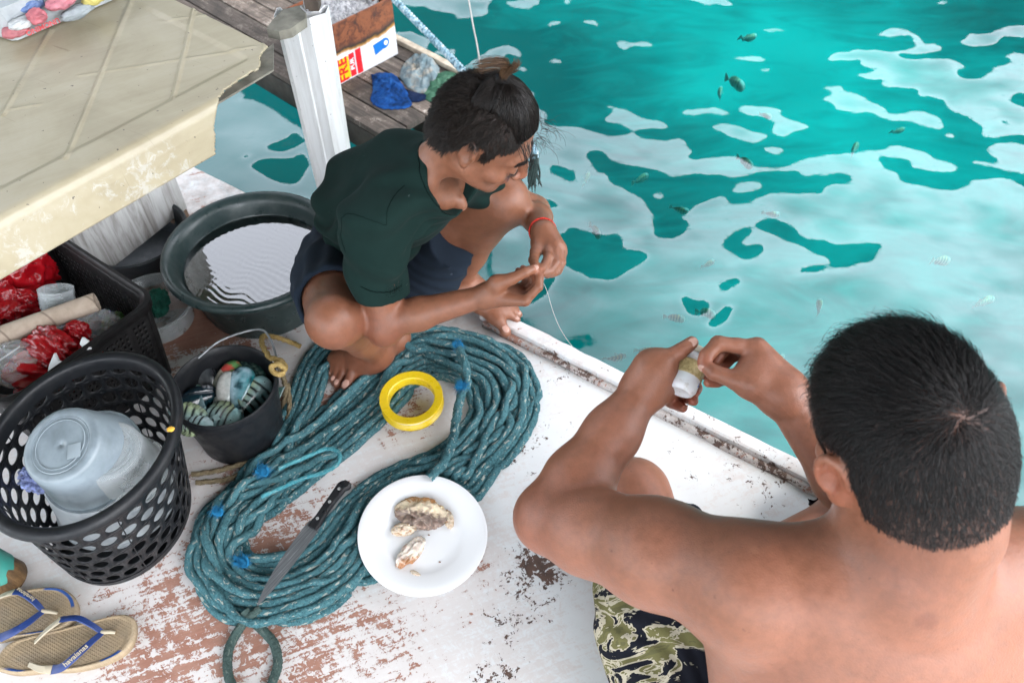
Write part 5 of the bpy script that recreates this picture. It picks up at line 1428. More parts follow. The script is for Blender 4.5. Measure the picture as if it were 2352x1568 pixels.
# ---- ropes
def rope_mat(name, c0, c1, c2, fleck, wet=0.0):
    m, nt, b = new_mat(name); v = coords(nt)
    a = nd(nt, 'ShaderNodeAttribute', attribute_name='along')
    uv = a.outputs['Vector']
    n1 = noise(nt, v, 210, 4, .75, .6)
    big = noise(nt, v, 9, 4, .6)
    c = ramp(nt, math_(nt, 'ADD', math_(nt, 'MULTIPLY', n1, .75), math_(nt, 'MULTIPLY', math_(nt, 'ADD', big, math_(nt, 'MULTIPLY', noise(nt, nd(nt, 'ShaderNodeMapping', {'Vector': uv, 'Scale': (2.2, .0, 0)}), 1.0, 2), .9)), .28)), [(.36, c0), (.52, c1), (.70, c2)])
    fl = noise(nt, nd(nt, 'ShaderNodeMapping', {'Vector': uv, 'Scale': (70, 3.2, 0)}), 1.0, 2, .5, .6)
    c = mixc(nt, ramp(nt, fl, [(.61, 0.0), (.65, .85)]), c, fleck)
    setp(nt, b, col=c, rough=.95, spec=.15, normal=bump(nt, n1, 1.0, .006))
    return m
def rope_obj(name, P, r, m, seg=12, lay=.040, amp=.10, rough=.12, parent=None, closed=False):
    P = np.asarray(P); n = len(P); T = np.gradient(P, axis=0); T /= np.maximum(np.linalg.norm(T, axis=1, keepdims=True), 1e-9)
    s = np.r_[0, np.cumsum(np.linalg.norm(np.diff(P, axis=0), axis=1))]
    N = unit(np.cross(T[0], [0, 0, 1.0])); V = []; AL = []; rnd = np.random.default_rng(len(P))
    th = np.arange(seg) * 2 * PI / seg
    for i in range(n):
        N = unit(N - T[i] * (N @ T[i])); B = np.cross(T[i], N)
        rr = r * (1 + amp * np.cos(3 * (th - s[i] / lay * 2 * PI / 3)) + rough * (rnd.random(seg) - .5) * 2)
        V.append(P[i] + (N[None] * np.cos(th)[:, None] + B[None] * np.sin(th)[:, None]) * rr[:, None])
        AL.append(np.stack([np.full(seg, s[i]), th / 2.0, np.zeros(seg)], 1))
    V = np.vstack(V); i, j = np.meshgrid(np.arange(n - 1), np.arange(seg), indexing='ij'); a = (i * seg + j).ravel(); b = (i * seg + (j + 1) % seg).ravel()
    me = mesh_np(name, V, np.stack([a, a + seg, b + seg, b], 1))
    at_ = me.attributes.new('along', 'FLOAT_VECTOR', 'POINT'); at_.data.foreach_set('vector', np.vstack(AL).astype(np.float32).ravel())
    return link(name, me, m, parent)
def strands(name, roots, dirs, L, r, m, parent, pts=5, curl=.35, seed=1, grav=.0):
    """loose fibres as hair curves"""
    rnd = np.random.default_rng(seed); n = len(roots); hc = bpy.data.hair_curves.new(name); hc.add_curves([pts] * n)
    P = np.zeros((n, pts, 3)); P[:, 0] = roots; d = np.array(dirs, float); L = np.broadcast_to(np.asarray(L, float), (n,))
    for k in range(1, pts):
        d = d + curl * rnd.normal(size=(n, 3)); d[:, 2] -= grav; d /= np.linalg.norm(d, axis=1, keepdims=True)
        P[:, k] = P[:, k - 1] + d * (L / (pts - 1))[:, None]
    return hair_obj(name, P, r, m, parent, hc)
def hair_obj(name, P, r, m, parent, hc=None):
    n, pts, _ = P.shape
    if hc is None: hc = bpy.data.hair_curves.new(name); hc.add_curves([pts] * n)
    hc.attributes['position'].data.foreach_set('vector', P.astype(np.float32).ravel())
    ra = hc.attributes.get('radius') or hc.attributes.new('radius', 'FLOAT', 'POINT')
    prof = np.linspace(1, .35, pts)[None, :] * np.broadcast_to(np.asarray(r, float), (n,))[:, None]
    ra.data.foreach_set('value', prof.astype(np.float32).ravel())
    o = bpy.data.objects.new(name, hc); col.objects.link(o); hc.materials.append(m)
    if parent is not None:
        o.parent = parent; p = Vector((0, 0, 0)); q = parent
        while q is not None: p = p + Vector(q.location); q = q.parent
        o.location = -p
    return o
IN_ = np.array([(985,850),(1065,868),(1105,925),(1088,985),(1030,1040),(950,1105),(845,1140),(745,1210),(668,1272),(605,1302),(550,1308),(525,1270),(540,1215),(640,1170),(745,1095),(850,1010),(930,925),(965,880)], float)
OU_ = np.array([(960,770),(1090,778),(1183,826),(1222,905),(1185,990),(1095,1080),(970,1195),(860,1290),(775,1380),(685,1425),(580,1430),(495,1390),(452,1290),(472,1185),(560,1080),(690,985),(800,895),(885,815)], float)
OL_ = OU_.copy(); OL_[0] = (955, 752); OL_[14] = (580, 1070); OL_[15] = (655, 930); OL_[16] = (700, 800); OL_[17] = (810, 735)
def rope_coil():
    rnd = random.Random(5); K = len(IN_); P = []; r = .0086
    ts = [1.0, .86, .55, .92, .30, .70, .12, .45, .80, .62, .22, .95, .38, .05, .75, .52]
    fam = [1, 1, 0, 1, 0, 0, 0, 0, 1, 0, 0, 1, 0, 0, 0, 0]
    for i in range(len(ts)):
        sh = np.array([rnd.uniform(-16, 16), rnd.uniform(-14, 14)]); wv = rnd.uniform(-.22, .22); ph = rnd.uniform(0, 6)
        t0, t1 = ts[i], ts[(i + 1) % len(ts)]
        for k in range(K):
            f = k / K; t = (t0 * (1 - f) + t1 * f if f > .75 else t0); t = t + wv * math.sin(f * 2 * PI * 1.5 + ph) * math.sin(f * PI)
            O = OL_ if fam[i] else OU_
            q = IN_[k] * (1 - t) + O[k] * t
            if fam[i] and 14 <= k <= 17: q = O[k] + np.array([(1 - t) * 90, (1 - t) * 60])
            q = q + sh * math.sin(f * PI) + np.array([rnd.uniform(-12, 12), rnd.uniform(-12, 12)])
            P.append(at(q[0], q[1], r) + np.array([0, 0, .011 * (i % 3) + rnd.uniform(0, .006)]))
    S = spline(P, 2300)
    # let the loops settle: neighbours push apart, gravity pulls down
    n = len(S); step = np.linalg.norm(np.diff(S, axis=0), axis=1).mean(); skip = int(.05 / step)
    for it in range(42):
        D = np.zeros_like(S)
        for a0 in range(0, n, 460):
            A = S[a0:a0 + 460]; d = A[:, None] - S[None]; L2 = (d ** 2).sum(-1)
            idx = np.abs(np.arange(a0, a0 + len(A))[:, None] - np.arange(n)[None]) < skip
            L = np.sqrt(L2) + 1e-6; pen = np.where(idx | (L > 2 * r * .97), 0, (2 * r * .97 - L))
            D[a0:a0 + 460] = (d / L[..., None] * np.minimum(pen, .004)[..., None]).sum(1) * .24
        D[:, 2] -= .0010 if it < 30 else .0003
        S = S + np.clip(D, -.004, .004)
        S[1:-1] = S[1:-1] * .5 + (S[:-2] + S[2:]) * .25 if it % 3 == 0 else S[1:-1]
        S[:, 2] = np.maximum(S[:, 2], r)
        pc = at(972, 1223, .0)[:2]; dd = S[:, :2] - pc; dl = np.linalg.norm(dd, axis=1); k_ = dl < .112; S[k_, :2] += dd[k_] / dl[k_, None] * np.minimum(.112 - dl[k_], .006)[:, None]; k_ = dl < .128; S[k_, 2] = np.minimum(S[k_, 2], r * 1.15)
    m = rope_mat('teal_braided_rope', (.008, .023, .026), (.026, .080, .094), (.085, .21, .235), (.42, .43, .37))
    o = rope_obj('rope_coil', S, r, m, 12, .045, .10, .14)
    tag(o, 'big coil of fuzzy teal rope lying on the deck between the two people', 'rope')
    tt = np.gradient(S, axis=0); tt /= np.linalg.norm(tt, axis=1, keepdims=True)
    rg = np.random.default_rng(3); ns = 26000; k = rg.integers(0, n, ns); d = rg.normal(size=(ns, 3)); d -= tt[k] * (d * tt[k]).sum(1, keepdims=True); d /= np.linalg.norm(d, axis=1, keepdims=True)
    fz = simple('teal_rope_fibre', (.06, .21, .255), .9, .5, 40)
    f = strands('fibres', S[k] + d * r * .9, d * .8 + rg.normal(size=(ns, 3)) * .5 + tt[k] * .5, rg.uniform(.002, .0055, ns), .00028, fz, o, 4, .5, 2); f['kind'] = 'stuff'
    return S, r, m
RS, RR, M_ROPE = rope_coil()
def rope_bits():
    blue = simple('bright_blue_twine', (.008, .16, .33), .85, .4, 60)
    P = [at(*q) for q in ((1050,792,.052),(1068,835,.055),(1072,880,.040),(1060,905,.036),(1048,960,.038),(1040,1010,.046),(1020,1060,.046),(985,1098,.040))]
    o = rope_obj('rope_tail', spline(P, 160), .0095, M_ROPE, 12, .045, .1, .16); tag(o, 'teal rope end crossing the coil with two bright blue frayed ties', 'rope')
    rg = np.random.default_rng(9)
    def tuft(par, x, y, z, n=420, s=.010, L=.016):
        c = at(x, y, z); d = rg.normal(size=(n, 3)); d[:, 2] = np.abs(d[:, 2]) * .7; d /= np.linalg.norm(d, axis=1, keepdims=True)
        strands('frayed_tie', c + rg.normal(size=(n, 3)) * s * .4, d, rg.uniform(L * .5, L, n), .0005, blue, par, 6, .55, int(x))
        mb = MB(); q = [c + s * np.array([math.cos(a) * 1.0, math.sin(a) * .7, .5 * math.sin(2 * a)]) for a in np.linspace(0, 2 * PI, 20, endpoint=False)]; mb.tube(q, .0024, 7, True); mb.build('tie_knot', blue, par)
    tuft(o, 1052, 795, .054); tuft(o, 1060, 888, .042, 520, .011, .018)
    coil = bpy.data.objects['rope_coil']
    tuft(coil, 602, 1082, .046, 260, .012, .022); tuft(coil, 500, 1175, .044, 160, .009, .020); tuft(coil, 555, 1290, .030, 260, .012, .022)
    m2 = rope_mat('dark_green_rope', (.010, .020, .019), (.035, .062, .056), (.075, .115, .105), (.14, .17, .15))
    P = [at(*q) for q in ((600,1395,.03),(565,1425,.02),(538,1462,.0095),(522,1515,.0095),(535,1580,.0095),(575,1625,.0095),(615,1590,.0095),(638,1520,.0095),(625,1470,.0095),(585,1430,.012),(560,1400,.03))]
    o = rope_obj('rope_loop', spline(P, 220), .0085, m2, 12, .05, .06, .08); tag(o, 'smooth dark green rope loop sticking out below the teal coil', 'rope')
    P = [at(*q) for q in ((640,1075,.045),(700,1050,.05),(750,1030,.05),(778,1040,.05),(775,1065,.05),(740,1085,.05),(690,1100,.048),(600,1140,.045))]
    o = rope_obj('twine', spline(P, 120), .0048, rope_mat('turquoise_twine', (.01, .08, .10), (.03, .20, .25), (.10, .34, .38), (.3, .4, .4)), 8, .03, .1, .15); tag(o, 'thin turquoise twine looped on top of the teal coil', 'twine')
    P = [at(*q) for q in ((500,1105,.05),(540,1135,.055),(530,1175,.052),(500,1150,.05),(545,1210,.05),(600,1260,.048),(640,1290,.046),(600,1300,.046),(700,1310,.05),(790,1305,.05),(850,1290,.045))]
    # manila rope by the bucket
    mm = rope_mat('old_manila_rope', (.035, .026, .014), (.105, .080, .046), (.22, .175, .105), (.3, .25, .16))
    for lab, pts in (('tan manila rope running from the bucket handle along its side', ((636,835,.150),(648,860,.12),(655,890,.06),(652,930,.012),(640,980,.008),(615,1025,.008),(570,1058,.008),(510,1078,.008),(440,1090,.008))),
                     ('second tan manila strand curving in front of the bucket', ((660,880,.05),(665,930,.018),(655,985,.008),(628,1035,.008),(580,1075,.008),(520,1100,.008),(450,1108,.008)))):
        o = rope_obj('manila_rope', spline([at(*q) for q in pts], 300), .0052, mm, 12, .022, .22, .05); tag(o, lab, 'rope')
    my = rope_mat('yellow_sisal', (.10, .06, .018), (.30, .19, .06), (.48, .34, .13), (.5, .4, .2))
    P = [at(*q) for q in ((690,795,.010),(665,785,.016),(635,775,.06),(606,772,.125),(602,788,.155),(610,806,.166),(622,822,.172),(640,826,.176),(654,838,.172),(650,856,.168),(632,858,.170),(624,842,.178),(640,836,.182),(658,848,.172))]
    o = rope_obj('sisal_tie', spline(P, 260), .0055, my, 12, .022, .2, .06); tag(o, 'yellow sisal cord knotted round the black bucket\'s handle', 'cord')
rope_bits()
# ================================================================ PEOPLE: smooth bodies grown from a field of blended limbs
class Field:
    def __init__(s, lo, hi, h):
        s.lo = np.array(lo, np.float32); s.h = h
        s.n = np.ceil((np.array(hi) - s.lo) / h).astype(int) + 1
        s.f = np.full(s.n, .08, np.float32)
        s.ax = [s.lo[k] + h * np.arange(s.n[k], dtype=np.float32) for k in range(3)]
    def sub(s, lo, hi):
        i0 = np.maximum(np.floor((np.array(lo) - s.lo) / s.h).astype(int), 0); i1 = np.minimum(np.ceil((np.array(hi) - s.lo) / s.h).astype(int) + 1, s.n)
        if np.any(i1 <= i0): return None
        sl = tuple(slice(a, b) for a, b in zip(i0, i1))
        return sl, s.ax[0][sl[0]][:, None, None], s.ax[1][sl[1]][None, :, None], s.ax[2][sl[2]][None, None, :]
    def put(s, lo, hi, fn, k=.01, mode='add', pad=.02):
        q = s.sub(np.array(lo) - k - pad, np.array(hi) + k + pad)
        if q is None: return s
        sl, X, Y, Z = q; d = fn(X, Y, Z).astype(np.float32); a = s.f[sl]
        if mode == 'add':
            h = np.maximum(k - np.abs(a - d), 0) / k; s.f[sl] = np.minimum(a, d) - h * h * k * .25
        elif mode == 'cut':
            d = -d; h = np.maximum(k - np.abs(a - d), 0) / k; s.f[sl] = np.maximum(a, d) + h * h * k * .25
        return s
    def cone(s, a, b, ra, rb, k=.01, mode='add', pad=.02):
        a = np.asarray(a, np.float32); b = np.asarray(b, np.float32); ba = b - a; L2 = float(ba @ ba) + 1e-12; r = max(ra, rb)
        def fn(X, Y, Z):
            t = np.clip(((X - a[0]) * ba[0] + (Y - a[1]) * ba[1] + (Z - a[2]) * ba[2]) / L2, 0, 1)
            return np.sqrt((X - a[0] - t * ba[0]) ** 2 + (Y - a[1] - t * ba[1]) ** 2 + (Z - a[2] - t * ba[2]) ** 2) - (ra + (rb - ra) * t)
        return s.put(np.minimum(a, b) - r, np.maximum(a, b) + r, fn, k, mode, pad)
    def path(s, P, rs, k=.01, mode='add'):
        for i in range(len(P) - 1): s.cone(P[i], P[i + 1], rs[i], rs[i + 1], k, mode)
        return s
    def ell(s, c, r, A=None, k=.01, mode='add', pad=.02):
        """ellipsoid; A rows = its axes"""
        c = np.asarray(c, float); r = np.asarray(r, float); A = np.eye(3) if A is None else np.asarray(A); e = np.sqrt(((A * r[:, None]) ** 2).sum(0))
        def fn(X, Y, Z):
            x, y, z = X - c[0], Y - c[1], Z - c[2]; k0 = 0; k1 = 0
            for i in range(3):
                q = A[i, 0] * x + A[i, 1] * y + A[i, 2] * z; k0 = k0 + (q / r[i]) ** 2; k1 = k1 + (q / r[i] ** 2) ** 2
            k0 = np.sqrt(k0); return k0 * (k0 - 1) / np.maximum(np.sqrt(k1), 1e-6)
        return s.put(c - e, c + e, fn, k, mode, pad)
    def plane(s, p, n, lo, hi, k=.004):
        """cut away everything on the side n points to, inside the box"""
        p = np.asarray(p, float); n = unit(n)
        return s.put(lo, hi, lambda X, Y, Z: -((X - p[0]) * n[0] + (Y - p[1]) * n[1] + (Z - p[2]) * n[2]), k, 'cut', 0)
    def mesh(s, smooth=1):
        f = s.f; ins = f < 0; n = f.shape
        c = np.zeros(np.array(n) - 1, np.int8)
        off = [(a, b, d) for a in (0, 1) for b in (0, 1) for d in (0, 1)]
        for a, b, d in off: c += ins[a:n[0] - 1 + a, b:n[1] - 1 + b, d:n[2] - 1 + d]
        act = np.argwhere((c > 0) & (c < 8)); idx = np.full(c.shape, -1, np.int32); idx[tuple(act.T)] = np.arange(len(act))
        v = {o: f[act[:, 0] + o[0], act[:, 1] + o[1], act[:, 2] + o[2]] for o in off}
        S = np.zeros((len(act), 3)); N = np.zeros(len(act))
        for o in off:
            for k in range(3):
                if o[k] == 0:
                    o2 = list(o); o2[k] = 1; o2 = tuple(o2); A, B = v[o], v[o2]; m = (A < 0) != (B < 0)
                    t = np.where(m, A / np.where(m, A - B, 1), 0)
                    P = np.tile(np.array(o, float), (len(act), 1)); P[:, k] += t; S += P * m[:, None]; N += m
        V = s.lo + s.h * (act + S / N[:, None])
        F = []
        for k in range(3):
            sl0 = [slice(None)] * 3; sl1 = [slice(None)] * 3; sl0[k] = slice(0, n[k] - 1); sl1[k] = slice(1, n[k])
            A = ins[tuple(sl0)]; B = ins[tuple(sl1)]; e = np.argwhere(A != B); u, w = (k + 1) % 3, (k + 2) % 3
            ok = (e[:, u] > 0) & (e[:, w] > 0) & (e[:, u] < n[u] - 1) & (e[:, w] < n[w] - 1); e = e[ok]
            q = []
            for du, dw in ((-1, -1), (0, -1), (0, 0), (-1, 0)):
                g = e.copy(); g[:, u] += du; g[:, w] += dw; q.append(idx[tuple(g.T)])
            q = np.stack(q, 1); fl = ~A[tuple(e.T)]; q[fl] = q[fl][:, ::-1]; F.append(q)
        F = np.vstack(F)
        # keep the largest connected surface plus any sizeable pieces; relax the voxel steps
        E = np.vstack([F[:, [0, 1]], F[:, [1, 2]], F[:, [2, 3]], F[:, [3, 0]]])
        for _ in range(smooth):
            D = np.zeros_like(V); cn = np.bincount(E[:, 0], minlength=len(V)) + np.bincount(E[:, 1], minlength=len(V))
            for k in range(3): D[:, k] = np.bincount(E[:, 0], V[E[:, 1], k], len(V)) + np.bincount(E[:, 1], V[E[:, 0], k], len(V))
            V = V * .45 + D / np.maximum(cn, 1)[:, None] * .55
        return V, F
def normals(V, F):
    n = np.cross(V[F[:, 2]] - V[F[:, 0]], V[F[:, 3]] - V[F[:, 1]]); N = np.zeros_like(V)
    for k in range(4):
        for a in range(3): N[:, a] += np.bincount(F[:, k], n[:, a], len(V))
    return N / np.maximum(np.linalg.norm(N, axis=1, keepdims=True), 1e-12)
def skin_mat(name, base, red):
    m, nt, b = new_mat(name); v = coords(nt)
    a = nd(nt, 'ShaderNodeAttribute', attribute_name='tint')
    n1 = noise(nt, v, 9, 5, .6); n2 = noise(nt, v, 70, 4, .65); n3 = noise(nt, v, 420, 3, .6)
    c = mixc(nt, ramp(nt, n1, [(.35, 0.0), (.7, .55)]), base, red)
    c = mixc(nt, 1.0, c, ramp(nt, n2, [(.3, .84), (.7, 1.10)]), 'MULTIPLY')
    fre = ramp(nt, noise(nt, v, 120, 2, .5), [(.235, .45), (.262, 0.0)])
    c = mixc(nt, fre, c, (.10, .04, .025))
    c = mixc(nt, 1.0, c, a.outputs['Color'], 'MULTIPLY')
    vor = nd(nt, 'ShaderNodeTexVoronoi', {'Vector': v, 'Scale': 520}).outputs[0]
    setp(nt, b, col=c, rough=ramp(nt, n2, [(.3, .36), (.7, .52)]).outputs[0], spec=.4, sss=.10,
         normal=bump(nt, math_(nt, 'ADD', math_(nt, 'MULTIPLY', vor, .4), math_(nt, 'ADD', math_(nt, 'MULTIPLY', n3, .5), math_(nt, 'MULTIPLY', n2, 1.6))), .30, .0016))
    b.inputs['Subsurface Radius'].default_value = (.008, .003, .0016)
    b.inputs['Subsurface Scale'].default_value = 1.0
    return m
def cloth_mat(name, c, weave=1400, c2=None):
    m, nt, b = new_mat(name); v = coords(nt)
    n = noise(nt, v, 14, 5, .6); c2 = c2 or tuple(x * 1.35 for x in c)
    cc = mixc(nt, n, tuple(x * .75 for x in c), c2)
    lint = ramp(nt, noise(nt, v, 95, 2, .4), [(.228, .5), (.238, 0.0)])
    cc = mixc(nt, lint, cc, tuple(min(1, x * 3 + .05) for x in c))
    w_ = noise(nt, v, weave * .4, 2)
    setp(nt, b, col=cc, rough=.95, spec=.06, sheen=.015, normal=bump(nt, w_, .25, .0008))
    return m
def paint(V, spots, base=(1, 1, 1)):
    """pigment per vertex: spots = (centre, radius, colour factor, softness)"""
    C = np.tile(np.array(base, float), (len(V), 1))
    for c, r, f, sft in spots:
        d = np.linalg.norm(V - np.asarray(c), axis=1); w_ = np.clip((r - d) / (sft * r) + .5, 0, 1)[:, None]
        C = C * (1 - w_) + C * np.asarray(f) * w_
    return C
def add_nails(nails, t):
    m = simple('finger_nail', (.42, .25, .20), .3, .1, 300)
    for p, r, ax, up in nails:
        MB().add(*displace_ball(p, (r * 1.05, r * .82, r * .20), frame(up, ax), 0, 1, 1, 3)).build('nail', m, t)
def head(F, Rm, P, s, wide=1.0, skin=None):
    """skull and face in head axes (right, forward, up) -> field F"""
    R_, Fw, U = Rm[:, 0], Rm[:, 1], Rm[:, 2]; A = np.stack([R_, Fw, U])
    g = lambda x, y, z: P + s * (R_ * x * wide + Fw * y + U * z)
    F.ell(g(0, -.009, .030), s * np.array([.0735 * wide, .089, .084]), A, .02)
    F.ell(g(0, -.040, .010), s * np.array([.068 * wide, .055, .070]), A, .02)
    F.ell(g(0, .028, -.035), s * np.array([.058 * wide, .060, .072]), A, .025)
    F.ell(g(0, .050, -.075), s * np.array([.040 * wide, .038, .034]), A, .025)
    F.ell(g(0, .070, -.098), s * np.array([.021, .017, .015]), A, .02)
    for q in (1, -1):
        F.cone(g(q * .052, .000, -.055), g(q * .022, .066, -.098), s * .018, s * .014, .028)
        F.ell(g(q * .044, .058, -.030), s * np.array([.021, .018, .017]), A, .02)
        F.cone(g(q * .010, .082, .018), g(q * .043, .068, .016), s * .010, s * .009, .014)
        F.ell(g(q * .0315, .093, -.003), s * np.array([.016, .013, .0105]), A, .012, 'cut')
        F.ell(g(q * .0315, .074, -.004), s * np.array([.0155, .0135, .0125]), A, .004)
        F.ell(g(q * .0315, .0835, -.0085), s * np.array([.0125, .0055, .0032]), A, .003)
        F.ell(g(q * .0135, .099, -.038), s * np.array([.0092, .010, .0080]), A, .006)
        F.ell(g(q * .0075, .104, -.0455), s * np.array([.0034, .0045, .003]), A, .003, 'cut')
    F.path([g(0, .086, .010), g(0, .100, -.014), g(0, .111, -.033)], [s * .0085, s * .0085, s * .0108], .010)
    F.ell(g(0, .0915, -.0615), s * np.array([.020, .0090, .0055]), A, .006)
    F.ell(g(0, .0895, -.0715), s * np.array([.0175, .0090, .0062]), A, .005)
    F.ell(g(0, .1005, -.0662), s * np.array([.019, .005, .0011]), A, .0025, 'cut')
    for q in (1, -1):                                                     # ears: tilted cup with rim, hollow and lobe
        e = g(q * .0755, -.016, .004); out = unit(R_ * q * .86 - Fw * .5); up = unit(U * .97 - Fw * .2); fw = np.cross(up, out); EA_ = np.stack([out, fw, up])
        F.ell(e, s * np.array([.0075, .0175, .0305]), EA_, .006)
        rim = [e + s * (fw * .016 * math.cos(a) * -1 * q * (1 if q > 0 else -1) + up * (.004 + .027 * math.sin(a)) + out * .0055) for a in np.linspace(-.9, 3.3, 12)]
        F.path(rim, [s * .0042] * 12, .003)
        F.ell(e + s * (out * .0085 - up * .001 + Fw * .003), s * np.array([.0075, .0082, .0135]), EA_, .004, 'cut')
        F.ell(e + s * (out * .007 + up * .015), s * np.array([.004, .0085, .007]), EA_, .004, 'cut')
        F.ell(e + s * (up * -.027 + out * .003 + Fw * .002), s * np.array([.006, .009, .0095]), EA_, .006)
        F.cone(e + s * (out * .006 + fw * 0 + Fw * .011 - up * .002), e + s * (out * .004 + Fw * .010 - up * .008), s * .0035, s * .003, .004)
    return g
def finger(F, J, r0, r1, k=.004):
    """J: joints; little swellings at the knuckles, a pad at the tip"""
    J = [np.asarray(p, float) for p in J]; n = len(J); rs = [r0 + (r1 - r0) * i / (n - 1) for i in range(n)]
    for i in range(n - 1):
        m = (J[i] + J[i + 1]) / 2; rm = (rs[i] + rs[i + 1]) / 2
        F.cone(J[i], m, rs[i] * 1.03, rm * .95, k); F.cone(m, J[i + 1], rm * .95, rs[i + 1] * 1.03, k)
def body_obj(name, V, F, m, parent, C=None):
    me = mesh_np(name, V, F)
    if C is not None: col_attr(me, C)
    return link(name, me, m, parent)
def hair_mat(name, c0, c1, rough=.32):
    m, nt, b = new_mat(name)
    hi = nd(nt, 'ShaderNodeHairInfo')
    setp(nt, b, col=mixc(nt, hi.outputs['Random'], c0, c1), rough=rough, spec=.22)
    return m
def scalp_roots(V, N, F, P, Rm, s, mask, n, seed):
    """n random places on the scalp faces where mask(local coords) holds"""
    rg = np.random.default_rng(seed)
    c = V[F].mean(1); L = (c - P) @ Rm / s; ok = mask(L); Fi = F[ok]
    a = np.linalg.norm(np.cross(V[Fi[:, 2]] - V[Fi[:, 0]], V[Fi[:, 3]] - V[Fi[:, 1]]), axis=1); p = a / a.sum()
    i = rg.choice(len(Fi), n, p=p); w_ = rg.dirichlet((1, 1, 1, 1), n)
    X = (V[Fi[i]] * w_[..., None]).sum(1); Nn = (N[Fi[i]] * w_[..., None]).sum(1)
    return X, Nn / np.linalg.norm(Nn, axis=1, keepdims=True), rg

# ---------------------------------------------------------------- the crouching boy
def make_boy():
    t = thing('person', 'crouching boy in dark green t-shirt and navy shorts, hair tied in a topknot', 'person', (-.24, 1.34, 0))
    Hd = np.array([-.048, 1.220, .655])
    cz, sz = math.cos(R(-16)), math.sin(R(-16)); Rm = np.array([[cz, -sz, 0], [sz, cz, 0], [0, 0, 1]]) @ np.array([[.04, .815, .578], [-.993, .097, -.068], [-.111, -.571, .813]])
    HSC = .925
    kR, aR = at(765, 735, .365), at(866, 806, .07); kL, aL = at(1158, 462, .405), at(1052, 642, .09)
    hR, hL = np.array([-.40, 1.36, .20]), np.array([-.27, 1.47, .20]); pel = (hR + hL) / 2 + np.array([0, 0, .03])
    C7 = at(990, 395, .555); mid = at(862, 470, .40)
    sR, sL = at(858, 512, .525), dep(1060, 404, 1.64)
    eR, wR = at(884, 742, .335), at(1112, 680, .405)
    eL, wL = np.array([.05, 1.42, .31]), dep(1247, 533, 1.60)
    lo = np.array([-.56, .93, -.02]); hi = np.array([.16, 1.62, .84])
    F = Field(lo, hi, .0030)
    # trunk
    F.path([pel, mid, (mid + C7) / 2 + [0, 0, .005], C7], [.106, .100, .080, .050], .04)
    chest = (sR + sL) / 2 * .6 + mid * .4
    F.ell(chest, (.118, .078, .10), frame((C7 - mid), sL - sR), .04)
    for a, b in ((C7, sR), (C7, sL)): F.cone(a - [0, 0, .026], b, .043, .037, .03)
    # arms
    F.path([sR, sR * .45 + eR * .55, eR], [.040, .038, .034], .02); F.path([eR, eR * .65 + wR * .35, wR], [.033, .031, .0205], .014)
    F.path([sL, sL * .5 + eL * .5, eL], [.045, .037, .033], .02); F.path([eL, eL * .62 + wL * .38, wL], [.033, .031, .0205], .014)
    F.ell(eR + unit(eR - sR) * .012 + np.array([-.004, 0, -.008]), (.03, .03, .03), None, .02)
    # legs
    for h_, k_, a_ in ((hR, kR, aR), (hL, kL, aL)):
        F.path([h_, h_ * .5 + k_ * .5, k_], [.082, .070, .050], .03)
        kn = unit(k_ - (h_ + a_) / 2); F.ell(k_ + kn * .010, (.043, .043, .046), None, .02)
        back = unit((h_ + np.array([0, 0, -.05])) - k_); back = unit(back - unit(a_ - k_) * (back @ unit(a_ - k_)))
        F.path([k_ + (a_ - k_) * .06, k_ * .68 + a_ * .32 + back * .022, k_ * .35 + a_ * .65 + back * .010, a_], [.048, .049, .036, .029], .02)
        F.cone(k_ + kn * .012 + (a_ - k_) * .1, a_ + kn * .004, .026, .018, .03)
    # feet
    fr = lambda X, Y, z: at(733.8 + .21 * X, 583.3 + .21 * Y, z)
    hlR = aR + np.array([.03, .075, -.042])
    nails = []
    def foot(a_, heel, toes, mtp, big, dz=0.0):
        for i, (tp, mt) in enumerate(zip(toes, mtp)):
            T_ = fr(*tp, .0105 + dz + (.003 if i == 0 else 0)); M_ = fr(*mt, .024 + dz); mm = (T_ * .45 + M_ * .55) + np.array([0, 0, .006])
            rt = .0125 if i == 0 else .0088 - .0004 * i
            F.path([M_, mm, T_], [rt * 1.2, rt * .98, rt], .004)
            F.ell(T_ + unit(T_ - M_) * .003 - np.array([0, 0, .001]), (rt * 1.05,) * 3, None, .004)
            F.cone(a_ + (M_ - a_) * .25 - np.array([0, 0, .012]), M_, .030, rt * 1.35, .022)
            nails.append((T_ + unit(T_ - M_) * rt * .25 + np.array([0, 0, rt * .98]), rt * .82, unit(T_ - M_), unit(np.array([0, 0, 1.0]) + unit(T_ - M_) * .35)))
        F.cone(a_, a_ + (fr(*mtp[1], .03 + dz) - a_) * .55, .030, .024, .03)
        F.ell(heel, (.030, .032, .030), None, .03); F.cone(heel, a_, .026, .027, .03); F.cone(heel, fr(*mtp[2], .02 + dz), .024, .020, .03)
        for q in (1, -1):
            sd = unit(np.cross(fr(*mtp[1], 0) - a_ * [1, 1, 0], [0, 0, 1.0])); F.ell(a_ + sd * q * .026 + np.array([0, 0, -.004]), (.012, .012, .014), None, .014)
    foot(aR, hlR, [(300, 1440), (195, 1412), (158, 1368), (138, 1300), (112, 1215)], [(405, 1240), (325, 1195), (265, 1165), (215, 1140), (175, 1120)], 0)
    foot(aL, aL + np.array([-.045, .055, -.055]), [(2030, 840), (2150, 715), (2172, 655), (2140, 600), (2100, 565)], [(1930, 690), (1990, 630), (2000, 590), (1985, 560), (1960, 540)], 0, .020)
    # hands, joint by joint
    hz = lambda X, Y, k: dep(1081.9 + .18 * X, 470.4 + .18 * Y, k)
    R_mcp = [hz(690, 1225, 1.492), hz(705, 1170, 1.512), hz(690, 1110, 1.530), hz(650, 1050, 1.546)]
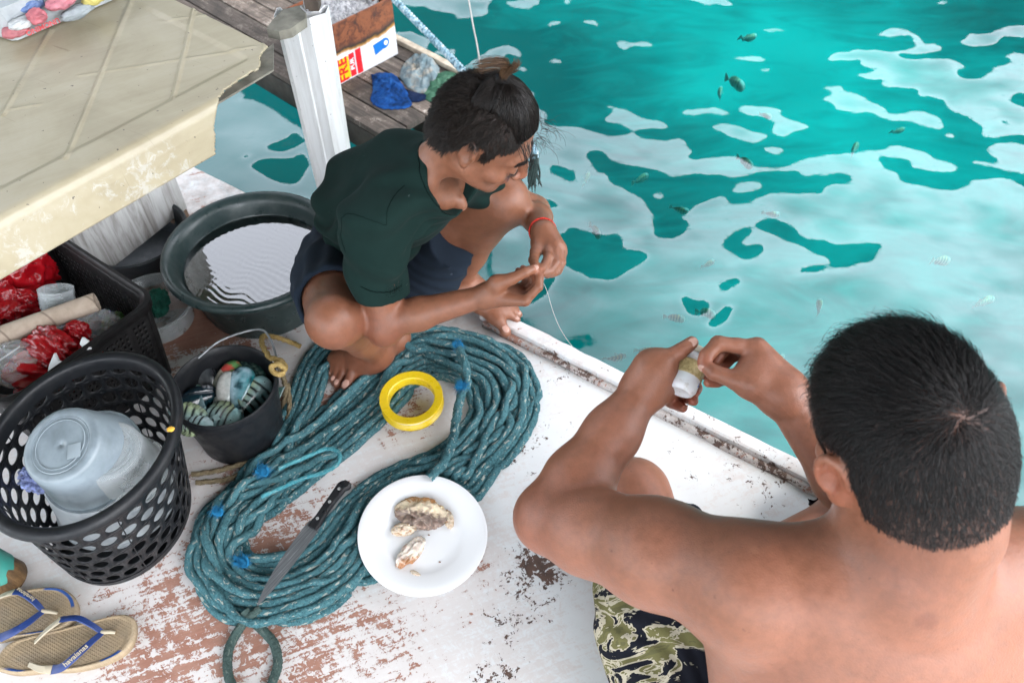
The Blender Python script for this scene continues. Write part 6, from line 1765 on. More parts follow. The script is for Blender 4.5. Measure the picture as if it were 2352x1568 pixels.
    for q, r in zip(R_mcp, (.0105, .0105, .0100, .009)): F.cone(wR + (q - wR) * .1, q, .0175, r, .014)
    F.cone(wR, hz(330, 1010, 1.492), .019, .015, .012)
    fing = [([R_mcp[0], hz(862, 1045, 1.488), hz(872, 925, 1.490), hz(838, 842, 1.494)], .0090, .0066),
            ([R_mcp[1], hz(850, 990, 1.507), hz(828, 900, 1.506), hz(790, 850, 1.506)], .0090, .0068),
            ([R_mcp[2], hz(800, 960, 1.524), hz(740, 870, 1.520), hz(665, 812, 1.516)], .0086, .0066),
            ([R_mcp[3], hz(730, 950, 1.540), hz(660, 880, 1.534), hz(598, 838, 1.528)], .0078, .0060)]
    th = [hz(330, 1000, 1.494), hz(520, 945, 1.484), hz(690, 862, 1.480), hz(808, 808, 1.488)]
    for J, a, b in fing: finger(F, J, a, b)
    F.cone(th[0], th[1], .0150, .0112, .010); finger(F, th[1:], .0104, .0078)
    v = unit(CAM3 - th[-1])
    nails.append((th[-1] + v * .0070 + unit(th[-1] - th[-2]) * .002, .0060, unit(th[-1] - th[-2]), v))
    L_mcp = [hz(985, 520, 1.575), hz(1080, 500, 1.572), hz(1145, 545, 1.578), hz(1160, 615, 1.588)]
    for q, r in zip(L_mcp, (.0115, .0115, .0108, .010)): F.cone(wL + (q - wL) * .1, q, .0185, r, .014)
    F.cone(wL, hz(865, 500, 1.588), .017, .014, .012)
    for J, a, b in [([L_mcp[0], hz(985, 672, 1.545), hz(925, 790, 1.525), hz(850, 845, 1.505)], .0098, .0068), ([L_mcp[1], hz(1085, 735, 1.548), hz(1010, 842, 1.535), hz(905, 885, 1.522)], .0098, .0068),
                    ([L_mcp[2], hz(1142, 745, 1.560), hz(1078, 858, 1.550), hz(970, 898, 1.540)], .0092, .0066), ([L_mcp[3], hz(1160, 735, 1.572), hz(1115, 845, 1.566), hz(1030, 895, 1.558)], .0084, .0060)]:
        finger(F, J, a, b)
    tl = [hz(865, 500, 1.586), hz(825, 600, 1.562), hz(795, 705, 1.535), hz(815, 785, 1.506)]
    F.cone(tl[0], tl[1], .0140, .0112, .010); finger(F, tl[1:], .0104, .0074)
    # neck and head
    g = head(F, Rm, Hd, HSC)
    F.path([C7 + np.array([.005, -.005, -.01]), g(0, -.035, -.045)], [.043, .044], .025); F.cone(C7 + np.array([.022, -.004, -.035]), g(0, -.036, -.045), .036, .030, .02)
    for q in (1, -1): F.cone(g(q * .046, -.034, -.04), C7 + np.array([.055, -.015, -.065]), .010, .009, .016)
    F.ell(g(.020, .030, -.128), HSC * np.array([.055, .044, .020]), np.stack([Rm[:, 0], Rm[:, 1], Rm[:, 2]]), .04, 'cut')
    joints = [(q, .0085, (.84, .76, .74), .8) for J, _, _ in fing for q in J[:3]] + [(q, .0095, (.84, .77, .75), .8) for q in L_mcp]
    V, Fq = F.mesh(1)
    N = normals(V, Fq)
    L = (V - Hd) @ Rm / HSC
    C = paint(V, [(n_[0], n_[1], (1.15, 1.15, 1.2), .6) for n_ in nails] + [(g(0, .098, -.0625), .020, (.80, .62, .66), .5), (g(0, .096, -.072), .018, (.86, .66, .70), .5), (kR, .07, (.93, .88, .88), .8), (eR, .05, (.92, .80, .78), .8), (g(0, .11, -.035), .018, (1.08, .98, .98), .7)]
              + joints + [(q, .016, (1.14, 1.05, 1.05), .8) for q in (fing[0][0][-1], fing[2][0][-1], fing[3][0][-1], fing[1][0][-2])] + [(aR + np.array([-.04, -.06, -.06]), .09, (.78, .72, .72), .9)])
    zmin = lambda L: np.interp(L[:, 1], [-.12, -.07, -.045, -.036, -.03, .004, .008, .022, .027, .046, .056, .07, .2], [-.05, -.048, -.03, .0, .034, .034, -.002, .0, .034, .048, .068, .074, .078])
    hairy = lambda L: (np.where(np.abs(L[:, 0]) > .03, zmin(L), np.interp(L[:, 1], [-.12, -.06, -.05, .04, .06, .09], [-.05, -.048, .0, .04, .070, .076])) < L[:, 2]) & (L[:, 1] < .088) & (np.linalg.norm(L, axis=1) < .17)
    hm = hairy(L); C[hm] *= np.array([.13, .115, .11])
    M_SKIN = skin_mat('tanned_skin', (.185, .074, .039), (.225, .090, .053))
    body = body_obj('body', V, Fq, M_SKIN, t, C)
    add_nails(nails, t)
    # eyebrows, lashes
    dark = simple('dark_brow_hair', (.012, .008, .006), .6)
    for q in (1, -1):
        rg = np.random.default_rng(3 + q); n = 240; f = rg.random(n)
        r0 = np.array([g(q * (.010 + .036 * a), .0885 - .020 * a ** 2 + .0035, .0155 + .006 * math.sin(a * 2.4) + b * .0035) for a, b in zip(f, rg.random(n))])
        d = np.array([Rm @ np.array([q * .9, .1, .25 - .5 * a]) for a in f]); strands('eyebrow', r0, d, .008, .00035, dark, t, 3, .12, 5 + q)
        n = 46; f = np.linspace(0, 1, n); r0 = np.array([g(q * (.0195 + .024 * a), .0885 - .010 * (a - .3) ** 2 * 2 - .002 * a, -.0098 - .003 * math.sin(a * PI)) for a in f])
        strands('eyelashes', r0, np.array([Rm @ np.array([q * (.5 * a - .1), .8, -.55]) for a in f]), .0072, .0004, dark, t, 4, .06, 9 + q, -.1)
        MB().tube([r0[i] for i in range(0, n, 3)], .0009, 5).build('lash_line', dark, t)
    # hair: cropped sides, long top pulled back to a topknot
    hb = hair_mat('black_brown_hair', (.003, .0024, .0024), (.012, .008, .006), .28); hs_ = hair_mat('short_dark_hair', (.004, .003, .0025), (.016, .010, .007), .4); ht = hair_mat('sun_bleached_hair', (.022, .012, .008), (.12, .066, .034))
    top = lambda L: hairy(L) & (L[:, 2] > .062 + .25 * np.clip(-L[:, 1] - .02, 0, 1)) & (L[:, 0] < .051) & (L[:, 1] > -.066)
    side = lambda L: hairy(L) & ~(top(L) & (L[:, 0] < .043) & (L[:, 1] > -.055))
    B = np.array([-.006, -.040, .121])                                     # the tie, in head axes
    X, Nn, rg = scalp_roots(V, N, Fq, Hd, Rm, HSC, side, 21000, 11)
    l = (X - Hd) @ Rm / HSC; back = np.clip((-l[:, 1] - .02) / .05, 0, 1)
    d = np.stack([l[:, 0] * 2.0, -.35 + .5 * (l[:, 1] > .0) - .1 * back, -.95 + 0 * back], 1) @ Rm.T; d = d - Nn * (d * Nn).sum(1, keepdims=True); d /= np.linalg.norm(d, axis=1, keepdims=True)
    cl = np.stack([noise3(l[:, 0] * 190 + a, l[:, 1] * 190, l[:, 2] * 190) for a in (0, 17, 31)], 1); d = d + Nn * (.34 + .75 * back)[:, None] + cl * .6 + rg.normal(size=X.shape) * .10; d /= np.linalg.norm(d, axis=1, keepdims=True)
    ln = (.009 + .006 * back + .004 * np.clip((.06 - l[:, 2]) / .06, 0, 1)) * rg.uniform(.7, 1.25, len(X)) * np.where(l[:, 1] > .0, .62, 1.0)
    P = X[:, None] + d[:, None] * (np.linspace(0, 1, 5)[None, :, None] * ln[:, None, None]); P[:, 1:] -= np.array([0, 0, 1.0]) * (np.linspace(0, 1, 5)[None, 1:, None] ** 2 * ln[:, None, None] * .15)
    hair = hair_obj('hair', P, .00042, hs_, t)
    X, Nn, rg = scalp_roots(V, N, Fq, Hd, Rm, HSC, top, 11000, 12)
    l = (X - Hd) @ Rm / HSC; n = len(X); pts = 12; tt = np.linspace(0, 1, pts)
    ctr = np.array([0, -.012, .030]); ra = np.array([.0735, .094, .084])
    Bj = B + rg.normal(size=(n, 3)) * np.array([.005, .005, .003])
    P = l[:, None] * (1 - tt)[None, :, None] + Bj[:, None] * tt[None, :, None]
    q = (P - ctr) / ra; nn = np.linalg.norm(q, axis=2, keepdims=True); need = 1 + (.02 + .13 * np.sin(tt * PI * .9)[None, :, None] * (.45 + .55 * rg.random((n, 1, 1))) ) 
    P = ctr + q / nn * np.maximum(nn, need) * ra; P[:, 0] = l
    cl = np.stack([noise3(l[:, 0] * 120 + a, l[:, 1] * 70, l[:, 2] * 120) for a in (3, 19, 37)], 1); P[:, 1:-1] += rg.normal(size=(n, 1, 3)) * .0008 + cl[:, None] * .0030 * np.sin(tt * PI)[None, 1:-1, None]
    hair_obj('hair', np.einsum('ij,npj->npi', Rm, P * HSC) + Hd, .00038, hb, t)
    # topknot tail bent over, plus stray curls at the brow
    n = 420; u = rg.normal(size=(n, 3)); a0 = rg.random((n, 1))
    pl = [np.array([0, 0, 0]), np.array([-.004, -.006, .014]), np.array([-.004, -.012, .028]), np.array([.010, -.028, .032]), np.array([.030, -.052, .020])]
    pl2 = [np.array([0, 0, 0]), np.array([-.006, .000, .016]), np.array([-.008, .004, .030]), np.array([-.010, .005, .034]), np.array([-.012, .003, .037])]
    tail = np.stack([B + (np.where(a0 < .55, pl[k], pl2[k]) + u * (.0026 + .0007 * k)) * np.array([1, 1, 1]) for k in range(5)], 1)
    hair_obj('topknot', np.einsum('ij,npj->npi', Rm, tail * HSC) + Hd, .00036, ht, t)
    MB().tube([g(*(B + np.array([.0095 * math.cos(a), .0095 * math.sin(a), .0015 * math.sin(3 * a) - .001]))) for a in np.linspace(0, 2 * PI, 28, endpoint=False)], .0038, 8, True).build('hair_tie', simple('black_elastic', (.006, .008, .012), .8), t)
    n = 46; st = np.array([g(*p) for p in np.stack([rg.uniform(-.05, .03, n), rg.uniform(.066, .084, n), rg.uniform(.066, .085, n)], 1)])
    cu = np.zeros((n, 14, 3)); d0 = np.array([.55, .05, -.4]) + rg.normal(size=(n, 3)) * .35; ph = rg.uniform(0, 6, n); Ln = rg.uniform(.018, .045, n)
    for k in range(14):
        s_ = k / 13; cu[:, k] = st + d0 * (Ln * s_)[:, None] + np.stack([np.sin(ph + s_ * 6), np.cos(ph * 2 + s_ * 5), np.sin(ph + s_ * 6 + 1.5)], 1) * .006 * s_ - np.array([0, 0, .012]) * s_ ** 2
    hair_obj('hair', cu, .00034, hb, t)
    n = 36; st = np.array([g(*p) for p in np.stack([rg.uniform(.035, .056, n), rg.uniform(.045, .078, n), rg.uniform(.062, .085, n)], 1)]); e = np.array([g(.050 + rg.uniform(-.006, .006), .094 + rg.uniform(-.004, .004), .034 + rg.uniform(-.02, .016)) for _ in range(n)])
    tt = np.linspace(0, 1, 8)[None, :, None]; P = st[:, None] * (1 - tt) + e[:, None] * tt + (Rm @ np.array([.012, .006, .004]))[None, None] * np.sin(tt * PI) + rg.normal(size=(n, 1, 3)) * .0015
    hair_obj('hair', P, .00036, hb, t)
    # ---- t-shirt
    S = Field(lo, hi, .0036)
    S.path([pel + np.array([.03, -.02, .02]), mid, (mid + C7) / 2 + [0, 0, .006], C7 - [0, 0, .01]], [.116, .114, .090, .060], .05)
    S.ell(chest, (.132, .090, .115), frame((C7 - mid), sL - sR), .05)
    for a, b in ((C7, sR), (C7, sL)): S.cone(a - [0, 0, .022], b, .062, .055, .035)
    sleeve = sR + (eR - sR) * .70
    S.path([sR, sR * .5 + sleeve * .5, sleeve], [.055, .052, .050], .025); sl2 = sL + (eL - sL) * .6; S.path([sL, sl2], [.054, .050], .02)
    # folds: broad drape and tight creases round the armpit
    q = S.sub(lo, hi); sl, X, Y, Z = q; near = np.abs(S.f) < .03; ii = np.argwhere(near); p = S.lo + S.h * ii
    ax_ = unit(eR - sR); u_ = (p - sR) @ ax_; dr = np.linalg.norm(p - (sR + np.array([.05, .01, -.05])), axis=1)
    fold = .0075 * noise3(p[:, 0] * 11, p[:, 1] * 11, p[:, 2] * 7) + .0075 * np.sin((p @ unit([.5, -.3, .9])) * 150 + 5 * noise3(p[:, 0] * 9, p[:, 1] * 9, p[:, 2] * 9)) * np.clip(1 - dr / .10, 0, 1) + .0065 * np.sin((p @ unit([.3, .5, .9])) * 95 + 6 * noise3(p[:, 0] * 7, p[:, 1] * 7, p[:, 2] * 7)) * np.clip(noise3(p[:, 0] * 8 + 9, p[:, 1] * 8, p[:, 2] * 8) * 1.6 + .3, 0, 1)
    S.f[near] += fold.astype(np.float32)
    S.plane(sleeve, ax_, sleeve - .085, sleeve + .085); S.plane(sl2, unit(eL - sL), sl2 - .08, sl2 + .08)
    S.cone(sleeve + ax_ * .04, sleeve - ax_ * .02, .0455, .043, .003, 'cut')
    hem = pel + np.array([.055, -.035, -.005]); hn = unit(pel - mid + np.array([.10, -.10, -.10]))
    S.plane(pel + unit(pel - mid) * .012, unit(pel - mid) + np.array([.28, -.28, -.1]), lo, hi)
    nk = at(1030, 392, .60); S.ell(C7 + np.array([.068, -.022, .016]), (.074, .080, .088), frame(g(0, 0, -.06) - C7 - np.array([.03, 0, 0]), [1, 0, 0]), .004, 'cut')
    Vs, Fs = S.mesh(1)
    M_SHIRT = cloth_mat('dark_green_jersey', (.0065, .0165, .0145))
    shirt = body_obj('t_shirt', Vs, Fs, M_SHIRT, t)
    Ns = normals(Vs, Fs); vx, vy, vk = pix(Vs); face = (Ns * (CAM3 - Vs)).sum(1) > 0; sm = simple('dark_seam_thread', (.0025, .006, .0055), .95, spec=.03)
    def seam(poly, r=.0005):
        Q = spline(np.array(poly, float), 46); out = []
        for x, y in Q:
            c = (vx - x) ** 2 + (vy - y) ** 2; ok = np.where(face & (c < 90))[0]
            if len(ok): i = ok[np.argmin(vk[ok] * 900 + c[ok] * .2)]; out.append(Vs[i] + Ns[i] * r * .25)
        if len(out) > 6:
            out = np.array(out); out[1:-1] = (out[:-2] + out[1:-1] + out[2:]) / 3; MB().tube(out, r, 6).build('seam', sm, shirt)
    seam([(783, 500), (800, 490), (830, 497), (868, 512), (888, 518)]); seam([(888, 518), (890, 490), (898, 462), (912, 440), (930, 425)]); seam([(783, 500), (780, 540), (792, 580)])
    seam([(830, 660), (850, 668), (880, 672), (905, 668), (924, 656)], .0009); seam([(968, 318), (960, 350), (966, 400), (985, 445), (1012, 480), (1040, 492)], .0008)
    # ---- shorts
    S = Field(lo, hi, .0036)
    S.ell(pel - [0, 0, .01], (.125, .125, .11), None, .04)
    cuts = []
    S.path([at(905, 650, .13), at(985, 608, .21), at(1035, 548, .30)], [.078, .074, .066], .04)
    for h_, k_, c_, r_ in ((hR, kR, .72, .074), (hL, kL, .60, .078)):
        e = h_ + (k_ - h_) * (c_ + .06); S.path([h_, (h_ + e) / 2, e], [.094, .086, r_], .03); cuts.append((h_ + (k_ - h_) * c_, unit(k_ - h_), r_))
    near = np.abs(S.f) < .03; ii = np.argwhere(near); p = S.lo + S.h * ii
    S.f[near] += (.004 * noise3(p[:, 0] * 16, p[:, 1] * 16, p[:, 2] * 12) + .0022 * np.sin(p @ unit([.6, .3, .7]) * 170 + 6 * noise3(p[:, 0] * 10, p[:, 1] * 10, p[:, 2] * 10))).astype(np.float32)
    for (c_, n_, r_) in cuts:
        S.plane(c_, n_, c_ - .11, c_ + .11); S.cone(c_ + n_ * .04, c_ - n_ * .025, r_ - .006, r_ - .010, .003, 'cut')
    Vs, Fs = S.mesh(2)
    body_obj('shorts', Vs, Fs, cloth_mat('navy_cotton', (.013, .019, .029)), t)
    # ---- red cord bracelet
    ax = unit(wL - eL); fr_ = frame(ax, (1, 0, 0)); c_ = wL - ax * .006
    mb = MB(); n = 40
    for i in range(n):
        a = 2 * PI * i / n; mb.add(*displace_ball(c_ + (fr_[0] * math.cos(a) + fr_[1] * math.sin(a)) * .0262, (.0022,) * 3, None, .1, 2, i, 2))
    mb.tube([c_ + (fr_[0] * math.cos(a) + fr_[1] * math.sin(a)) * .0258 for a in np.linspace(0, 2 * PI, 40, endpoint=False)], .0017, 7, True)
    mb.build('bracelet', simple('red_braided_cord', (.50, .025, .012), .6, .3, 200), t)
    tip = (fing[0][0][-1] + hz(815, 800, 1.497)) / 2
    line = spline([tip, dep(1255, 665, 1.54), dep(1272, 720, 1.60), dep(1296, 770, 1.70), dep(1345, 835, 1.86)], 60)
    tag(MB().tube(line, .00045, 5).build('fishing_line', simple('clear_nylon_line', (.5, .52, .5), .2)), 'thin clear fishing line hanging from the boy\'s fingers over the water', 'line')
make_boy()
# ---------------------------------------------------------------- the shirtless man, near the camera, seen from behind
def make_man():
    t = thing('person', 'shirtless man with short black hair and camouflage shorts, seen from behind, holding a bottle', 'person', (.45, .36, 0))
    Hd = np.array([.424, .500, .764])
    cz, sz, cp, sp = math.cos(R(2)), math.sin(R(2)), math.cos(R(17)), math.sin(R(17)); Rm = np.array([[cz, -sz, 0], [sz, cz, 0], [0, 0, 1]]) @ np.array([[.929, -.213, -.302], [.242, .968, .062], [.279, -.130, .951]]) @ np.array([[1, 0, 0], [0, cp, sp], [0, -sp, cp]]); sc_ = 1.14
    C7 = dep(2085, 1285, .905); sL, sR = dep(1735, 1345, .975), dep(2400, 1315, .985)
    eL, wL = dep(1268, 1190, 1.165), dep(1478, 893, 1.215)
    eR, wR = dep(2010, 1190, 1.17), dep(1800, 905, 1.155)
    hm = lambda X, Y, k: dep(1458.3 + .1602 * X, 752.7 + .1602 * Y, k)
    kL, hL, aL = at(1455, 1135, .125), np.array([.305, .385, .11]), at(1425, 1385, .04)
    kR, hR, aR = at(2120, 1120, .13), np.array([.56, .36, .11]), at(1690, 1300, .055)
    pel = np.array([.46, .335, .12])
    lo = np.array([-.03, .20, -.01]); hi = np.array([.82, .98, .92])
    F = Field(lo, hi, .0032)
    mid = np.array([.455, .325, .36]); up = np.array([.447, .375, .52])
    ac = unit(sR - sL)
    Ab = frame(mid - pel, ac)
    F.ell(pel, (.165, .13, .13), Ab, .05); F.ell(pel * .5 + mid * .5, (.160, .125, .16), Ab, .06); F.ell(mid, (.160, .118, .15), Ab, .06)
    F.ell(up, (.168, .105, .13), frame(C7 - mid, ac), .06)
    F.path([up, C7 - np.array([0, 0, .03])], [.095, .066], .05)
    for s_ in (sL, sR):
        F.path([C7 + np.array([0, -.002, -.035]), C7 * .5 + s_ * .5 + np.array([0, -.004, -.02]), s_], [.058, .062, .064], .04)
        F.ell(s_ + unit(s_ - C7) * .012, (.070, .066, .070), None, .03)
        # shoulder blade and lat
        b = s_ * .55 + mid * .45 + np.array([0, -.035, .02]); F.ell(b + unit(s_ - C7) * .012 + np.array([0, -.010, 0]), (.050, .030, .075), Ab, .035)
        F.cone(s_ + np.array([0, -.01, -.06]), s_ * .25 + mid * .75 + unit(s_ - C7) * .10, .055, .06, .05)
    F.path([C7 + np.array([0, -.055, -.07]), up + np.array([0, -.108, 0]), mid + np.array([0, -.122, 0]), pel + np.array([0, -.13, 0])], [.006, .012, .014, .012], .035, 'cut')
    # arms
    F.path([sL, sL * .55 + eL * .45, sL * .2 + eL * .8, eL], [.068, .066, .056, .047], .03)
    F.path([eL, eL * .72 + wL * .28, eL * .35 + wL * .65, wL], [.045, .048, .039, .029], .022)
    F.ell(eL + unit(eL - sL) * .012, (.036, .036, .036), None, .03)
    F.path([sR, sR * .5 + eR * .5, eR], [.068, .060, .046], .03); F.path([eR, eR * .65 + wR * .35, wR], [.045, .043, .029], .02)
    # left hand round the bottle
    nails = []; pads = []
    th = [hm(250, 560, 1.208), hm(440, 455, 1.196), hm(650, 335, 1.190), hm(815, 215, 1.192)]
    pm = [hm(620, 640, 1.222), hm(560, 760, 1.232), hm(480, 860, 1.240), hm(380, 960, 1.244)]
    for q, r in zip(pm, (.016, .0155, .0150, .0140)): F.cone(wL + (q - wL) * .08, q, .0265, r, .018)
    F.cone(wL, th[0], .027, .024, .018); F.cone(th[0], th[1], .0225, .0135, .016); F.ell(hm(330, 620, 1.204), (.024, .024, .024), None, .025)
    finger(F, th[1:], .0125, .0098); v = unit(CAM3 - th[-1]); nails.append((th[-1] + v * .0090 + unit(th[-1] - th[-2]) * .001, .0078, unit(th[-1] - th[-2]), v))
    for i, J in enumerate(([pm[0], hm(820, 620, 1.252), hm(960, 640, 1.246), hm(985, 660, 1.232)], [pm[1], hm(740, 860, 1.254), hm(880, 860, 1.244), hm(868, 905, 1.226)],
                           [pm[2], hm(660, 1000, 1.252), hm(800, 1010, 1.240), hm(838, 1048, 1.222)], [pm[3], hm(520, 1070, 1.246), hm(620, 1110, 1.234), hm(690, 1150, 1.220)])):
        finger(F, J, .0108 - .0006 * i, .0088 - .0006 * i); pads += [(J[-1], .017), (J[-2], .013)]
    # right hand pinching the line
    rm = [hm(1745, 285, 1.166), hm(1790, 360, 1.186), hm(1790, 450, 1.204), hm(1760, 540, 1.218)]
    for q, r in zip(rm, (.0155, .015, .0145, .013)): F.cone(wR + (q - wR) * .06, q, .0265, r, .020)
    tr = [hm(1680, 800, 1.148), hm(1430, 745, 1.146), hm(1130, 640, 1.150), hm(1005, 545, 1.158)]
    F.cone(wR, tr[0], .026, .021, .018); F.cone(tr[0], tr[1], .0195, .0135, .014); F.ell(hm(1700, 640, 1.165), (.022, .022, .024), None, .03)
    finger(F, tr[1:], .0125, .0088); nails.append((tr[-1] + unit(unit(CAM3 - tr[-1]) * .6 + unit(hm(900, 640, 1.155) - tr[-1])) * .0080, .0066, unit(tr[-1] - tr[-2]), unit(unit(CAM3 - tr[-1]) * .6 + unit(hm(900, 640, 1.155) - tr[-1]))))
    for i, J in enumerate(([rm[0], hm(1190, 225, 1.166), hm(1030, 395, 1.162), hm(985, 500, 1.162)], [rm[1], hm(1330, 265, 1.190), hm(1180, 420, 1.184), hm(1140, 500, 1.180)],
                           [rm[2], hm(1430, 370, 1.208), hm(1310, 490, 1.204), hm(1255, 545, 1.200)], [rm[3], hm(1380, 720, 1.206), hm(1180, 770, 1.190), hm(1050, 785, 1.184)])):
        finger(F, J, .0118 - .0007 * i, .0092 - .0007 * i); pads += [(J[-1], .015)]
    # legs
    F.path([hL, hL * .5 + kL * .5, kL], [.095, .088, .066], .04); F.path([kL, kL * .5 + aL * .5 + np.array([-.01, 0, 0]), aL], [.062, .046, .030], .03)
    F.path([aL, aL + np.array([.035, -.05, -.010]), aL + np.array([.08, -.09, -.015])], [.030, .028, .020], .02)
    F.path([hR, hR * .5 + kR * .5, kR], [.095, .085, .062], .04); F.path([kR, kR * .6 + aR * .4, aR], [.058, .052, .036], .03)
    F.path([aR, aR + np.array([-.06, -.04, -.01])], [.034, .030], .02)
    # neck and head
    g = head(F, Rm, Hd, sc_, 1.02)
    F.path([C7 - np.array([0, 0, .012]), g(0, -.040, -.030)], [.068, .066], .035); F.cone(C7 + np.array([0, .045, -.03]), g(0, .01, -.06), .058, .055, .03)
    F.cone(g(0, -.06, -.07), C7 + np.array([0, -.02, 0]), .045, .05, .03)
    V, Fq = F.mesh(1); N = normals(V, Fq); L = (V - Hd) @ Rm / sc_
    hairy = lambda L: (np.linalg.norm(L - np.array([0, -.012, .02]), axis=1) < .135) & (L[:, 2] > np.where(L[:, 1] < -.035, -.043 + .45 * np.clip(np.abs(L[:, 0]) - .040, 0, 1), -.03 + 1.2 * np.clip(L[:, 1] - .0, 0, .085))) & (L[:, 1] < .09) \
        & ~((np.abs(L[:, 0]) > .056) & (L[:, 1] > -.040) & (L[:, 1] < .004) & (L[:, 2] < .040))
    m_ = hairy(L)
    spots = [(n_[0], n_[1], (1.1, 1.1, 1.15), .6) for n_ in nails] + [(p, r, (1.15, 1.0, 1.0), .7) for p, r in pads]
    def onback(x, y, r, f, sft=.35):
        px, py, k = pix(V); d = (px - x) ** 2 + (py - y) ** 2 + np.where((N @ unit([0, -.5, 1])) < 0, 1e9, 0); i = int(np.argmin(d + 1e5 * (k > 1.2))); spots.append((V[i], r, f, sft))
    onback(2086, 1346, .010, (1.12, 1.16, 1.2)); onback(2033, 1337, .008, (1.1, 1.13, 1.15)); onback(2255, 1275, .010, (1.08, 1.1, 1.12)); onback(2127, 1425, .011, (.84, .80, .82)); onback(1545, 1355, .0018, (.5, .4, .4)); onback(1405, 1264, .002, (.55, .4, .35))
    onback(1735, 1263, .005, (1.15, 1.2, 1.2)); onback(2080, 1290, .05, (.90, .86, .86), .9)
    C = paint(V, spots + [(q, .011, (.86, .78, .76), .8) for q in rm + pm[:1] + [tr[2], th[2]]] + [(eL, .07, (.90, .82, .80), .9), (g(-.08, -.015, 0), .030, (1.08, .92, .88), .8)])
    C[m_] *= np.array([.34, .33, .34])
    wh = np.exp(-((L[:, 0] - .012) ** 2 + (L[:, 1] + .085) ** 2 + (L[:, 2] - .078) ** 2) / (2 * .030 ** 2))
    C = C * (1 + .2 * (wh * m_)[:, None])
    body_obj('body', V, Fq, skin_mat('ruddy_tanned_skin', (.225, .089, .050), (.285, .118, .077)), t, C)
    add_nails(nails, t)
    # hair: grows out from the crown whorl
    hb = hair_mat('black_hair', (.004, .004, .0045), (.018, .015, .014), .30)
    X, Nn, rg = scalp_roots(V, N, Fq, Hd, Rm, sc_, hairy, 42000, 21); l = (X - Hd) @ Rm / sc_; W = np.array([.012, -.085, .078])
    away = l - W; dist = np.linalg.norm(away, axis=1); d = away @ Rm.T; topf = np.clip((l[:, 2] - .045) / .04, 0, 1)
    fwd = (Rm @ np.array([-.35, .95, -.05])); down = Rm @ np.array([0, -.1, -1.0])
    d = d / dist[:, None] + topf[:, None] * fwd * 1.1 + (1 - topf)[:, None] * down * 1.1 + np.cross(Nn, d / dist[:, None]) * .5 * np.exp(-dist / .04)[:, None]
    cl = np.stack([noise3(l[:, 0] * 150 + a, l[:, 1] * 150, l[:, 2] * 150) for a in (0, 17, 31)], 1) @ Rm.T
    d = d + cl * .34; d -= Nn * (d * Nn).sum(1, keepdims=True); d /= np.linalg.norm(d, axis=1, keepdims=True)
    lift = .30 + .30 * topf; d = d + Nn * lift[:, None] + rg.normal(size=X.shape) * .17; d /= np.linalg.norm(d, axis=1, keepdims=True)
    ln = (.006 + .011 * np.clip((l[:, 2] + .05) / .08, 0, 1) + .024 * topf * np.clip((l[:, 1] + .09) / .1, 0, 1)) * rg.uniform(.7, 1.2, len(X)) * np.where(rg.random(len(X)) < .10, 1.35, 1.0) * np.clip(.72 + dist / .09, .72, 1)
    k = np.linspace(0, 1, 6)
    P = X[:, None] + d[:, None] * (k[None, :, None] * ln[:, None, None]) - Nn[:, None] * (k[None, :, None] ** 2 * (ln * .42)[:, None, None])
    hair_obj('hair', P, .00026, hb, t)
    n = 110; q = rg.integers(0, 3, n); c0 = np.array([[-.012, .070, .098], [.022, .060, .104], [-.045, .066, .082]])[q] + rg.normal(size=(n, 3)) * .006; st = np.array([g(*(p * np.array([.95, .93, .90]))) for p in c0])
    dd = (Rm @ np.array([.3, .35, 1.0])) + rg.normal(size=(n, 3)) * .22; P = st[:, None] - .01 * dd[:, None] + dd[:, None] * (k[None, :, None] * rg.uniform(.008, .015, n)[:, None, None]) + (Rm @ np.array([.012, .006, -.004]))[None, None] * k[None, :, None] ** 2
    hair_obj('hair', P, .00030, hb, t)
    # camouflage shorts
    S = Field(lo, np.array([.82, .98, .34]), .0040)
    S.ell(pel + np.array([0, .01, -.01]), (.178, .145, .13), Ab, .05)
    cutL = at(1448, 1212, .13); axL = unit(kL - hL); eLn = hL + (kL - hL) * .82
    S.path([hL, (hL + eLn) / 2 + np.array([0, 0, .006]), eLn], [.126, .124, .114], .04)
    cutR = at(1893, 1192, .10); axR = unit(aR - kR); S.path([hR, kR, kR * .35 + aR * .65], [.11, .085, .072], .05)
    near = np.abs(S.f) < .035; ii = np.argwhere(near); p = S.lo + S.h * ii
    S.f[near] += (.0055 * noise3(p[:, 0] * 13, p[:, 1] * 13, p[:, 2] * 13) + .0025 * np.sin(p @ unit([.8, .5, .3]) * 120 + 6 * noise3(p[:, 0] * 9, p[:, 1] * 9, p[:, 2] * 9))).astype(np.float32)
    S.plane(cutL, axL + np.array([.05, 0, 0]), cutL - .17, cutL + .17); S.cone(cutL + axL * .05, cutL - axL * .03, .100, .096, .003, 'cut')
    S.plane(cutR, axR, cutR - .11, cutR + .11); S.cone(cutR + axR * .05, cutR - axR * .02, .062, .058, .003, 'cut')
    Vs, Fs = S.mesh(2)
    m, nt, b = new_mat('tiger_stripe_camouflage'); v = coords(nt)
    vv = nd(nt, 'ShaderNodeMapping', {'Vector': v, 'Rotation': (0, 0, .5), 'Scale': (6.5, 17, 10)})
    A = noise(nt, vv, 1.0, 4, .55, 1.6); Bn = noise(nt, nd(nt, 'ShaderNodeMapping', {'Vector': v, 'Rotation': (0, 0, .62), 'Location': (3, 1, 2), 'Scale': (11, 30, 17)}), 1.0, 3, .5, 2.2)
    base = ramp(nt, A, [(.0, (.010, .011, .016)), (.478, (.42, .375, .28)), (.512, (.135, .125, .052)), (.60, (.105, .10, .045)), (.665, (.17, .085, .03))], 'CONSTANT')
    st = ramp(nt, Bn, [(.0, 0.0), (.575, 1.0), (.625, 0.0)], 'CONSTANT')
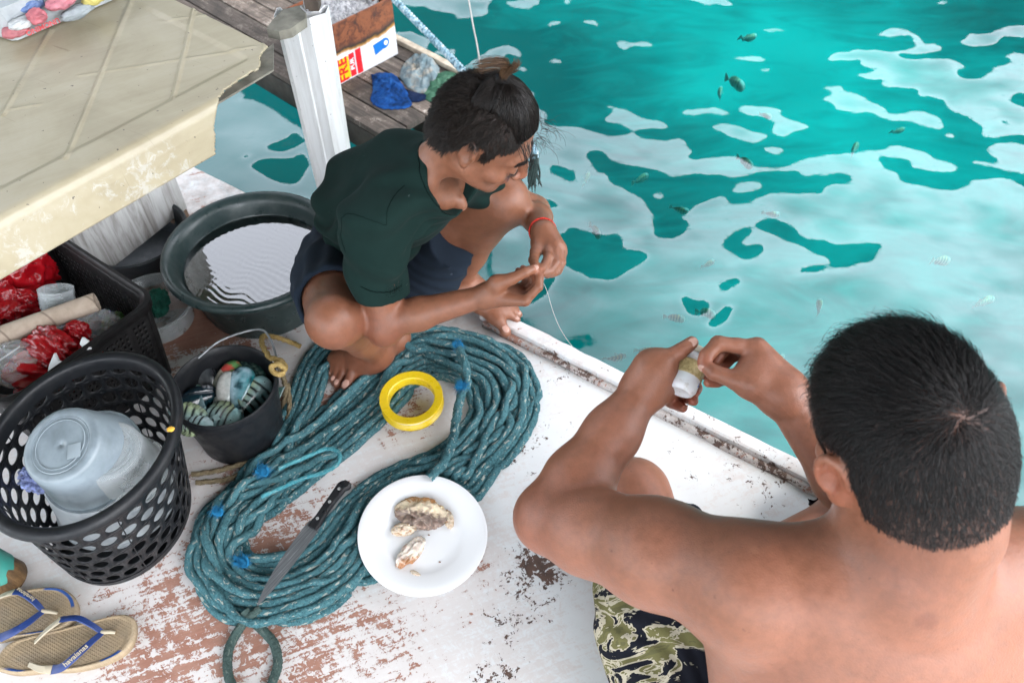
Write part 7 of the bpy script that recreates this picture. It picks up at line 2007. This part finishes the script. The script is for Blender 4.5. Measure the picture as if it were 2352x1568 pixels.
    c = mixc(nt, math_(nt, 'MULTIPLY', st.outputs[0], ramp(nt, A, [(.44, .0), (.47, 1.0)]).outputs[0]), base, (.42, .38, .285))
    setp(nt, b, col=mixc(nt, 1.0, c, ramp(nt, noise(nt, v, 30, 4), [(.3, .8), (.7, 1.1)]), 'MULTIPLY'), rough=.95, spec=.1, normal=bump(nt, noise(nt, v, 500, 2), .25, .001))
    body_obj('shorts', Vs, Fs, m, t)
    return hm, tr, rm
HM, TR, RM = make_man()
def make_bottle():
    b0, n0 = HM(640, 925, 1.196), HM(895, 300, 1.222)
    ax = unit(n0 - b0); Lb = np.linalg.norm(n0 - b0); Mf = frame(ax, (1, 0, 0)).T
    t = thing('bottle', 'small white plastic bottle with fishing line wound round it, in the man\'s left hand', 'bottle', b0)
    m, nt, b = new_mat('dirty_white_plastic'); v = coords(nt)
    setp(nt, b, rough=.3, col=mixc(nt, ramp(nt, noise(nt, v, 70, 6, .7), [(.55, 0.0), (.75, .7)]), (.62, .625, .64), (.30, .23, .16)), sss=.1)
    r = .0222
    MB().lathe([(.001, .0012), (r * .62, .0012), (r * .70, .0), (r * .86, .0015), (r, .008), (r, Lb * .62), (r * .93, Lb * .72), (r * .66, Lb * .84), (r * .62, Lb * .90)], b0, 56, Mf).build('bottle_body', m, t, True, None, 50)
    MB().lathe([(r * .62, Lb * .86), (r * .74, Lb * .865), (r * .76, Lb * .90), (r * .74, Lb * .98), (r * .66, Lb * 1.0), (.001, Lb * 1.0)], b0, 40, Mf).build('cap', simple('cream_cap_plastic', (.52, .48, .38), .45), t, True, None, 40)
    lm, nt, b = new_mat('wound_nylon'); v = coords(nt)
    setp(nt, b, rough=.35, col=ramp(nt, noise(nt, v, 240, 3, .6), [(.3, (.30, .22, .09)), (.6, (.50, .40, .20)), (.8, (.62, .54, .34))]).outputs[0])
    mb = MB(); rg = np.random.default_rng(2)
    mb.lathe([(r + .0002, Lb * .33), (r + .0010, Lb * .36), (r + .0014, Lb * .48), (r + .0010, Lb * .61), (r * .99, Lb * .645)], b0, 48, Mf)
    for k in range(26):
        z0 = Lb * rg.uniform(.35, .62); tl = rg.uniform(-.004, .004); rr = r + .0016
        mb.tube([b0 + Mf @ np.array([rr * math.cos(a), rr * math.sin(a), z0 + tl * math.sin(a + k)]) for a in np.linspace(0, 2 * PI, 40, endpoint=False)], .0004, 4, True)
    mb.build('wound_line', lm, t)
    v = unit(CAM3 - b0); v = v - ax * (v @ ax); sd = np.cross(ax, unit(v)); a = unit(unit(v) * .35 + sd * (1 if sd[0] > 0 else -1))
    p = b0 + ax * Lb * .22 + a * (r + .0002); mb = MB(); mb.lathe([(.0001, .0004), (.0018, .0003), (.002, 0)], p, 10, frame(a, ax).T); mb.lathe([(.0001, .0004), (.0011, .0003), (.0012, 0)], p + ax * .004, 10, frame(a, ax).T)
    mb.build('blue_print', simple('blue_print_ink', (.01, .08, .40), .5), t)
    tip = TR[-1] + np.array([-.004, 0, 0])
    tag(MB().tube(spline([b0 + ax * Lb * .55 + a * r, (b0 + ax * Lb * .6 + tip) / 2 + a * .004, tip], 16), .0005, 5).build('fishing_line', simple('pale_line', (.55, .5, .4), .3)), 'short taut fishing line between the white bottle and the man\'s fingertips', 'line')
make_bottle()
